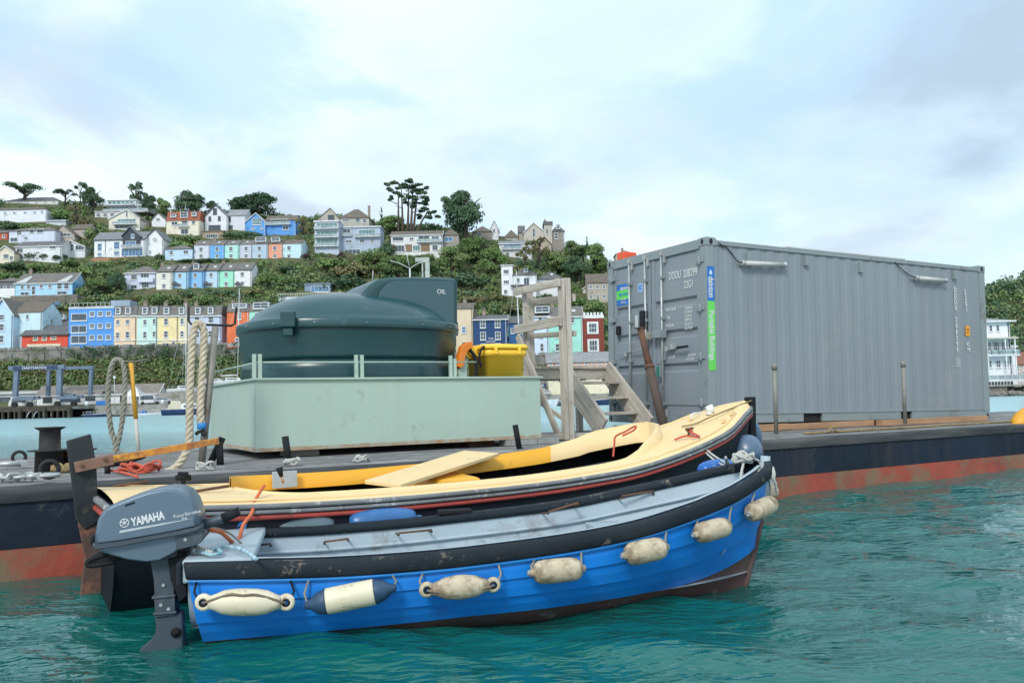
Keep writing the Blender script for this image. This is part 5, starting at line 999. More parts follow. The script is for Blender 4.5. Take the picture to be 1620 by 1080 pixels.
# ================================================================ TRAY + TANK
cu, cv, _ = UV(U(405, 660, 7.9)); TL, TW, TZ0, TZ1 = 3.22, 2.42, .675, 1.385
MT = WM[barge.name] @ Matrix.Translation((cu, cv, 0))
M_sage = pm('sage_steel', (.40, .52, .445), (.37, .48, .41), .6, .5, 0, .06, 3, dirt=(.30, .36, .33), dscale=2.5, damt=.15, streak=((.28, .20, .11), 3.5, .16))
M_rustedge = pm('rust_edge', (.36, .22, .12), (.40, .42, .36), 7, .85, .1, .4, 20)
tray = thing('bund_tray', 'pale sage green steel spill tray on the barge deck holding the fuel tank and bin', 'tray', M=MT)
w_ = .012; b = MB(); b.box(0, TL, 0, w_, TZ0+.03, TZ1-.022); obj('side_panel', b, M_sage, tray)
obj('side_panel', MB().box(0, TL, TW-w_, TW, TZ0+.03, TZ1-.022), M_sage, tray)
obj('end_panel', MB().box(-.002, w_-.002, .0125, TW-.0125, TZ0+.03, TZ1-.022), M_sage, tray); obj('end_panel', MB().box(TL-w_+.002, TL+.002, .0125, TW-.0125, TZ0+.03, TZ1-.022), M_sage, tray)
obj('floor', MB().box(.02, TL-.02, .02, TW-.02, TZ0+.04, TZ0+.06), M_sage, tray)
for x0, x1, y0, y1 in ((-.03, TL+.03, -.03, .03), (-.03, TL+.03, TW-.03, TW+.03), (-.03, .03, .032, TW-.032), (TL-.03, TL+.03, .032, TW-.032)): obj('rim', MB().box(x0, x1, y0, y1, TZ1-.021, TZ1), M_sage, tray, bev=.003)
b = MB()
for x0, x1, y0, y1 in ((-.005, TL+.005, -.005, .04), (-.005, .04, .041, TW)):
    n = 40
    for i in range(n):
        L_ = (x1-x0) if (x1-x0) > 1 else (y1-y0); z1 = TZ0+.034+.018*abs(noise.noise(V((i*.35, x1, 0))))
        if x1-x0 > 1: a_ = x0+(x1-x0)*i/n; b.box(a_, a_+(x1-x0)/n, y0, y1, TZ0, z1)
        else: a_ = y0+(y1-y0)*i/n; b.box(x0, x1, a_, a_+(y1-y0)/n, TZ0, z1)
obj('bottom_edge', b, M_rustedge, tray)
for x, y in ((.5, .25), (2.55, .3), (.5, 2.0), (2.7, 2.0)): obj('foot_block', MB().box(x-.16, x+.16, y-.1, y+.2, DECK+.006, TZ0+.0), M_rust if x > 1 else M_conc, tray)
b = MB().box(2.75, 3.15, -.02, .16, DECK+.005, TZ0-.004); obj('concrete_block', b, pm('block_grey', (.33, .34, .33), (.25, .25, .24), 6, .9, 0, .5, 30), tray)
obj('concrete_block', MB().box(3.16, 3.45, -.02, .16, DECK+.005, TZ0-.006), MATS['block_grey'], tray)
# hold-down rail round the tank
def TP(px, py, y): return (MT.inverted() @ onplane(px, py, MT @ V((0, y, 0)), BV))
rz = TZ1+.155
obj('rail', MB().tube([(.02, .05, rz), (2.42, .05, rz+.01)], .008, 6), M_sage, tray); obj('rail', MB().tube([(.02, .05, rz), (.02, 2.3, rz)], .008, 6), M_sage, tray)
for px in (402, 411, 563.5, 572.5, 713, 719.5):
    x = TP(px, 590, .05).x; obj('rail_post', MB().box(x-.017, x+.017, .035, .065, TZ1+.001, TZ1+(.235 if px != 719.5 else .2)), M_sage, tray)
# tank
tc_ = MT.inverted() @ U(554, 560, 9.72); tcx, tcy = tc_.x, tc_.y
M_tank = pm('tank_green', (.005, .050, .055), (.004, .040, .045), .8, .32, 0, .10, 3, dirt=(.02, .08, .09), dscale=1.5, damt=.25, spec=.65)
M_tankd = pm('tank_green_dark', (.010, .030, .034), None, 1, .5)
tank = thing('fuel_tank', 'large round dark green plastic fuel tank with domed lid standing in the sage tray', 'fuel tank', M=MT @ Matrix.Translation((tcx, tcy, 0)))
A_, B_ = 1.255, 1.07
def ring(k, z, p=2.35, n=72):
    o = []
    for i in range(n):
        a = 2*math.pi*i/n; c, s = math.cos(a), math.sin(a)
        o.append((math.copysign(abs(c)**(2/p), c)*(A_+k), math.copysign(abs(s)**(2/p), s)*(B_+k), z))
    return o
def scal(f, z, n=72): return [(x*f, y*f, z) for x, y, _ in ring(0, 0, 2.35-.35*(1-f), n)]
b = MB(); b.loft([ring(-.06, TZ0+.07), ring(-.03, TZ0+.1), ring(-.03, 1.50), ring(-.035, 1.575), ring(-.06, 1.585), ring(-.06, 1.597), ring(-.035, 1.607), ring(-.03, 1.64), ring(-.015, 1.90), ring(-.005, 1.93)], True, False)
obj('tank_body', b, M_tank, tank)
zr = 1.925
b = MB(); b.loft([ring(-.03, zr-.005), ring(.010, zr-.005), ring(.020, zr+.01), ring(.020, zr+.085), ring(.012, zr+.10), ring(-.03, zr+.104), scal(.925, zr+.125), scal(.90, zr+.165), scal(.85, zr+.235), scal(.76, zr+.31), scal(.64, zr+.375), scal(.50, zr+.425), scal(.34, zr+.455), scal(.18, zr+.47), scal(.02, zr+.475)], True, False)
lid = obj('lid', b, pm('tank_lid_green', (.013, .066, .074), (.011, .056, .064), .8, .30, 0, .06, 3, dirt=(.05, .12, .13), dscale=1.2, damt=.3, spec=.7), tank)  # lid green lighter than the body, gloss highlight put into the colour
b = MB()
for i in range(15):
    a = 2*math.pi*i/15; c, s = math.cos(a), math.sin(a); x = math.copysign(abs(c)**(2/2.35), c)*(A_+.021); y = math.copysign(abs(s)**(2/2.35), s)*(B_+.021); b.cyl((x, y, zr+.05), (x+c*.008, y+s*.008, zr+.05), .006, 8)
for k in b.sm: pass
struct(obj('rivet', b, M_galv, lid), 'stuff')
for px, k in ((467, 1), (722, .55)):
    g = (MT @ Matrix.Translation((tcx, tcy, 0))).inverted() @ onplane(px, 515, (MT @ V((tcx, tcy-B_-.04, 0))), BV)
    if px == 722: g = V((A_*.96, -.30, 0)); dirv = V((1, -.4, 0)).normalized()
    else:
        yy = -(B_+.045)*(1-abs(g.x/(A_+.045))**2.35)**(1/2.35); g = V((g.x, yy, 0)); dirv = V((-.38, -1, 0)).normalized()
    t_ = V((-dirv.y, dirv.x, 0)); c0 = g+V((0, 0, zr+.05))
    q = MB(); q.obox(c0+V((0, 0, .03))+dirv*.02, t_*.075*k, dirv*.045, V((0, 0, .085))); q.obox(c0-V((0, 0, .10))+dirv*.01, t_*.05*k, dirv*.03, V((0, 0, .045))); obj('clasp', q, M_tank, lid, bev=.012)
# filling cabinet on the lid
tm = MT @ Matrix.Translation((tcx, tcy, 0)); ti = tm.inverted()
def KP(px, py, y): q = ti @ onplane(px, py, tm @ V((0, y, 0)), BV); return (q.x, q.z)
yf = -.60; prof = [KP(px, py, yf) for px, py in ((560, 500), (566, 476), (574, 462), (585, 449), (600, 440), (618, 437), (660, 436.5), (695, 437), (721, 438.5), (724, 444), (724, 522), (640, 530))]
b = MB(); lay = [(-.60, .93, 0), (-.585, .965, .0), (-.55, .99, .0), (-.45, 1, 0), (0, 1, 0), (.35, 1, 0), (.42, .97, 0)]
cxm = sum(p[0] for p in prof)/len(prof); czm = sum(p[1] for p in prof)/len(prof); rings = []
for y, f, _ in lay: rings.append([(prof[-2][0]-(prof[-2][0]-x)*f if x < prof[-2][0] else x, y, prof[-1][1]+(z-prof[-1][1])*f) for x, z in prof])
b.loft(rings, True, True, False); cab = obj('cabinet', b, M_tank, tank, bev=.018)
pin = [KP(px, py, yf) for px, py in ((595, 520), (596, 476), (601, 461), (611, 450), (624, 445), (660, 444.5), (717, 446), (718, 521))]
b = MB(); b.prism(pin, (0, yf-.022, 0), (1, 0, 0), (0, 0, 1), (0, .02, 0)); obj('cabinet_panel', b, pm('tank_panel', (.050, .105, .125), (.045, .095, .115), .8, .45, 0, .05), tank, bev=.006)
b = MB(); x0, z0 = KP(723, 520, yf); x1, z1 = KP(723, 450, yf)
for i in range(6): zq = z0+.05+(z1-z0-.08)*i/5; b.box(x0+.003, x0+.07, -.24, .45, zq-.025, zq+.022)
obj('vent_grille', b, M_blkr, tank); q = KP(697, 462, yf)
letter('OIL', .075, M_white, tank, (q[0], yf-.0235, q[1]), (1, 0, 0), (0, 0, 1))
# orange nozzle holster and hose
M_or = pm('orange_plastic', (.80, .22, .02), None, 2, .4); hb = TP(736, 565, .35)
nz = thing('fuel_nozzle', 'orange fuel nozzle holder with black hose between the tank and the yellow bin', 'fuel nozzle', M=MT @ Matrix.Translation((hb.x, .35, TZ0+.06)))
def NP(px, py): q = TP(px, py, .35); return (q.x-hb.x, q.z-TZ0-.06)
b = MB(); b.prism([NP(*k) for k in ((728, 548), (737, 541), (745, 541), (746, 548), (737, 556), (733, 566), (732, 577), (727, 583), (722, 580), (724, 562))], (0, -.05, 0), (1, 0, 0), (0, 0, 1), (0, .1, 0)); obj('holster', b, M_or, nz, bev=.01)
pts = [NP(*k) for k in ((742, 551), (750, 563), (754, 580), (751, 598), (744, 610))]; obj('hose', MB().tube(smooth([(x, 0, z) for x, z in pts], 5), .020, 10), M_blkr, nz)
q = NP(733, 600); obj('stand', MB().box(q[0]-.05, q[0]+.05, .0, .04, 0, NP(733, 570)[1]), M_sage, nz)
# yellow wheelie bin
bc = TP(785, 597, .62); M_yel = pm('bin_yellow', (.98, .62, .05), (.95, .59, .05), 2, .42, 0, .03, 6)
bin_ = thing('wheelie_bin', 'bright yellow wheelie bin standing in the right end of the sage tray', 'bin', M=MT @ Matrix.Translation((bc.x, .62, TZ0+.06)))
zb = TP(785, 551, .36).z-TZ0-.06; hw = .285; hd = .30
def rr_(w, d, z, r=.07): 
    o = []
    for cx0, cy0, a0 in ((w-r, d-r, 0), (-w+r, d-r, 90), (-w+r, -d+r, 180), (w-r, -d+r, 270)):
        for k in range(5): a = math.radians(a0+k*22.5); o.append((cx0+r*math.cos(a), cy0+r*math.sin(a), z))
    return o
b = MB(); b.loft([rr_(hw*.80, hd*.78, .02), rr_(hw*.92, hd*.92, zb-.09), rr_(hw*.985, hd*.99, zb-.085), rr_(hw*1.0, hd, zb-.01)], True, True, True); obj('bin_body', b, M_yel, bin_)
b = MB(); b.loft([rr_(hw*1.045, hd*1.05, zb-.006), rr_(hw*1.055, hd*1.06, zb+.025), rr_(hw*1.0, hd*1.0, zb+.05), rr_(hw*.6, hd*.6, zb+.062)], True, True, True); lidb = obj('lid', b, M_yel, bin_)
b = MB()
for s in (-.12, .12): b.tube(smooth([(-hw*1.0, s, zb), (-hw*1.16, s, zb+.01), (-hw*1.18, s, zb-.05), (-hw*.98, s, zb-.10)], 4), .012, 8)
b.tube([(-hw*1.17, -.14, zb-.015), (-hw*1.17, .14, zb-.015)], .014, 8); obj('handle', b, M_yel, bin_)
for s in (-.17, .15): obj('lid_clip', MB().box(s-.018, s+.018, -hd*1.09, -hd*1.0, zb-.07, zb+.01), M_yel, bin_, bev=.004)
for s in (-.2, .2): obj('wheel', MB().cyl((-hw*.85, s-.03, .03), (-hw*.85, s+.03, .03), .09, 16), M_blkr, bin_)
b = MB(); b.tube(smooth([(-hw*.8, -.25, zb+.03), (-hw*1.15, -.27, zb+.0), (-hw*1.3, -.27, zb-.12), (-hw*1.2, -.27, zb-.22)], 4), .014, 8); tag(obj('delivery_hose', b, M_blkr, None), 'short loop of black hose draped over the left corner of the yellow bin', 'hose'); bpy.data.objects['delivery_hose'].matrix_world = MT @ Matrix.Translation((bc.x, .62, TZ0+.06))
# ================================================================ CONTAINER
th = math.radians(27.056); ex = V((math.cos(th), math.sin(th), -.01394)); ey = V((-math.sin(th), math.cos(th), .01728)); ex.normalize(); ey = (ey-ex*ey.dot(ex)).normalized(); ez = ex.cross(ey)
CMx = Matrix.Identity(4); co_ = V((2.635, 11.147, .700))
for i in range(3): CMx[i][0] = ex[i]; CMx[i][1] = ey[i]; CMx[i][2] = ez[i]; CMx[i][3] = co_[i]
CI = CMx.inverted(); CL, CW, CH = 6.058, 2.438, 2.591
M_cont = pm('container_grey', (.235, .270, .300), (.210, .242, .268), .35, .5, 0, .04, 3, dirt=(.26, .28, .28), dscale=1.2, damt=.22, streak=((.14, .13, .12), 2.4, .13))
M_contl = pm('container_frame', (.235, .28, .29), (.205, .25, .26), .6, .5, 0, .05, 4, dirt=(.16, .14, .12), dscale=2.5, damt=.22)
M_dark = M_dark
ct = thing('shipping_container', 'grey twenty foot shipping container on timber bearers at the right of the barge deck', 'shipping container', M=CMx)
def CD(px, py, x=.06): q = CI @ onplane(px, py, CMx @ V((x, 0, 0)), ex); return (q.y, q.z)
def CS(px, py, y=0.0): q = CI @ onplane(px, py, CMx @ V((0, y, 0)), ey); return (q.x, q.z)
for x in (0, CL-.15):
    for y in (0, CW-.15):
        obj('corner_post', MB().box(x+.006, x+.144, y+.006, y+.144, .119, CH-.119), M_contl, ct, bev=.008)
for x in (0, CL-.178):
    for y in (0, CW-.162):
        for z in (0, CH-.118):
            cc = MB().box(x, x+.178, y, y+.162, z, z+.118); o = obj('corner_casting', cc, M_contl, ct, bev=.01)
            h_ = MB(); xf = x-.002 if x == 0 else x+.18; sgn = 1
            def oval(cx, cy, cz, axis, rx, rz, nn=14):
                pts = []
                for i in range(nn):
                    a = 2*math.pi*i/nn; dx, dz = math.cos(a)*rx, math.sin(a)*rz
                    pts.append((cx+(dx if axis == 'y' else 0), cy+(dx if axis == 'x' else 0), cz+dz))
                return pts
            h_.poly(oval(xf, y+.081, z+.059, 'x', .026, .04)[::-1]); h_.poly(oval(x+.089, y-.002 if y == 0 else y+.164, z+.059, 'y', .03, .042)); obj('casting_hole', h_, M_black, o)
obj('end_sill', MB().box(.01, .15, .163, CW-.163, .0, .13), M_contl, ct, bev=.006); obj('end_header', MB().box(.01, .13, .163, CW-.163, CH-.145, CH-.01), M_contl, ct, bev=.006)
obj('end_header', MB().box(CL-.13, CL-.01, .163, CW-.163, CH-.145, CH-.01), M_contl, ct); obj('end_panel', MB().box(CL-.08, CL-.04, .145, CW-.145, 0, CH-.145), M_cont, ct)
def corrug(y, s, z0=.165, z1=2.50):
    b = MB(); x = .146; pts = [(x, 0)]; P = .262
    while x+P < CL-.15:
        pts += [(x+.065, 0), (x+.065+.045, .010), (x+.065+.045+.085, .010), (x+P-.022, 0)]; x += P
    pts.append((CL-.146, 0)); b.loft([[(px_, y+s*d, z) for px_, d in pts] for z in (z0, z1)], False, False, False); return b
obj('side_panel', corrug(.022, 1), M_cont, ct); obj('side_panel', corrug(CW-.022, -1), M_cont, ct)
for y in (.004, CW-.064): obj('top_rail', MB().box(.18, CL-.18, y, y+.06, CH-.10, CH-.035), M_contl, ct, bev=.006)
x1_, z1_ = CS(1272, 655); x2_, _ = CS(1302, 655); x3_, _ = CS(1426, 650); x4_, _ = CS(1444, 650)
for a, b_ in ((.18, x1_), (x2_, x3_), (x4_, CL-.18)): obj('bottom_rail', MB().box(a, b_, .006, .05, .035, .155), M_contl, ct, bev=.004)
b = MB(); b.box(.18, CL-.18, -.004, .06, .1555, .166); obj('rail_lip', b, M_contl, ct)
for a, b_ in ((x1_, x2_), (x3_, x4_)): obj('forklift_pocket', MB().box(a, b_, .05, .3, .03, .155), M_black, ct)
b = MB().box(.18, CL-.18, .07, CW-.07, .03, .14); obj('floor_frame', b, M_black, ct)
b = MB(); pts = [(.1, 0)]; x = .1
while x < CL-.25: pts += [(x+.1, 0), (x+.13, .02), (x+.18, .02), (x+.21, 0)]; x += .21
b.loft([[(px_, y, CH-.055+d) for px_, d in pts] for y in (.03, CW-.03)], False, False, False); obj('roof', b, M_contl, ct)
xa, _ = CS(1245, 392); xb, _ = CS(1432, 408); obj('roof_strip', MB().box(xa, xb, .0, .07, CH-.034, CH-.012), pm('strip_white', (.68, .70, .70), None, 2, .5), ct)
# doors
grooves = []
for yt in (471, 520, 574): _, zt = CD(1080, yt); grooves.append(zt)
M_gask = pm('door_gasket', (.02, .028, .032), None, 2, .7)
mid = CD(1033.5, 500)[0]
for a, b_ in ((.155, mid-.012), (mid+.012, CW-.155)):
    z0, z1 = .135, CH-.15; pr = [(z0, .05), (z0+.14, .05), (z0+.15, .035)]
    for g in sorted(grooves): pr += [(g-.13, .035), (g-.10, .075), (g-.025, .075), (g+.003, .035)]
    pr += [(z1-.22, .035), (z1-.215, .042), (z1, .042)]; b = MB(); e = .085
    b.loft([[(x, y, z) for z, x in pr] for y in (b_-e, a+e)], False, False, False)
    for y0, y1 in ((a, a+e), (b_-e, b_)): b.box(.03, .09, y0, y1, z0, z1)
    b.box(.0301, .09, a+e, b_-e, z0-.001, z0+.02); b.box(.08, .1, a+e, b_-e, z0, z1)
    dr = obj('container_door', b, M_cont, ct)
    gk = MB(); gk.box(.045, .12, a-.0115, a-.001, z0, z1); gk.box(.045, .12, b_+.001, b_+.0115, z0, z1); gk.box(.045, .12, a-.01, b_+.01, z1+.001, z1+.014); obj('gasket', gk, M_gask, dr)
    side_ = a if a < 1 else b_
    for z in (.32, .95, 1.62, 2.28):
        hq = MB(); y0 = side_-.10 if a < 1 else side_-.06; hq.box(-.012, .03, y0, y0+.16, z-.03, z+.03); yk = side_-.02 if a < 1 else side_+.02; hq.cyl((-.012, yk, z-.055), (-.012, yk, z+.055), .022, 10); obj('hinge', hq, M_contl, dr, bev=.003)
ld = [o for o in ct.children if o.name.startswith('container_door')]
for i, (px, leaf) in enumerate(((996, 1), (1021, 1), (1047, 0))):
    y, _ = CD(px, 500, -.01); q = MB(); q.cyl((-.01, y, .06), (-.01, y, CH-.06), .0165, 12); bar = obj('lock_bar', q, M_galv, ld[leaf])
    for z in (.30, .95, 1.55, 2.15): obj('bar_bracket', MB().box(-.03, .034, y-.035, y+.035, z-.022, z+.022), M_contl, bar, bev=.004)
    for z in (.075, CH-.085): obj('cam_keeper', MB().box(-.03, .02, y-.03, y+.03, z-.035, z+.035).box(-.015, .03, y-.075, y-.045, z-.14 if z > 1 else z+.02, z-.02 if z > 1 else z+.14), M_galv, bar, bev=.004)
# door handles, lock box, padlock, vents
def hnd(p0, p1, tip=None):
    a = CD(*p0, -.05); c = CD(*p1, -.05); q = MB(); q.beam((-.035, a[0], a[1]), (-.05, c[0], c[1]), .012, .028, (1, 0, 0)); return q
obj('door_handle', hnd((996, 556), (978, 559)), M_galv, ld[1], bev=.003); obj('door_handle', hnd((1000, 556), (1018, 552)), M_galv, ld[1], bev=.003)
o = obj('door_handle', hnd((1052, 553), (1088, 548)), M_galv, ld[0], bev=.003); a = CD(1071, 550, -.05); c = CD(1088, 547.5, -.05); obj('handle_grip', MB().tube([(-.052, a[0], a[1]), (-.054, c[0], c[1])], .019, 10), M_blkr, o)
for px, py in ((991, 560), (1064, 548), (1056, 552)): a = CD(px, py, -.02); obj('catch', MB().box(-.05, .034, a[0]-.03, a[0]+.03, a[1]-.035, a[1]+.035), M_galv, ld[1 if px < 1030 else 0], bev=.006)
a = CD(1042, 529, -.05); obj('lock_box', MB().box(-.10, .03, a[0]-.09, a[0]+.10, a[1]-.055, a[1]+.06), M_contl, ct, bev=.008)
a = CD(1025, 532, -.05); obj('lock_box', MB().box(-.13, -.01, a[0]-.06, a[0]+.05, a[1]-.06, a[1]+.06), pm('lock_grey', (.33, .34, .31), None, 3, .5), ct, bev=.02)
a = CD(1043, 587, -.03); k_ = obj('key_safe', MB().box(-.055, .03, a[0]-.042, a[0]+.042, a[1]-.09, a[1]+.09), M_contl, ct, bev=.01); obj('key_panel', MB().box(-.06, -.0555, a[0]-.036, a[0]+.025, a[1]-.075, a[1]+.075), pm('key_green', (.01, .20, .14), None), k_)
a = CD(1018, 505, -.02); obj('meter_box', MB().box(-.07, .03, a[0]-.05, a[0]+.045, a[1]-.16, a[1]+.13), M_blkr, ct, bev=.012)
a = CD(1012, 508, -.02); obj('white_tag', MB().box(-.08, -.071, a[0]-.03, a[0]+.03, a[1]-.12, a[1]+.09), pm('tag_white', (.65, .68, .68), None), ct)
a = CD(978, 523, -.0); obj('door_vent', MB().box(-.025, .034, a[0]-.045, a[0]+.045, a[1]-.07, a[1]+.075), M_blkr, ld[1], bev=.02)
# lettering on the door:   local x axis of text = -y, up = z
TX, TU = V((0, -1, 0)), V((0, 0, 1))
M_let = pm('stencil_white', (.62, .66, .66), None, 1, .6)
def dl(s, px, py, hpx, x=.0325, sq=.62, mat=None, al='LEFT', bold=.002): x = .0285 if x == .0325 else x; y, z = CD(px, py, x); k = abs(CD(px, py-hpx, x)[1]-z); letter(s, k*1.55, mat or M_let, ld[0] if px > 1033 else ld[1], (x, y, z), TX, TU, squeeze=sq, align=al, bold=bold)
dl('DDDU', 1058, 438, 11, sq=.60); dl('208299', 1081, 434.0, 12, sq=.60); dl('22G1', 1082, 451.5, 11, sq=.60)
y, z = CD(1111.5, 428.5, .029); letter('3', .13, M_let, ld[0], (.0285, y, z), TX, TU, squeeze=.6, align='CENTER', bold=.003); q = MB(); 
for a0, a1, b0, b1 in ((-.045, .045, -.09, -.08), (-.045, .045, .08, .09), (-.045, -.037, -.08, .08), (.037, .045, -.08, .08)): q.box(.0285, .0297, y+a0, y+a1, z+b0, z+b1)
obj('check_box', q, M_let, ld[0])
for i, (l, n1_, n2_) in enumerate((('MAX GROSS', '30,480 KG', '67,200 LB'), ('TARE', '2,220 KG', '4,890 LB'), ('PAYLOAD', '28,260 KG', '62,310 LB'))):
    dl(l, 1054, 491+i*12.5, 4.6, sq=.62, bold=.001); dl(n1_, 1083, 488+i*12.5, 4.2, sq=.72, bold=.0012); dl(n2_, 1083, 494+i*12.5, 4.2, sq=.72, bold=.0012)
dl('CU. CAP', 1057, 565.5, 4.8, sq=.62, bold=.001); dl('33.2 CU.M', 1088, 562, 4.2, sq=.66, bold=.0012); dl('1,172 CU.FT', 1085, 568.5, 4.2, sq=.66, bold=.0012)
M_sblue = pm('sticker_blue', (.015, .16, .55), None, 1, .4); M_sgreen = pm('sticker_green', (.13, .66, .10), None, 1, .4)
def dsheet(px0, px1, y0, y1, x, mat, name='sticker'):
    a = CD(px0, y0, x); c = CD(px1, y1, x); return obj(name, MB().box(x-.001, x+.001, min(a[0], c[0]), max(a[0], c[0]), min(a[1], c[1]), max(a[1], c[1])), mat, ld[1])
dsheet(975.5, 997, 451.5, 481, .031, M_sblue); dsheet(975.5, 997, 461, 471.5, .0285, M_sgreen); dsheet(1009, 1017, 449, 461, .031, pm('sticker_pale', (.32, .52, .78), None))
y, z = CD(987, 456, .028); letter('dainton', .085, M_let, ld[1], (.0275, y, z), TX, TU, squeeze=.8, bold=.002); y, z = CD(986.5, 466, .028); letter('01 2 3 4 5 6', .05, M_sblue, ld[1], (.0265, y, z), TX, TU, squeeze=.8) if 0 else letter('SELF STORE', .055, M_sblue, ld[1], (.0265, y, z), TX, TU, squeeze=.85, bold=.002)
y, z = CD(986.5, 475.5, .028); letter('portable\nbuildings', .05, M_let, ld[1], (.0275, y, z), TX, TU, squeeze=.85)
y, z = CD(1013, 455, .028); letter('iC', .10, M_sblue, ld[1], (.0285, y, z), TX, TU, squeeze=.8, bold=.003)
# vertical sticker on the corner post: text runs downwards
SX, SU = V((0, 0, -1)), V((1, 0, 0))
a0 = CS(1120, 422, .003); a1 = CS(1137.5, 422, .003); zb0 = CS(1129, 476, .003)[1]; zc0 = CS(1131, 585.5, .003)[1]; zt0 = CS(1128, 421.5, .003)[1]; xs0, xs1 = .012, .138
obj('name_sticker', MB().box(xs0, xs1, .0015, .0035, zb0, zt0), M_sblue, ct); obj('name_sticker', MB().box(xs0, xs1, .0016, .0036, zc0, zb0-.001), M_sgreen, ct)
letter('dainton', .135, M_let, ct, ((xs0+xs1)/2+.0, .0005, (zt0*.40+zb0*.60)), SX, SU, bold=.004, squeeze=.72)
letter('Portable Buildings', .12, M_let, ct, ((xs0+xs1)/2, .0005, (zb0+zc0)/2), SX, SU, bold=.003, squeeze=.79)
q = MB(); zt1 = zt0-.075; q.prism([(-.03, -.02), (0, .035), (.03, -.02), (.0, -.045)], ((xs0+xs1)/2, .0, zt1), (1, 0, 0), (0, 0, 1), (0, .001, 0)); obj('arrow_logo', q, pm('logo_pale', (.55, .70, .90), None), ct)
# upright letters stacked on the long side
def stack(s, px0, py0, px1, py1, hgt, sq=.7):
    a, c = CS(px0, py0, .018), CS(px1, py1, .018); n = len(s)
    for i, ch in enumerate(s):
        if ch == ' ': continue
        f = i/(n-1); letter(ch, hgt, M_let, ct, (a[0]+(c[0]-a[0])*f, .0185, a[1]+(c[1]-a[1])*f), (1, 0, 0), (0, 0, 1), squeeze=sq, bold=.005)
stack('DDDU 208299 3', 1511, 459, 1515.5, 573, .115); stack('22G1', 1527, 462, 1529, 490, .115)
q = MB(); a = CS(1515.5, 573, .018)
for a0, a1, b0, b1 in ((-.055, .055, -.07, -.06), (-.055, .055, .06, .07), (-.055, -.045, -.06, .06), (.045, .055, -.06, .06)): q.box(a[0]+a0, a[0]+a1, .0175, .019, a[1]+b0, a[1]+b1)
obj('check_box', q, M_let, ct)
a = CS(1531, 523.5, .018); obj('warning_sticker', MB().box(a[0]-.055, a[0]+.055, .0175, .019, a[1]-.085, a[1]+.085), pm('sticker_amber', (.85, .36, .02), None), ct); letter('2.6\nm', .05, M_black, ct, (a[0], .017, a[1]), (1, 0, 0), (0, 0, 1))
a = CS(1532, 549, .018); letter('iC\n70', .085, M_let, ct, (a[0], .0185, a[1]), (1, 0, 0), (0, 0, 1), bold=.003)
# strip lamps with cable, hooks
for i, (px0, px1, y0, y1) in enumerate(((1174, 1243, 416, 419), (1449, 1497, 439.5, 444))):
    a, c = CS(px0, y0, -.05), CS(px1, y1, -.05); t_ = thing('strip_lamp', ['white tubular strip lamp near the door end of the container side', 'white tubular strip lamp near the far end of the container side'][i], 'lamp', M=CMx @ Matrix.Translation((a[0], 0, a[1]))); Ld = c[0]-a[0]; dz = c[1]-a[1]
    obj('lamp_tube', MB().tube([(.03, -.05, 0), (Ld-.03, -.05, dz)], .034, 14), pm('lamp_tube', (.60, .61, .58), None, 2, .35), t_)
    for e in (0, 1): x = -.01 if e == 0 else Ld-.05; z = dz*e; obj('lamp_end', MB().lathe([(.03, 0), (.042, .01), (.042, .05), (.03, .06)], (x, -.05, z), (1, 0, 0), 12), M_galv, t_); obj('lamp_bracket', MB().box(x+.015, x+.045, -.05, .02, z-.02, z+.02), M_galv, t_)
    obj('lamp_cable', MB().tube(smooth([(-.0, -.05, 0), (-.06, -.02, .03), (-.12, 0.0, .11), (-.22, .0, .20), (-.34, .0, CH-.09-a[1]), (-.40, .02, CH-.03-a[1])] if i == 0 else [(0, -.05, 0), (-.12, -.01, .05), (-.32, 0, .16), (-.42, 0, CH-.09-a[1])], 5), .008, 6), M_blkr, t_)
for px, py in ((1184, 408), (1275, 412), (1361, 423), (1510, 434)):
    a = CS(px, py, .0); obj('side_hook', MB().box(a[0]-.03, a[0]+.03, -.03, .05, a[1]-.08, a[1]+.07), M_contl, ct, bev=.004)
a = CMx @ V((.15, CW-.45, CH)); ob = obj('roof_beacon', MB().box(-.13, .13, -.1, .1, 0, .13), pm('orange_box', (.80, .10, .03), None, 2, .5), None, bev=.02); tag(ob, 'small orange box on the left end of the container roof', 'box'); ob.matrix_world = CMx @ Matrix.Translation((.22, CW-.25, CH+.001))
# bearers under the container
for i, (u_, v_, L_, nm) in enumerate(((7.9, 1.72, 1.35, 'left'), (9.05, 1.62, 1.9, 'middle'), (10.9, 1.35, 2.5, 'right'))):
    o = obj('timber_bearer', MB().box(0, L_, 0, .12, 0, .085 if i else .092), M_fresh, None, bev=.004); tag(o, 'orange brown timber bearer lying on the deck under the %s part of the container' % nm, 'timber'); o.matrix_world = WM[barge.name] @ Matrix.Translation((u_, v_, DECK+.006)) @ Matrix.Rotation(math.radians(-3), 4, 'Z')
for i, u_ in enumerate((8.1, 10.6, 13.3)):
    o = obj('timber_bearer', MB().box(0, .15, 0, 2.3, 0, .07), M_wood, None, bev=.004); tag(o, 'cross timber in the dark gap under the container, %s' % ['door end', 'middle', 'far end'][i], 'timber'); o.matrix_world = WM[barge.name] @ Matrix.Translation((u_, 1.95+(u_-8)*-.05, DECK+.005))
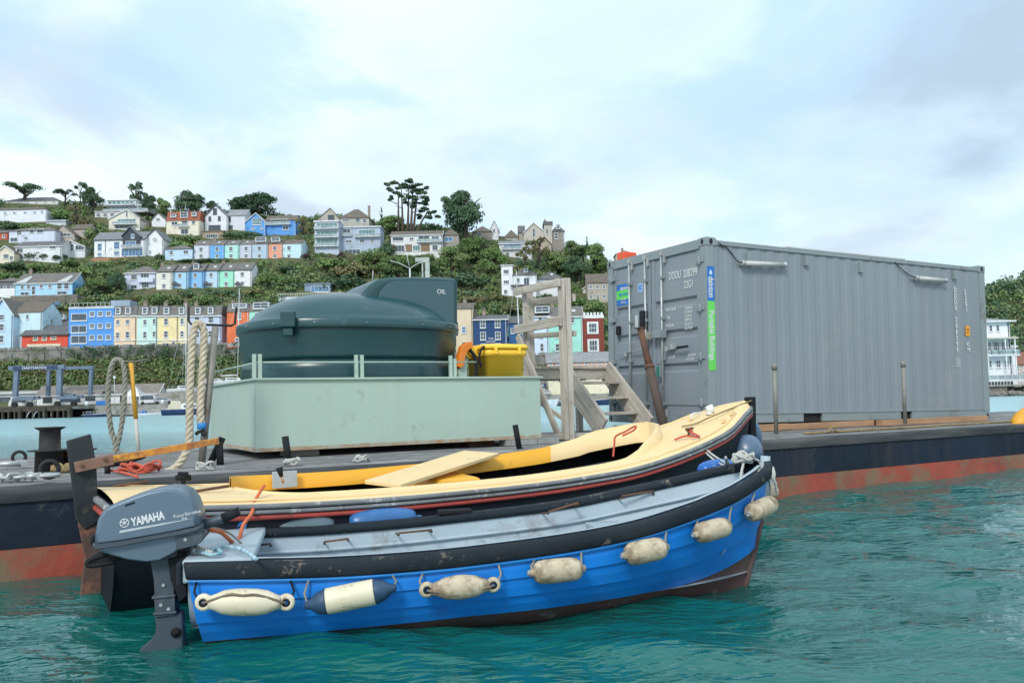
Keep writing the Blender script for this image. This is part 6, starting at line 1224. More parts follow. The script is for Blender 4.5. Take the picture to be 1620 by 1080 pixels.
# ================================================================ TIMBER FRAME AND STEPS
gf = thing('timber_gantry', 'tall grey weathered timber frame of two posts with doubled cross rails', 'timber frame', M=WM[barge.name] @ Matrix.Translation((5.8, 2.5, DECK)))
Gp = U(902, 690, 10.35); gu, gv, _ = UV(Gp)
def GU(px, py, u): return onplane(px, py, B(u, 0, 0), BU)          # point on the frame's plane u = const
def gb(name, a, b_, w, h, up=(0, 0, 1), mat=None): return obj(name, MB().beam(a, b_, w, h, up), mat or M_wood, gf, True, bev=.006)
r0 = B(gu, gv, DECK+.005); r1 = onplane(902, 441, r0, ray(902, 441)*0+V((BU.x, BU.y, 0))) if 0 else B(gu, gv, BP(903, 441, gv).z)
gb('post', r0, r1, .12, .075, BU); gb('post', r0-BU*.07, r1-BU*.07-V((0, 0, .02)), .10, .055, BU)
lv = gv+.98; z1 = BP(843, 456, lv).z; l0 = B(gu+.02, lv, DECK+.005); gb('post', l0, B(gu+.02, lv, z1), .11, .12, BU)
def rail(za_px, zb_px, w, off, nm='cross_rail', ext=.12):
    a = B(gu+off, gv-.06, BP(*zb_px, gv-.06).z); c = B(gu+off, lv+ext, BP(*za_px, lv+ext).z); return gb(nm, a, c, .035, w)
rail((832, 463), (893, 447), .10, -.13); rail((834, 478), (893, 470), .095, .09, ext=.02); rail((836, 522), (905, 508), .125, -.13); rail((836, 531), (905, 527), .07, .09, ext=0)
a = B(gu-.14, lv+.03, BP(835, 531, lv).z); c = B(gu-.12, gv+.06, DECK+.03); gb('brace', a, c, .035, .10)
gb('brace', B(gu-.10, lv-.35, BP(870, 632, lv-.3).z), B(gu-.09, gv+.04, DECK+.28), .02, .06)
gb('base_sill', B(gu-.7, gv+.12, DECK+.045), B(gu+.35, gv+.02, DECK+.045), .10, .07)
st = thing('timber_steps', 'weathered open timber steps with platform in front of the container doors', 'steps', M=WM[barge.name] @ Matrix.Translation((7, 3.0, DECK)))
def sb(name, a, b_, w, h, up=(0, 0, 1), mat=None): return obj(name, MB().beam(a, b_, w, h, up), mat or M_wood, st, True, bev=.005)
ur, ul = 7.56, 6.76; vt = 3.62; ztop = BP(964, 580, vt).z; dd_ = ztop-DECK; vb = vt-.90
for u_ in (ur, ul): 
    nrm = V((BV.x, BV.y, 0)); sb('stringer', B(u_, vt+.05, ztop-.05), B(u_, vb-.02, DECK+.10), .05, .33)
for i in range(4):
    f = (i+1)/4.4; v_ = vt+(vb-vt)*f; z_ = ztop+(DECK-ztop)*f-.02; sb('tread', B(ul+.028, v_, z_), B(ur-.028, v_, z_), .23, .04)
sb('platform_beam', B(6.0, vt+.06, ztop-.11), B(ur+.1, vt+.06, ztop-.11), .05, .15); sb('platform_beam', B(6.0, vt+.75, ztop-.11), B(ur+.1, vt+.75, ztop-.11), .05, .15)
x = 5.98
while x < ur+.05: obj('platform_board', MB().obox(B(x+.065, vt+.40, ztop-.012+random.uniform(-.004, .004)), BU*.06, BV*.40, V((0, 0, .02))), M_wood, st, True, bev=.004); x += .135
for x in (6.1, 6.5, 6.9, 7.35): sb('joist', B(x, vt+.09, ztop-.09), B(x, vt+.72, ztop-.09), .05, .10)
for x, y in ((6.05, .72), (7.5, .72)): sb('leg', B(x, vt+y, DECK+.005), B(x, vt+y, ztop-.19), .09, .09, BU)
# rusty leaning prop
a = BP(1052, 684, 2.0); c = BP(1013, 519, 2.55); pr = thing('steel_prop', 'rusty brown steel tube leaning against the container door', 'steel prop', a)
obj('tube', MB().tube([a, a+(c-a)*.62], [.062, .060], 14), pm('prop_rust', (.075, .055, .048), (.11, .075, .06), 5, .85, .1, .4, 20), pr, True); obj('inner_tube', MB().tube([a+(c-a)*.62, c], [.050, .044], 14), M_rust, pr, True)
obj('head_plate', MB().obox(c, (BU*.07), BV*.05, V((0, 0, .008))), M_rust, pr, True); q = a+(c-a)*.60; obj('collar', MB().tube([q, q+(c-a).normalized()*.05], .068, 14), M_rust, pr, True)
# small aerial posts on the far edge of the deck
for a, b_, y0, lb in ((679, 684, 410, 'pale bracketed post rising above the fuel tank cabinet'), (651, 653, 425, 'thin forked aerial rising above the fuel tank cabinet'), (591, 592, 446, 'small white whip aerial behind the tank dome')):
    p = BP(a, 600, 4.2); tp_ = BP(a, y0, 4.2); t = thing('aerial_post', lb, 'post', (p.x, p.y, DECK)); h_ = tp_.z-DECK
    obj('pole', MB().cyl((0, 0, 0), (0, 0, h_), .035 if a == 679 else .010, 8), pm('post_sage', (.42, .47, .44), None) if a == 679 else M_hull, t)
    if a == 679: obj('pole', MB().cyl((-.07, .0, 0), (-.07, 0, h_-.04), .012, 8), MATS['post_sage'], t); obj('lamp_head', MB().box(-.17, .03, -.035, .035, h_-.045, h_+.02), MATS['post_sage'], t, bev=.005)
    if a == 651:
        obj('aerial_arm', MB().tube(smooth([(-.28, 0, h_+.12), (-.15, 0, h_+.08), (0, 0, h_)], 4), .005, 5), M_hull, t); obj('aerial_arm', MB().tube(smooth([(.26, 0, h_+.10), (.12, 0, h_+.07), (0, 0, h_)], 4), .005, 5), M_hull, t); obj('whip', MB().tube([(0, 0, h_), (-.08, 0, h_+.38)], .005, 5), M_hull, t)
    if a == 591: obj('whip', MB().tube([(0, 0, h_), (.01, 0, h_+.16)], .005, 5), M_hull, t)
# ================================================================ ROPES, CHAIN, SMALL DECK GEAR
def rope(name, path, r, mat, label, cat='rope', pitch=None, strands=3, k=8, parent=None, group=None):
    P = smooth(path, 7); pitch = pitch or r*6; L_ = [0]
    for i in range(1, len(P)): L_.append(L_[-1]+(P[i]-P[i-1]).length)
    n = max(8, int(L_[-1]/(pitch/k))); n = min(n, 900); Q = []; j = 0
    for i in range(n+1):
        s = L_[-1]*i/n
        while j < len(P)-2 and L_[j+1] < s: j += 1
        t = (s-L_[j])/max(1e-9, L_[j+1]-L_[j]); Q.append(P[j].lerp(P[j+1], t))
    mb = MB(); nrm = (Q[1]-Q[0]).orthogonal().normalized(); fr = []
    for i in range(len(Q)):
        t = (Q[min(i+1, n)]-Q[max(i-1, 0)]).normalized(); nrm = (nrm-t*nrm.dot(t)).normalized(); fr.append((nrm.copy(), t.cross(nrm)))
    for s_ in range(strands):
        pts = [Q[i]+(fr[i][0]*math.cos(2*math.pi*(i/n*L_[-1]/pitch+s_/strands))+fr[i][1]*math.sin(2*math.pi*(i/n*L_[-1]/pitch+s_/strands)))*r*.5 for i in range(n+1)]
        mb.tube(pts, r*.56, 6)
    o = obj(name, mb, mat, parent, bool(parent))
    if not parent: tag(o, label, cat, group, origin=Q[0])
    return o
v1 = 1.02
rope('hanging_rope', [BP(*q, v1) for q in ((262, 748), (282, 735), (298, 705), (300, 660), (301, 610), (303, 560), (306, 525), (312, 511), (319, 514), (323, 530), (321, 570), (318, 620), (317, 655), (319, 672))], .034, M_rope, 'thick pale laid mooring rope hanging double over the fork of the grey post', pitch=.16)
tp_ = BP(319, 674, v1); hb_ = thing('rope_end', 'rope end with blue tape whipping hanging beside the grey post', 'rope end', tp_); obj('blue_tape', MB().tube([tp_+V((0, 0, .03)), tp_-V((0, 0, .025))], .037, 12), pm('tape_blue', (.03, .25, .65), None), hb_, True); obj('knot', MB().tube(smooth([tp_+V((-.05, 0, -.07)), tp_+V((-.02, 0, -.045)), tp_+V((.03, 0, -.06)), tp_+V((.01, 0, -.08))], 4), .016, 8), M_dsteel, hb_, True)
rope('deck_rope', [BP(262, 748, v1), BP(250, 752, .95), BP(232, 750, .9), BP(215, 747, .92), BP(198, 745, .95)], .030, M_rope, 'thick pale rope tail lying on the deck between red coil and post', pitch=.15)
yv = 4.15; rope('rope_loop', [BP(*q, yv) for q in ((183, 722), (182, 700), (176, 680), (172, 650), (171, 620), (173, 592), (178, 574), (185, 568), (193, 573), (197, 590), (197, 625), (194, 660), (189, 690), (184, 712), (190, 716), (204, 720))], .030, M_ropeg, 'stiff grey green rope loop hanging from the thin pole at the far deck edge', pitch=.20)
yp = thing('yellow_pole', 'slender pole, yellow above and white below, with thin cross bar at the far deck edge', 'pole', B(*UV(BP(218, 712, 4.2))[:2], DECK)); a, m_, c = BP(220, 722, 4.2), BP(215, 662, 4.2), BP(207, 574, 4.2)
obj('upper_pole', MB().tube([m_, c], .026, 10), pm('pole_yellow', (.80, .42, .04), None, 3, .5), yp, True); obj('lower_pole', MB().tube([a, m_], .022, 10), pm('pole_white', (.60, .58, .52), None, 3, .6), yp, True); obj('cross_bar', MB().tube([BP(183, 571, 4.2), BP(207, 572, 4.2), BP(234, 569, 4.2)], .010, 6), M_pipe, yp, True)
def coil(c, r0, n, r, mat, label, seed=1, flat=.05, ax=1.0, name='rope_coil'):
    rr = random.Random(seed); pts = []
    for i in range(n*10):
        a = i*math.pi/5; q = r0*(.55+.45*rr.random()); pts.append(V(c)+BU*(q*math.cos(a)*ax)+BV*(q*math.sin(a)*.8)+V((0, 0, r+flat*rr.random())))
    return rope(name, pts, r, mat, label, k=5)
coil(B(*UV(G(222, 748, DECK))[:2], DECK), .16, 5, .011, M_roper, 'untidy coil of red rope on the deck behind the cream aft deck', 3, .07); rope('red_line', [G(175, 744, DECK+.02), G(190, 746, DECK+.02), G(205, 750, DECK+.03), G(218, 754, DECK+.03)], .010, M_roper, 'loose end of red rope running left from the red coil')
for i, (px, py, s) in enumerate(((326, 744, 'at the foot of the grey post'), (462, 737, 'at the foot of the black stop post'), (572, 731, 'on the planks in front of the tray'))): coil(B(*UV(G(px, py, DECK))[:2], DECK), .075, 3, .009, M_ropew, 'small knotted bundle of frayed grey rope %s' % s, 5+i, .06)
coil(B(*UV(G(98, 748, DECK))[:2], DECK), .10, 3, .018, M_ropeo, 'golden brown rope lashing beside the chain shackle', 9, .06)
rope('edge_rope', [B(UV(G(px, py, DECK))[0], .55+.02*math.sin(px), DECK+.018) for px, py in ((1205, 686), (1225, 684), (1260, 683), (1320, 680), (1380, 677), (1440, 674), (1520, 670), (1600, 667))], .015, M_ropeo, 'thin tan rope lying along the deck edge in front of the container', pitch=.07)
rope('rope_tail', [B(UV(G(1238, 684, DECK))[0]+a, .5+b_, DECK+.02+c) for a, b_, c in ((0, 0, 0), (.05, .0, .05), (.12, 0, .06), (.16, 0, .01), (.3, -.02, 0))], .013, M_ropeo, 'raised kink of tan rope beside the nearer stanchion')
# chain
def link_mesh(L_, r): 
    pts = [];
    for i in range(18): a = 2*math.pi*i/18; pts.append((math.cos(a)*L_*.30+math.copysign(L_*.2, math.cos(a)), math.sin(a)*L_*.30, 0))
    me = MB().tube(pts, r, 8, closed=True).mesh('chain_link'); me.materials.append(M_galv); return me
lm = link_mesh(.085, .013); ch = thing('mooring_chain', 'heavy galvanised chain lying along the left end of the deck edge', 'chain', B(-1.3, .28, DECK))
Lk = [G(-28, 757, DECK+.03), G(10, 757, DECK+.03), G(38, 755, DECK+.03), G(58, 753, DECK+.04)]; Lk = smooth(Lk, 10); acc = 0; last = Lk[0]; n = 0
tot = sum((Lk[i+1]-Lk[i]).length for i in range(len(Lk)-1)); 
for i in range(1, len(Lk)):
    acc += (Lk[i]-Lk[i-1]).length
    if acc > .066*n:
        d = (Lk[i]-Lk[i-1]).normalized(); up = V((0, 0, 1)) if n % 2 else V((-d.y, d.x, 0)); s2 = up.cross(d).normalized(); up = d.cross(s2); Mx = Matrix.Identity(4)
        p = Lk[0].lerp(Lk[-1], .066*n/tot)
        for q in range(3): Mx[q][0] = d[q]; Mx[q][1] = s2[q]; Mx[q][2] = up[q]; Mx[q][3] = p[q]
        inst('chain_link', lm, ch, WM[ch.name].inverted() @ Mx); n += 1
p = G(68, 752, DECK+.06); q = MB(); q.tube([p-BU*.10, p-BU*.02], [.020, .026], 10); q.tube([p-BU*.02-BV*.05, p-BU*.02+BV*.05], .024, 10); q.tube(smooth([p-BU*.02-BV*.04, p+BU*.06-BV*.04, p+BU*.10, p+BU*.06+BV*.04, p-BU*.02+BV*.04], 4), .016, 8); obj('shackle', q, M_galv, ch, True)
q = MB(); p = G(22, 733, DECK+.05); q.tube([p-BU*.14, p+BU*.08], [.02, .03], 10); q.tube([p+BU*.08-BV*.05, p+BU*.08+BV*.05], .03, 10); tag(obj('deck_shackle', q, M_galv), 'grey steel shackle joined to the farther mooring ring at the left', 'shackle')
q = MB(); p = G(793-0, 690, DECK); p = G(887, 688, DECK+.04); coil(V((p.x, p.y, DECK)), .05, 3, .014, M_roper, 'small red rope bundle by the foot of the leaning brace', 21, .06)
# yellow object and line at the right frame edge
p = U(1612, 668, 12.0); uu = UV(p); t = thing('yellow_fender', 'orange yellow plastic boom end lying on the deck at the right edge of the picture', 'buoy', B(uu[0]+.35, uu[1], DECK)); obj('float', MB().lathe([(.02, -.45), (.10, -.38), (.15, -.2), (.16, .1), (.1, .4)], B(uu[0]+.32, uu[1], DECK+.10), BU*.9+V((0, 0, .25)), 16), M_or if 0 else pm('float_amber', (.80, .38, .03), (.7, .3, .03), 3, .5), t, True)
# ================================================================ BOATS
class Hull:
    """centreline frame + half-beam table; sheer heights found from the photo's gunwale line"""
    def __init__(s, near, bow, hbt, edge, zg_last, keel, blow=1.5, bmid=3.2, rake=.05, tr=0, q=0):
        s.q = q
        s.tr = tr
        s.hbt = hbt; s.keel = keel; s.blow, s.bmid, s.rake = blow, bmid, rake
        h0 = sinterp(0, hbt); ax = V((bow.x-near.x, bow.y-near.y, 0)).normalized()
        for _ in range(12):
            n = V((-ax.y, ax.x, 0)); c = V((near.x, near.y, 0))+n*h0; ax = (V((bow.x, bow.y, 0))-c).normalized()
        s.a, s.n, s.c = ax, V((-ax.y, ax.x, 0)), c; s.L = (V((bow.x, bow.y, 0))-c).length
        s.M = Matrix.Identity(4)
        for i in range(3): s.M[i][0] = s.a[i]; s.M[i][1] = s.n[i]; s.M[i][3] = s.c[i]
        s.I = s.M.inverted(); tab = []
        for i in range(17):
            t = i/16
            if t > .97: tab.append((t, zg_last)); break
            lo, hi = .1, 1.4
            for _ in range(40):
                z = (lo+hi)/2; q = proj(s.M @ V((s.L*t, -s.hb(t), z)))
                if q[1] > interp(q[0], edge): lo = z
                else: hi = z
            tab.append((t, z))
        s.zt = tab
    def hb(s, t): return max(.012, sinterp(t, s.hbt))
    def zg(s, t): return sinterp(t, s.zt)
    def pt(s, t, z, side=-1, off=0):
        zg = s.zg(t); k = min(1, max(0, (zg-z)/(zg+s.keel))); p = s.bmid+(s.blow-s.bmid)*max(0, (t-.45)/.55)**1.3
        b = s.hb(t)*max(0, 1-k**p)**(1+s.q*max(0, (t-.5)/.5)**1.2)
        x = s.L*t*(1-s.rake*k**1.5*t**4)+s.tr*k*(1-t)**8; tt = .01; dx = s.hb(min(1, t+tt))-s.hb(max(0, t-tt)); dl = s.L*(min(1, t+tt)-max(0, t-tt)); sl = dx/dl; nl = math.sqrt(1+sl*sl)
        return V((x-sl/nl*off*1.0, side*(b+off/nl), z))
    def find(s, px, py, off=0, side=-1, zr=(-.05, 1.0)):
        best = None
        for i in range(161):
            t = i/160
            for j in range(50):
                z = zr[0]+(zr[1]-zr[0])*j/49
                if z > s.zg(t)+.02: break
                P = s.M @ s.pt(t, z, side, off); q = proj(P); e = (q[0]-px)**2+(q[1]-py)**2
                if best is None or e < best[0]: best = (e, t, z, P)
        return best
NS = 40
TT = [i/NS for i in range(NS)]+[.985, .995, 1.0]
def band(H, zf, of, side, ts=None, sm=True):
    """strip whose section is a list of (z function, offset)"""
    r = []
    for t in (ts or TT): r.append([H.pt(t, z(t), side, o) for z, o in zip(zf, of)])
    if side > 0: r = [list(reversed(q)) for q in r]
    return MB().loft(r, False, False, sm)
# ---------------- blue boat
M_blue = pm('boat_blue', (.008, .235, .76), (.007, .205, .70), 1.1, .42, 0, .06, 4, dirt=(.02, .12, .44), dscale=2.2, damt=.22, streak=((.10, .16, .30), 6, .14))
M_bbl = pm('gunwale_black', (.010, .017, .024), (.018, .026, .033), 3, .75, 0, .3, 12, spec=.25, dirt=(.26, .22, .18), dscale=9, damt=.12)
M_bgrey = pm('boat_grey', (.40, .48, .53), (.35, .43, .48), 1.4, .5, 0, .1, 5, dirt=(.24, .24, .24), dscale=3, damt=.25)
M_bot = pm('boat_bottom', (.085, .070, .065), (.14, .05, .045), 2.5, .8, 0, .3, 10, dirt=(.34, .31, .29), dscale=5, damt=.25)
M_fend = pm('fender_cream', (.62, .54, .40), (.48, .40, .28), 5, .7, 0, .25, 10, dirt=(.20, .14, .085), dscale=11, damt=.85)
M_fendc = pm('fender_clean', (.74, .68, .52), (.66, .59, .43), 3, .5, 0, .08, 8, dirt=(.40, .31, .20), dscale=7, damt=.45)
M_fnavy = pm('fender_navy', (.03, .07, .14), None, 3, .5)
eB = [(200, 889), (293, 888), (400, 887), (500, 885), (600, 880), (700, 872), (820, 858), (909, 845), (998, 829), (1087, 801), (1146, 779), (1190, 757), (1208, 738), (1230, 730)]
HB = Hull(G(293, 888, .40), U(1209, 737, 5.05), [(0, .50), (.15, .56), (.35, .61), (.55, .60), (.72, .53), (.85, .41), (.93, .28), (.975, .16), (1, .02)], eB, .70, .22, 1.35, 3.0, .075, .10, .55)
bb = thing('blue_boat', 'small bright blue clinker rowing boat with grey interior, black gunwale and row of fenders', 'boat', M=HB.M)
zb = lambda t: .0+.05*min(1, t/.4)+.14*max(0, (t-.76)/.24)**2
rub = .079
def lev(i, n=3): return lambda t: (HB.zg(t)-rub)+(zb(t)-(HB.zg(t)-rub))*i/n
for side in (-1, 1):
    for i in range(3):
        z0, z1 = lev(i), lev(i+1); zm = lambda t, a=z0, b=z1: (a(t)+b(t))/2
        obj('strake', band(HB, [z0, zm, z1, z1, lambda t, b=z1: b(t)+.004], [.0, .005, .011, .006, -.002], side, sm=False), M_blue, bb)
    zz_ = [zb, lambda t: zb(t)*.5-.05, lambda t: -.12, lambda t: -.18, lambda t: -.2199]
    obj('bottom_plank', band(HB, zz_, [.003, .002, .001, 0, 0], side), M_bot, bb)
    g0 = HB.zg
    obj('rub_band', band(HB, [g0, lambda t: g0(t)+.002, lambda t: g0(t)-.012, lambda t: g0(t)-rub+.012, lambda t: g0(t)-rub, lambda t: g0(t)-rub], [-.012, .024, .036, .034, .022, -.002], side), M_bbl, bb)
    obj('rub_strip', band(HB, [lambda t: g0(t)-rub+.001, lambda t: g0(t)-rub-.001, lambda t: g0(t)-rub-.016, lambda t: g0(t)-rub-.018], [.003, .018, .018, .003], side), pm('strip_blue', (.02, .28, .80), None, 2, .4), bb)
    # capping and inner lining
    capw = .10
    tl = [t for t in TT if t <= .975]
    def inn(t, z, o, side=side): 
        q = HB.pt(t, HB.zg(t), side, 0); q.y = side*max(.004, min(abs(q.y)-o, abs(HB.pt(t, z, side, 0).y)-.035)); q.x = min(q.x, HB.pt(t, z, side, 0).x-.012*(t > .8)); q.z = z; return q
    r = [[inn(t, g0(t)+.006, .0), inn(t, g0(t)+.008, .03), inn(t, g0(t)+.004, capw*.8), inn(t, g0(t)-.03, capw*.84)] for t in tl]
    if side > 0: r = [list(reversed(q)) for q in r]
    obj('capping', MB().loft(r), M_bgrey if side < 0 else M_bbl, bb)
    r = [[inn(t, g0(t)-.03, capw*.80), inn(t, g0(t)-.10, capw*.82), inn(t, g0(t)-.20, capw*.95), inn(t, .09, capw*1.6), inn(t, .035, capw*2.6)] for t in tl]
    if side > 0: r = [list(reversed(q)) for q in r]
    obj('lining', MB().loft(r), M_bgrey, bb)
    if side > 0: obj('inwale', MB().loft([[inn(t, g0(t)-.045, capw*.80-.014), inn(t, g0(t)-.045, capw*.80+.012), inn(t, g0(t)+.0045, capw*.80+.012), inn(t, g0(t)+.0045, capw*.80-.012)] for t in tl], True), M_bbl, bb)
    for dz in (.13, .22):
        if side > 0: obj('stringer', MB().tube([inn(t, g0(t)-dz, capw*(.88+dz*.6)+.008) for t in tl[2:-1]], .011, 6), M_bgrey, bb)
ob_ = MB(); rr = []
for t in [q for q in TT if q <= .96]: w_ = max(.01, HB.hb(t)-.2); rr.append([(HB.L*t, -w_, .05), (HB.L*t, w_, .05)])
obj('floor', ob_.loft(rr, smooth=False), M_bgrey, bb)
rt = [HB.pt(0, z, -1) for z in (HB.zg(0), .25, .12, .02, -.08, -.15, -.2)]; rt2 = [V((p.x, -p.y, p.z)) for p in reversed(rt)]
b = MB(); n = len(b.v); b.v += rt+rt2; b.face(list(range(len(b.v)))); b.v += [p+V((.04, 0, 0)) for p in rt+rt2]; b.face(list(range(len(b.v)//2, len(b.v)))[::-1]); obj('transom', b, M_blue, bb)
ws = HB.hb(0); obj('stern_deck', MB().hexa([(-.012, -ws-.02, HB.zg(0)-.10), (.30, -HB.hb(.08)+.02, HB.zg(.08)-.03), (.30, HB.hb(.08)-.02, HB.zg(.08)-.03), (-.012, ws+.02, HB.zg(0)-.10), (-.012, -ws-.02, HB.zg(0)+.010), (.30, -HB.hb(.08)+.02, HB.zg(.08)+.011), (.30, HB.hb(.08)-.02, HB.zg(.08)+.011), (-.012, ws+.02, HB.zg(0)+.010)]), M_bgrey, bb, bev=.012)
obj('transom_band', MB().box(-.035, -.013, -ws-.036, ws+.036, HB.zg(0)-.105, HB.zg(0)+.002), M_bbl, bb, bev=.008)
for t in (.30, .52, .72): w_ = HB.hb(t)-.10; obj('thwart', MB().box(HB.L*t-.11, HB.L*t+.11, -w_, w_, HB.zg(t)-.19, HB.zg(t)-.16), M_bgrey, bb, bev=.006)
q = HB.pt(1, HB.zg(1), -1); stp = [(HB.L*(1-HB.rake*max(0, ((HB.zg(1)-z)/(HB.zg(1)+.22)))**1.5)+.012, 0, z) for z in (HB.zg(1)+.03, .5, .35, .2, .1, 0, -.12)]
obj('stem_post', MB().tube(stp[:3], [.030, .030, .026], 8), M_bgrey, bb); obj('stem_post', MB().tube(stp[2:], [.026, .024, .022, .02, .02], 8), M_bot, bb)
# repair plate on the far capping, screws, iron staples on the lining
def onfar(px, py, y): q = HB.I @ onplane(px, py, HB.M @ V((0, y, 0)), HB.n); return q
a = onfar(693, 812, HB.hb(.5)-.04); c = onfar(745, 806, HB.hb(.5)-.04); q = MB(); q.box(a.x, c.x, HB.hb(.45)-.085, HB.hb(.45)+.005, a.z-.005, a.z+.02); obj('repair_plate', q, M_blkr, bb, bev=.005)
for p0, p1 in (((400, 866), (428, 863)), ((513, 860), (551, 855)), ((631, 846), (683, 841)), ((868, 812), (915, 798)), ((985, 787), (1034, 779)), ((1096, 770), (1104, 767))):
    y = .34; a, c = onfar(*p0, y), onfar(*p1, y); hh_ = .012; q = MB(); q.tube([a, a+V((0, 0, hh_)), c+V((0, 0, hh_)), c], .007, 6)
    for e in (a, c): q.tube([e, V((e.x, HB.hb(e.x/HB.L)-.09, e.z-.015))], .006, 6)
    obj('iron_staple', q, M_rust, bb)
# keel flash of scraped paint on the bow bottom
for px, py, l in ((1165, 860, .10), (1140, 880, .07), (1188, 842, .03)):
    e = HB.find(px, py, .006, -1, (-.1, .4)); t0, z0 = e[1], e[2]; P = [HB.pt(t0, z0, -1, .006), HB.pt(min(.99, t0+.012), z0+.03, -1, .006), HB.pt(min(.995, t0+.02), z0+.062, -1, .006), HB.pt(t0+.004, z0+.022, -1, .006)]
    obj('paint_scrape', MB().poly([P[0], P[1], P[2], P[3]]), pm('scrape_pale', (.55, .55, .53), None, 8, .8), bb)
# fenders along the blue boat
def fender(label, p0, p1, rpx, kind, mat, ends=None, off=.02, drop=.0):
    e0 = HB.find(p0[0], p0[1], off); e1 = HB.find(p1[0], p1[1], off); d_ = (e0[3]-CAM).dot(FW); r = rpx*((e0[3]-CAM).dot(FW)+(e1[3]-CAM).dot(FW))/2/F
    o0 = HB.M.to_3x3() @ (HB.pt(e0[1], e0[2], -1, 1)-HB.pt(e0[1], e0[2], -1, 0)); o0 = V((o0.x, o0.y, 0)).normalized()
    A = e0[3]+o0*r*.95; Bp = e1[3]+o0*r*.95; Lf = (Bp-A).length; ax = (Bp-A).normalized(); f = thing('fender', label, 'fender', M=Matrix.Translation((A+Bp)/2))
    up = V((0, 0, 1))
    if kind == 'eye':
        pr = [(.0, -Lf/2+.0), (.45*r, -Lf/2+.002), (.55*r, -Lf/2+.02), (.48*r, -Lf/2+.06), (.62*r, -Lf/2+.085), (.88*r, -Lf/2+.12), (r, -Lf/2+.17), (r*1.02, 0), (r, Lf/2-.17), (.88*r, Lf/2-.12), (.62*r, Lf/2-.085), (.48*r, Lf/2-.06), (.55*r, Lf/2-.02), (.45*r, Lf/2-.002), (0, Lf/2)]
        # flattened eye lugs
        b = MB(); b.lathe([q for q in pr if abs(q[1]) < Lf/2-.05], (0, 0, 0), ax, 18)
        obj('fender_body', b, mat, f)
        for s in (-1, 1):
            c = ax*(s*(Lf/2-.035)); t2 = ax.cross(o0).normalized(); q = MB()
            q.tube([c+(ax*math.cos(i*math.pi/7)+t2*math.sin(i*math.pi/7))*r*.42 for i in range(14)], r*.26, 8, closed=True); eo = obj('eyelet', q, mat, f)
            obj('eyelet_ring', MB().tube([c+o0*.012+(ax*math.cos(i*math.pi/7)+t2*math.sin(i*math.pi/7))*r*.24 for i in range(14)], r*.1, 6, closed=True), M_blkr, eo)
        e_ = r*.2
    else:
        cr = .35
        pr = [(0, -Lf/2), (.30*r, -Lf/2), (.34*r, -Lf/2+.02), (.7*r, -Lf/2+.026), (.92*r, -Lf/2+.045), (r, -Lf/2+.075), (r*1.01, 0), (r, Lf/2-.075), (.92*r, Lf/2-.045), (.7*r, Lf/2-.026), (.34*r, Lf/2-.02), (.30*r, Lf/2), (0, Lf/2)]
        if ends:
            obj('fender_body', MB().lathe([(r*.98, -Lf/2+.105), (r, -Lf/2+.11), (r*1.01, 0), (r, Lf/2-.11), (r*.98, Lf/2-.105)], (0, 0, 0), ax, 18), mat, f)
            for s in (-1, 1): obj('end_cap', MB().lathe([(.12*r, -.0), (.3*r, .008), (.35*r, .025), (.8*r, .06), (.98*r, .098), (.96*r, .104)], ax*(s*Lf/2), ax*(-s), 16), ends, f)
        else:
            obj('fender_body', MB().lathe(pr, (0, 0, 0), ax, 18), mat, f); obj('end_fitting', MB().lathe([(.25*r, 0), (.25*r, .006), (.12*r, .006), (.1*r, -.01)], ax*(-Lf/2-.004), -ax, 12), M_galv, f)
    # lanyards up to the gunwale
    for s in (-1, 1):
        c = (A+Bp)/2+ax*(s*(Lf/2-.02)); t = HB.find(*proj(c)[:2], off)[1]; top = HB.M @ HB.pt(t, HB.zg(t)-rub-.012, -1, .02)
        dx = ax*(.03*s if kind != 'cyl' else (-.03 if s < 0 else .0)); q = MB(); q.tube([c+o0*.01, (c+top)/2+dx*.6, top], .0055 if kind != 'cord' else .006, 6); obj('lanyard', q, M_blkr if label.startswith('large clean') else M_ropeg, f, True)
    if kind == 'eye' or ends:
        c0, c1 = (A+Bp)/2-ax*(Lf/2-.035), (A+Bp)/2+ax*(Lf/2-.035); sg = 1 if label.startswith('large clean') else -.55
        q = MB(); q.tube(smooth([c0+o0*.02, c0+ax*.12+o0*r*.75+up*r*.72*sg, (c0+c1)/2+o0*r*.8+up*r*.68*sg, c1-ax*.12+o0*r*.75+up*r*.70*sg, c1+o0*.02], 6), .0065, 6); obj('cord', q, pm('cord_brown', (.22, .17, .12), None, 9, .9), f, True)
    return f
fender('large clean cream fender with eyelets nearest the outboard motor', (316, 947), (466, 945), 20.5, 'eye', M_fendc)
fender('cream fender with two navy blue pointed ends, second from the outboard motor', (486, 953), (628, 927), 20, 'cap', M_fendc, M_fnavy)
fender('slimmer grubby cream fender with eyelets, third from the outboard motor', (661, 927), (787, 918), 18.5, 'eye', M_fend)
fender('stubby cream fender with round shoulders at the middle of the blue hull', (833, 905), (921, 893), 18.5, 'cyl', M_fend)
fender('stubby cream fender with green stained underside, fifth from the outboard motor', (975, 877), (1050, 862), 18, 'cyl', M_fend)
fender('very dirty brown stained fender, third from the bow of the blue boat', (1088, 845), (1146, 831), 16, 'cyl', M_fend)
fender('dirty cream fender hanging on the curve near the blue bow', (1172, 809), (1211, 795), 15, 'cyl', M_fend)
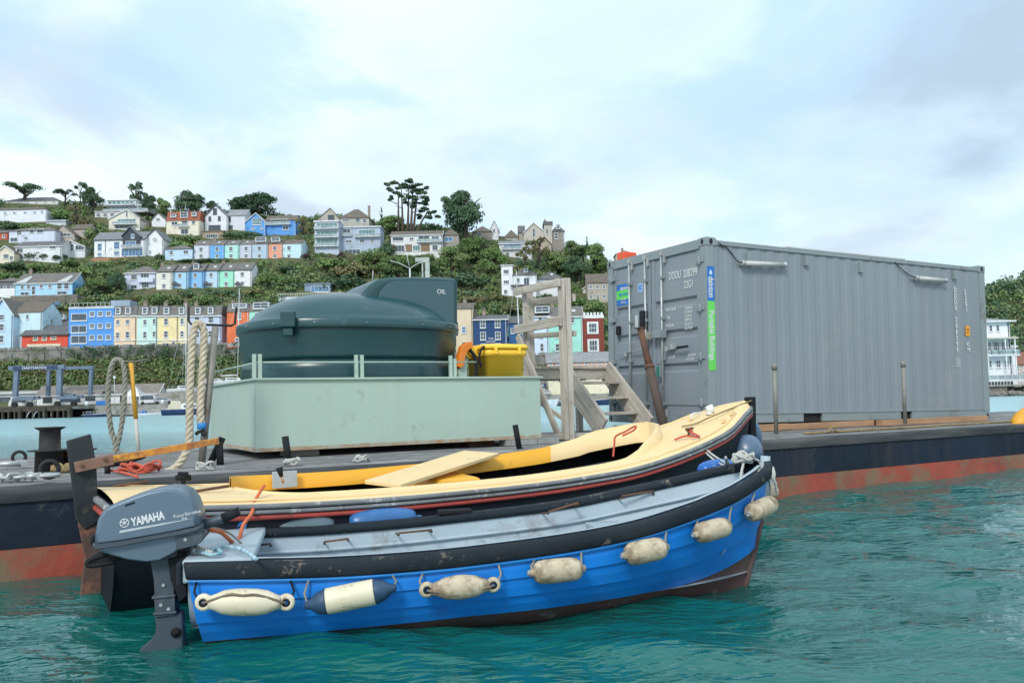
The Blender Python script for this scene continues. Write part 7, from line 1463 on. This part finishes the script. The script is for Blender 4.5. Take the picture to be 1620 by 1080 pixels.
# two at the very bow, hung from the stem
bx = HB.M @ V((HB.L, 0, 0))
f = thing('fender', 'small brown stained fender lying across the stem of the blue boat', 'fender', U(1215, 778, 5.05)); obj('fender_body', MB().lathe([(0, -.062), (.02, -.062), (.035, -.05), (.038, 0), (.035, .05), (.02, .062), (0, .062)], (0, 0, 0), (1, .1, .1), 16), M_fend, f); obj('lanyard', MB().tube([(-.05, 0, 0), (-.06, 0, .06), (-.06, .02, .10)], .005, 6), M_ropeg, f)
f = thing('fender', 'plump white bow fender tucked under the stem head of the blue boat', 'fender', U(1210, 757, 5.12)); obj('fender_body', MB().lathe([(0, -.10), (.035, -.095), (.055, -.05), (.062, 0), (.055, .05), (.035, .085), (0, .10)], (0, 0, 0), (.35, .1, 1), 18), pm('fender_white', (.72, .71, .66), (.6, .58, .52), 4, .5, 0, .2, 10), f)
# ---------------- yellow boat
M_cream = pm('deck_cream', (.82, .62, .33), (.78, .57, .29), 1.6, .55, 0, .08, 6, dirt=(.62, .46, .24), dscale=3.5, damt=.28)
M_amb = pm('coaming_yellow', (.84, .44, .035), (.82, .40, .03), 1.4, .45, 0, .05, 5, dirt=(.55, .30, .05), dscale=4, damt=.15)
M_rubg = pm('rubbing_grey', (.20, .215, .22), (.13, .14, .15), 3, .7, 0, .3, 14, dirt=(.50, .50, .48), dscale=10, damt=.25)
M_rubr = pm('rubbing_red', (.40, .055, .04), (.30, .05, .04), 2, .6, 0, .2, 10, dirt=(.13, .05, .04), dscale=5, damt=.25)
M_hblk = pm('hull_black', (.006, .009, .015), (.010, .014, .02), 1.5, .6, 0, .15, spec=.25)
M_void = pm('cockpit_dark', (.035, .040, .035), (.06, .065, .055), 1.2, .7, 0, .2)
eY = [(140, 790), (183, 801), (330, 799), (400, 797), (500, 793), (600, 787), (700, 779), (820, 767), (909, 756), (998, 740), (1057, 723), (1116, 700), (1161, 674), (1180, 650), (1200, 636)]
HY = Hull(G(183, 801, .585), U(1183, 643, 8.1), [(0, .64), (.15, .70), (.35, .74), (.58, .73), (.72, .66), (.84, .50), (.92, .33), (.975, .15), (1, .02)], eY, 1.005, .30, 1.5, 3.2, .06)
yb = thing('yellow_boat', 'cream decked open launch with yellow cockpit coaming, black hull and red rubbing strip', 'boat', M=HY.M)
zy = HY.zg
for side in (-1, 1):
    for nm, a_, b_, o_, mt_ in (('rubbing_strip', .0, .030, .030, M_rubg), ('rubbing_strip', .034, .060, .034, M_rubg), ('red_strip', .063, .094, .030, M_rubr)):
        obj(nm, band(HY, [lambda t, a=a_: zy(t)-a, lambda t, a=a_: zy(t)-a-.002, lambda t, a=a_, b=b_: zy(t)-(a+b)/2, lambda t, b=b_: zy(t)-b+.002, lambda t, b=b_: zy(t)-b], [.0, o_*.7, o_, o_*.7, 0], side), mt_, yb)
    obj('hull_side', band(HY, [lambda t: zy(t), lambda t: zy(t)-.12, lambda t: zy(t)*.5, lambda t: 0, lambda t: -.15, lambda t: -.299], [0]*6, side), M_hblk, yb)
def hi(t):
    if t < .135 or t > .775: return 0
    w_ = HY.hb(t)-.235; 
    if t > .62: w_ *= math.sqrt(max(0, 1-((t-.62)/.155)**2))
    if t < .20: w_ *= math.sqrt(max(0, 1-((.20-t)/.065)**2))*.999
    return max(0, w_)
ts = sorted(set([0, .03, .07, .11]+[.135+.01*i for i in range(8)]+[.2+i*.02 for i in range(22)]+[.63+i*.0103 for i in range(15)]+[.79, .80, .84, .88, .92, .95, .975, .99]))
def camb(t, y): h_ = HY.hb(t); return zy(t)+.005+(.055 if t > .7 else .035)*(1-(y/max(.02, h_))**2)
for side in (-1, 1):
    r = []
    for t in ts:
        h_ = HY.hb(t); w_ = hi(t); r.append([(HY.L*t, side*(w_+(h_-w_)*k), camb(t, w_+(h_-w_)*k)-(0 if k < 1 else .006)) for k in (0, .25, .5, .75, 1)])
    if side < 0: r = [list(reversed(q)) for q in r]
    obj('deck', MB().loft(r), M_cream, yb)
# low toe mouldings on deck
for side in (-1, 1): obj('deck_moulding', MB().tube([(HY.L*t, side*(HY.hb(t)-.07), camb(t, HY.hb(t)-.07)+.004) for t in ts if .02 < t < .95], .009, 6), M_cream, yb)
loop = []
for t in [.1352+.0065*i for i in range(10)]+[.2+i*.035 for i in range(12)]+[.61+.0154*i for i in range(11)]+[.7748]: loop.append((t, hi(t)))
full = [(t, -w_) for t, w_ in loop]+[(t, w_) for t, w_ in reversed(loop)]
def ch(t, s=1): return .012 if s < 0 and t < .64 else (.06+.025*max(0, min(1, (t-.3)/.3))+.045*max(0, min(1, (t-.62)/.10))**1.5)*(1 if s > 0 else max(.12, min(1, (t-.64)/.13)))
def cring(sel, name, mat, inner=True):
    r = []
    for t, w_ in sel:
        zc = camb(t, abs(w_)); s = 1 if w_ > 0 or t > .774 else -1; aw = abs(w_); C_ = ch(t, s)
        r.append([(HY.L*t, s*max(0, aw-.002), zc-.05), (HY.L*t, s*max(0, aw), zc+C_), (HY.L*t+(.02 if t > .72 else 0), s*(aw+.028), zc+C_), (HY.L*t+(.045 if t > .72 else 0), s*(aw+.045), zc-.01)])
    obj(name, MB().loft(r, False, False, True), mat, yb)
near_ = [q for q in full if q[1] <= 0]; far_ = [q for q in full if q[1] >= 0]
cring([q for q in near_ if q[0] < .68], 'coaming', M_cream); cring([q for q in far_ if q[0] < .641][::1], 'coaming', M_amb)
cring([q for q in near_ if q[0] > .67]+[q for q in far_ if q[0] > .6407], 'front_coaming', M_cream)
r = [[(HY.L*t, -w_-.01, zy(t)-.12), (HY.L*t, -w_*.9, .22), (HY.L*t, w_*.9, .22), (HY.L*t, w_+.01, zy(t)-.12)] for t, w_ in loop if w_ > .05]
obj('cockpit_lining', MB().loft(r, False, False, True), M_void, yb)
r = [[(HY.L*t, hi(t)-.004, camb(t, hi(t))+ch(t)*.2), (HY.L*t, hi(t)-.006, camb(t, hi(t))-.135)] for t in [.2+i*.02 for i in range(12)]]
obj('side_bench', MB().box(HY.L*.16, HY.L*.30, -.46, .46, zy(.2)-.16, zy(.2)-.13), M_amb, yb, bev=.01)
obj('engine_box', MB().hexa([(HY.L*.37, -.20, .2), (HY.L*.46, -.20, .2), (HY.L*.46, .40, .2), (HY.L*.37, .40, .2), (HY.L*.38, -.18, zy(.4)+.02), (HY.L*.45, -.18, zy(.4)+.02), (HY.L*.45, .38, zy(.4)+.05), (HY.L*.38, .38, zy(.4)+.05)]), M_amb, yb, bev=.04)
# transom with black rim and white patch
rt = [HY.pt(0, z, -1) for z in (zy(0)+.001, .35, .15, 0, -.15, -.29)]; rt2 = [V((p.x, -p.y, p.z)) for p in reversed(rt)]; b = MB(); b.v += rt+rt2; b.face(list(range(len(b.v)))[::-1]); obj('transom', b, M_hblk, yb)
w_ = HY.hb(0); b = MB(); b.tube([(-.015, -w_-.02, zy(0)-.03), (-.03, -w_*.4, zy(0)-.012), (-.03, w_*.4, zy(0)-.012), (-.015, w_+.02, zy(0)-.03)], .022, 8); obj('transom_rubber', b, M_rubg, yb); b = MB(); b.tube([(-.015, -w_-.02, zy(0)-.08), (-.035, -w_*.4, zy(0)-.06), (-.035, w_*.4, zy(0)-.06), (-.015, w_+.02, zy(0)-.08)], .018, 8); obj('transom_rubber', b, M_rubr, yb)
# stem post
P = [V((HY.L+.01, 0, z)) for z in (1.09, .7, .3, -.2)]; b = MB(); b.hexa([(HY.L-.05, -.035, -.3), (HY.L+.03, -.03, -.3), (HY.L+.03, .03, -.3), (HY.L-.05, .035, -.3), (HY.L-.005, -.04, zy(1)+.085), (HY.L+.085, -.035, zy(1)+.085), (HY.L+.085, .035, zy(1)+.085), (HY.L-.005, .04, zy(1)+.085)]); obj('stem_post', b, M_blkr, yb, bev=.008)
def onY(px, py, y=0): return HY.I @ onplane(px, py, HY.M @ V((0, y, 0)), HY.n)
# keel / skeg under the counter
b = MB(); q = [onY(px, py, -.0) for px, py in ((187, 893), (208, 900), (206, 962), (190, 950))]; b.prism([(p.x, p.z) for p in q], (0, -.02, 0), (1, 0, 0), (0, 0, 1), (0, .04, 0)); obj('skeg', b, pm('skeg_grey', (.42, .45, .42), (.3, .3, .27), 4, .8, 0, .3, dirt=(.25, .1, .07), dscale=6), yb)
# rudder + tiller
M_rud = pm('rudder_black', (.012, .018, .023), (.022, .027, .03), 2.5, .7, 0, .35, 10, dirt=(.12, .10, .07), dscale=3, damt=.25)
b = MB(); q = [onY(*k) for k in ((105, 697), (143, 686), (152, 735), (154, 805), (160, 822), (134, 836), (120, 822), (113, 760))]; b.prism([(p.x, p.z) for p in q], (0, -.03, 0), (1, 0, 0), (0, 0, 1), (0, .06, 0)); rd = obj('rudder', b, M_rud, yb, bev=.006)
b = MB(); q = [onY(*k) for k in ((120, 812), (134, 830), (162, 815), (178, 880), (186, 990), (118, 1010), (128, 930), (134, 880))]; b.prism([(p.x, p.z) for p in q], (0, -.017, 0), (1, 0, 0), (0, 0, 1), (0, .034, 0)); obj('rudder_blade', b, pm('rudder_brown', (.13, .075, .055), (.07, .05, .045), 2.5, .85, 0, .4, 10, dirt=(.32, .13, .09), dscale=4, damt=.45), yb, bev=.005)
a, m_, c = onY(118, 739, -.04), onY(178, 726, -.04), onY(345, 697, -.04)
obj('tiller_strap', MB().beam((a.x, -.05, a.z), (m_.x, -.05, m_.z), .05, .062), pm('strap_brown', (.30, .18, .14), (.2, .11, .08), 6, .85, .1, .4, 20), yb, bev=.004)
obj('tiller', MB().beam((m_.x-.01, -.05, m_.z), (c.x, -.05, c.z), .04, .040), pm('tiller_rust_yellow', (.66, .30, .04), (.32, .11, .04), 11, .8, 0, .5, 25, dirt=(.12, .06, .045), dscale=9, damt=.5), yb, bev=.004)
for px, py in ((131, 737), (168, 728)): q = onY(px, py, -.08); obj('bolt', MB().cyl((q.x, -.082, q.z), (q.x, -.074, q.z), .012, 8), M_rust, yb)
# foredeck fittings
def ydk(px, py, dz=.0):
    best = None
    for i in range(100):
        t = i/100
        for j in range(41):
            y = -HY.hb(t)+2*HY.hb(t)*j/40; P_ = V((HY.L*t, y, camb(t, y)+dz)); q = proj(HY.M @ P_); e = (q[0]-px)**2+(q[1]-py)**2
            if best is None or e < best[0]: best = (e, P_)
    return best[1]
p = ydk(1090, 690); b = MB(); b.cyl(p, p+V((0, 0, .055)), .011, 8); b.tube([p+V((-.06, -.03, .055)), p+V((.07, .02, .06))], .011, 8); obj('deck_cleat', b, M_rust, yb); cl1 = HY.M @ (p+V((0, 0, .04)))
p = ydk(1122, 655); b = MB(); b.lathe([(.035, 0), (.032, .02), (.026, .03)], p, n=12); b.lathe([(.03, -.03), (.04, 0), (.045, .035), (.03, .04), (0, .04)], p+V((0, 0, .05)), (1, -.7, .2), 12); obj('vent_cowl', b, M_hull, yb)
p = ydk(1101, 662); b = MB(); b.tube(smooth([p+V((-.07, 0, 0)), p+V((-.05, 0, .05)), p+V((.06, .02, .055)), p+V((.09, .02, 0))], 4), .009, 8); obj('grab_rail', b, M_hull, yb)
for px, py in ((1158, 658), (1146, 668), (1092, 668)): p = ydk(px, py); obj('deck_chock', MB().box(p.x-.025, p.x+.025, p.y-.012, p.y+.012, p.z, p.z+.045), M_cream, yb, bev=.006)
p = ydk(290, 768); b = MB(); b.cyl(p, p+V((0, 0, .06)), .015, 8); b.tube([p+V((-.05, 0, .06)), p+V((.05, 0, .055))], .02, 8); b.tube([p+V((-.03, .02, .085)), p+V((.03, -.01, .08))], .016, 8); obj('deck_cleat', b, M_blkr, yb)
for px, py in ((205, 770), (330, 777)): p = ydk(px, py); obj('thole_pin', MB().tube([p+V((-.10, 0, .012)), p+V((.12, 0, .03))], .010, 6), M_rust, yb)
yy_ = HY.hb(.14)-.245; p0 = onY(430, 768, yy_); p1_ = onY(469, 768, yy_); obj('rowlock_plate', MB().box(p0.x, p1_.x, yy_-.02, yy_-.004, p0.z-.02, p0.z+.10), M_bgrey, yb, bev=.003)
br = thing('paint_brush', 'short black bristled brush with wooden handle propped in the yellow boat', 'brush', U(448, 764, 5.75)); obj('brush_handle', MB().tube([(0, 0, .0), (-.012, 0, .05)], .009, 8), M_fresh, br); obj('bristles', MB().tube([(-.012, 0, .045), (-.028, 0, .11)], [.012, .026], 10), M_blkr, br)
# loose board lying across the cockpit
A0, A1, B1, B0 = U(577, 759, 5.65), U(634, 766, 5.55), U(790, 716, 7.0), U(734, 712, 7.1)
b = MB(); tz = V((0, 0, .028)); b.hexa([A0-tz, A1-tz, B1-tz, B0-tz, A0, A1, B1, B0]); lb = obj('loose_board', b, M_cream, None, bev=.004); tag(lb, 'cream painted plank lying loose across the cockpit of the yellow boat', 'board', origin=A0)
# ---------------- outboard motor
M_ob = pm('outboard_grey', (.125, .178, .235), (.115, .165, .215), 1.2, .32, .25, .03, 8, dirt=(.16, .19, .22), dscale=3, damt=.15)
M_obd = pm('outboard_dark', (.050, .070, .094), (.06, .078, .097), 3, .5, .1, .1, 10, dirt=(.10, .12, .13), dscale=5, damt=.25)
OM = Matrix.Identity(4); o0 = U(265, 860, 3.93)
for i in range(3): OM[i][0] = HB.a[i]; OM[i][1] = HB.n[i]; OM[i][3] = o0[i]
OI = OM.inverted()
def OB(px, py, y=0): q = OI @ onplane(px, py, OM @ V((0, y, 0)), HB.n); return (q.x, q.z)
om = thing('outboard_motor', 'grey blue outboard motor clamped on the stern of the blue boat, leg in the water', 'outboard motor', M=OM)
XY = ((0, 0, 0), (1, 0, 0), (0, 0, 1), (0, 1, 0))
def fine(pts, n=4): 
    P = [V((a, b_, 0)) for a, b_ in pts]; P = [P[-1]]+P+[P[0], P[1]]; o = []
    for i in range(1, len(P)-2):
        a, b_, c, d = P[i-1:i+3]
        for k in range(n):
            t = k/n; q = .5*((2*b_)+(c-a)*t+(2*a-5*b_+4*c-d)*t*t+(3*b_-a-3*c+d)*t**3); o.append((q.x, q.y))
    return o
up_ = [OB(*k) for k in ((157.5, 855), (159, 836), (163, 816), (172, 801), (188, 792.5), (220, 780), (247, 771), (272, 767), (288, 768), (303, 774), (314, 788), (321, 807), (324.5, 826))]
dn_ = [OB(*k) for k in ((290, 834), (240, 843), (200, 850))]
def puffy(poly, hw, flat, mat, name, y0=0, segs=7, parent=om):
    c = (sum(p[0] for p in poly)/len(poly), sum(p[1] for p in poly)/len(poly)); rings = []
    zmin = c[1]
    for k in range(-segs, segs+1):
        a = k/segs*math.pi/2; w_ = math.sin(a)*hw; f = flat+(1-flat)*abs(math.cos(a))**.6
        rings.append([(c[0]+(x-c[0])*f, y0+w_, c[1]+(z-c[1])*f) for x, z in poly])
    return obj(name, MB().loft(rings, True, True, True), mat, parent)
cw = puffy(up_+dn_, .150, .87, M_ob, 'cowling')
puffy([OB(*k) for k in ((156.5, 853), (200, 848), (240, 841), (290, 832), (325, 824.5), (326, 829.5), (290, 838), (240, 847), (200, 855), (158, 860.5))], .158, .93, M_obd, 'cowling_seam')
puffy([OB(*k) for k in ((159, 860), (200, 854.5), (240, 846.5), (290, 837.5), (326, 829.5), (327, 842), (322, 851), (300, 857), (285, 868), (262, 880), (238, 883), (206, 879), (178, 871), (165, 867))], .125, .82, M_ob, 'lower_cowling')
puffy([OB(*k) for k in ((283, 842), (325, 834), (328, 846), (322, 853), (298, 860), (286, 862))], .135, .9, M_obd, 'bracket_cover')
puffy([OB(*k) for k in ((241, 876), (282, 868), (284, 884), (279, 920), (279, 945), (247.5, 945), (246, 915), (241, 886))], .055, .9, M_obd, 'leg')
puffy([OB(*k) for k in ((246.5, 938), (280, 934), (281, 968), (249, 972))], .058, .92, M_obd, 'leg_sleeve')
puffy([OB(*k) for k in ((248, 969), (291, 964), (293, 1000), (295, 1060), (180, 1060), (212, 1034), (238, 1013), (247, 1000), (250, 985))], .045, .88, M_obd, 'lower_leg')
for yy0, nm in ((.061, 'leg_collar'), (.050, 'leg_collar')):
    a, c = (OB(246, 966), OB(283, 963)) if nm and yy0 > .06 else (OB(244, 941), OB(281, 937)); q = MB(); q.beam((a[0], 0, a[1]), (c[0], 0, c[1]), .13, .012); obj(nm, q, M_obd, om, bev=.004)
for px, py in ((262, 921), (258, 952), (270, 958), (300, 846)): q = OB(px, py); obj('bolt', MB().cyl((q[0], -.062 if px < 300 else -.137, q[1]), (q[0], -.052 if px < 300 else -.12, q[1]), .008, 8), M_galv, om)
obj('cable', MB().tube(smooth([(OB(286, 868)[0], -.06, OB(286, 868)[1]), (OB(292, 890)[0], -.08, OB(292, 890)[1]), (OB(284, 915)[0], -.07, OB(284, 915)[1])], 4), .006, 6), M_blkr, om)
obj('water_intake', MB().lathe([(.0, 0), (.022, .0), (.024, .006), (0, .008)], (OB(279, 999, -.045)[0], -.050, OB(279, 999, -.045)[1]), (0, -1, 0), 14), M_blkr, om)
puffy([OB(*k, 0) for k in ((268, 878), (296, 872), (300, 900), (300, 940), (288, 950), (272, 912))], .10, .85, M_blkr, 'clamp_bracket', y0=.03)
for dy in (-.05, .10): obj('clamp_screw', MB().cyl((OB(296, 884, 0)[0], dy, OB(296, 884, 0)[1]), (OB(296, 884, 0)[0]+.10, dy, OB(296, 884, 0)[1]), .012, 8), M_galv, om)
hq = [OB(*k, -.06) for k in ((180, 872), (166, 877), (148, 883), (139, 889), (142, 894), (160, 892), (182, 888))]; obj('carry_handle', MB().tube(smooth([(x, -.06, z) for x, z in hq], 4), .013, 8), M_blkr, om); hq2 = [(x, .06, z) for x, z in hq]; obj('carry_handle', MB().tube(smooth(hq2, 4), .013, 8), M_blkr, om)
q0, q1 = OB(152, 868, 0), OB(153, 842, 0); obj('rear_latch', MB().tube(smooth([(q0[0]+.02, -.02, q0[1]+.01), (q0[0]-.005, -.02, q0[1]+.03), (q1[0]-.005, -.02, q1[1]-.02), (q1[0]+.02, -.02, q1[1])], 4), .014, 8), M_blkr, om)
t0, t1, t2_ = OB(320, 833, -.03), OB(352, 820, -.03), OB(379, 808, -.03); obj('tiller_arm', MB().tube([(t0[0]-.03, -.03, t0[1]), (t1[0], -.03, t1[1]), (t2_[0], -.03, t2_[1])], [.026, .022, .021], 12), M_obd, om); obj('tiller_grip', MB().tube([(t1[0], -.03, t1[1]), (t2_[0], -.03, t2_[1])], [.025, .022], 12), M_blkr, om)
# cowling details: latch panel, stripe, lettering
yq = -.1515; rot = math.radians(10.5); TXo = V((math.cos(rot), 0, math.sin(rot))); TUo = V((-math.sin(rot), 0, math.cos(rot)))
def ol(s, px, py, size, mat, **k): q = OB(px, py, yq); return letter(s, size, mat, cw, (q[0], yq, q[1]), TXo, TUo, **k)
ol('YAMAHA', 234, 820.5, .052, M_white, bold=.0018, squeeze=.66, name='maker_name'); q = OB(197, 827, yq)
b = MB(); b.tube([(q[0]+.0185*math.cos(i*math.pi/10), yq, q[1]+.0185*math.sin(i*math.pi/10)) for i in range(20)], .0022, 5, closed=True)
for k in range(3): a = rot+math.pi/2+k*math.pi/3; d = V((math.cos(a), 0, math.sin(a)))*.017; b.tube([V((q[0], yq, q[1]))-d, V((q[0], yq, q[1]))+d], .0020, 5)
obj('maker_emblem', b, M_white, cw); ol('FourStroke', 296, 812.5, .021, M_white, squeeze=1.25, name='model_lettering'); ol('F6', 292, 820, .018, M_white, squeeze=1.3, name='model_lettering')
s0, s1, s2, s3 = OB(188, 843, yq), OB(258, 829, yq), OB(308, 819, yq), OB(190, 840, yq); b = MB(); b.poly([(s0[0], yq, s0[1]), (s1[0], yq, s1[1]-.002), (s2[0], yq, s2[1]), (s1[0], yq, s1[1]+.006), (s3[0], yq, s3[1]+.004)]); obj('cowling_stripe', b, pm('stripe_silver', (.62, .66, .70), None, 2, .3, .3), cw)
a, c = OB(181, 803, -.10), OB(219, 787, -.10); b = MB(); b.obox(((a[0]+c[0])/2, -.125, (a[1]+c[1])/2), V((c[0]-a[0], 0, c[1]-a[1]))*.5, V((0, .02, 0)), V((-.004, 0, .010))); obj('latch_panel', b, M_ob, cw, bev=.006)
a, c = OB(199, 799, -.13), OB(215, 793.5, -.13); obj('latch_slot', MB().beam((a[0], -.146, a[1]), (c[0], -.146, c[1]), .008, .010), M_blkr, cw)
# ---------------- loose fenders and buoys between the boats
def bag(label, p0, p1, d0, d1, r, col, name='buoy_fender', roundness=1.0):
    A, Bp = U(*p0, d0), U(*p1, d1); ax = (Bp-A).normalized(); Lf = (Bp-A).length; mt_ = pm('vinyl_%d_%d' % (int(col[0]*99), int(col[2]*99)), col, tuple(q*.7 for q in col), 2, .32, 0, .15, 10, dirt=(.32, .36, .40), dscale=6, damt=.3)
    t = thing(name, label, 'fender', (A+Bp)/2); pr = []
    for i in range(13): a = -math.pi/2+math.pi*i/12; s = math.sin(a); pr.append((max(r*abs(math.cos(a))**(.45), 0.001), s*Lf/2))
    obj('float_body', MB().lathe(pr, (0, 0, 0), ax, 20), mt_, t); obj('end_neck', MB().lathe([(r*.2, Lf/2-.01), (r*.18, Lf/2+.035), (.0, Lf/2+.04)], (0, 0, 0), ax, 10), mt_, t); return t
bag('big scuffed blue grey cylindrical fender between the yellow bow and the barge', (1186, 733), (1174, 694), 7.55, 7.7, .155, (.12, .19, .30))
bag('smaller blue fender squeezed behind the stem of the yellow boat', (1196, 704), (1190, 668), 8.5, 8.5, .075, (.10, .19, .30))
bag('bright blue fender showing behind the bow of the blue boat', (1108, 745), (1160, 738), 6.2, 6.4, .075, (.02, .14, .50))
bag('grey green rounded fender between the two boats near the outboard motor', (400, 838), (530, 832), 4.88, 5.0, .072, (.10, .16, .19))
bag('blue rounded fender between the two boats right of the grey green one', (552, 827), (658, 818), 5.05, 5.22, .075, (.04, .16, .40))
bag('round dark blue buoy behind the outboard tiller arm', (350, 838), (364, 832), 4.9, 4.95, .055, (.015, .06, .25))
rope('blue_knot', [U(*k, 4.75) for k in ((372, 828), (376, 836), (384, 838), (388, 830), (382, 826), (376, 832))], .010, pm('rope_blue', (.03, .22, .60), None, 8, .9), 'knot of bright blue rope beside the dark blue buoy')
# ropes on and between the boats
zd = HB.zg(.05)+.03
rope('stern_rope', [G(*k, zd) for k in ((312, 871), (324, 874), (336, 877), (350, 874), (342, 868), (330, 872), (342, 866), (362, 864), (382, 868), (396, 876), (405, 884))], .009, pm('rope_blue_white', (.50, .62, .66), (.14, .34, .45), 40, .9), 'blue and white flecked rope knotted round the stern cleat of the blue boat', pitch=.05)
rope('stern_line', [G(308, 862, zd+.02), G(316, 868, zd+.01), G(335, 874, zd)], .012, M_ropew, 'thick white rope end laid over the stern corner of the blue boat')
rope('orange_line', [U(333, 838, 4.0), U(350, 842, 4.1), U(366, 856, 4.25), U(372, 860, 4.3), U(379, 850, 4.4), U(385, 830, 4.55), U(398, 812, 4.7), U(402, 795, 4.85), U(410, 780, 4.95), U(418, 768, 5.05)], .0105, pm('rope_orange', (.66, .18, .07), (.5, .13, .06), 8, .9), 'orange red line looping from the outboard up onto the yellow boat', pitch=.05)
rope('fuel_line', [U(325, 836, 4.0), U(345, 836, 4.1), U(366, 845, 4.2), U(385, 862, 4.25), U(394, 871, 4.3)], .006, M_ropeg, 'thin grey fuel line curving from the outboard down to the stern deck')
rope('red_line', [U(970, 722, 6.9), U(972, 702, 7.0), U(974, 690, 7.15), U(990, 682, 7.2), U(1000, 676, 7.25), U(1006, 674, 7.25), U(1003, 680, 7.2), U(985, 689, 7.15)], .009, M_roper, 'red rope thrown over the far coaming of the yellow boat')
rope('red_lashing', [HY.M @ ydk(1068, 694, .02), HY.M @ ydk(1085, 690, .03), HY.M @ ydk(1105, 690, .03), cl1, cl1+V((.03, -.02, .0)), cl1+V((-.02, .02, .01)), cl1+V((.02, .0, -.02))], .009, M_roper, 'short red lashing made fast to the foredeck cleat')
bw = HB.M @ V((HB.L*.955, 0, HB.zg(.95)+.05))
for i, dx in enumerate((0, .02)):
    rope('bow_line', [cl1+V((dx, 0, 0)), U(1120-i*3, 713+i*3, 6.9), U(1150-i*3, 733+i*4, 5.9), bw+V((-.1, 0, .02))], .008, M_ropew, ['upper white line from the yellow foredeck down to the blue bow', 'lower white line from the yellow foredeck down to the blue bow'][i], pitch=.04)
pts = []
rq = random.Random(4)
for i in range(40): a = i*1.05; pts.append(bw+V((math.cos(a)*rq.uniform(.03, .075), math.sin(a)*rq.uniform(.03, .07), rq.uniform(-.015, .05))))
rope('bow_rope', pts+[bw+V((.0, -.02, 0)), bw+V((-.03, -.08, -.07)), bw+V((-.055, -.12, -.15)), bw+V((-.07, -.14, -.2))], .0085, M_ropew, 'tangle of white rope bound round the stem head of the blue boat', k=5, pitch=.05)
rope('bow_rope', [bw+V((.02, 0, .03)), U(1200, 729, 5.1), U(1208, 741, 4.98), U(1216, 752, 4.95), U(1226, 762, 4.97), U(1228, 776, 5.0)], .0085, M_ropew, 'white rope looping round the front of the blue bow to the end fender', pitch=.05)
rope('foredeck_line', [HY.M @ V((HY.L+.03, -.03, zy(1)+.05)), HY.M @ ydk(1150, 649, .03), HY.M @ ydk(1120, 662, .04), HY.M @ ydk(1100, 668, .02), HY.M @ ydk(1080, 676, .015)], .0075, M_ropeo, 'thin tan line lying along the foredeck from the yellow stem', pitch=.04)
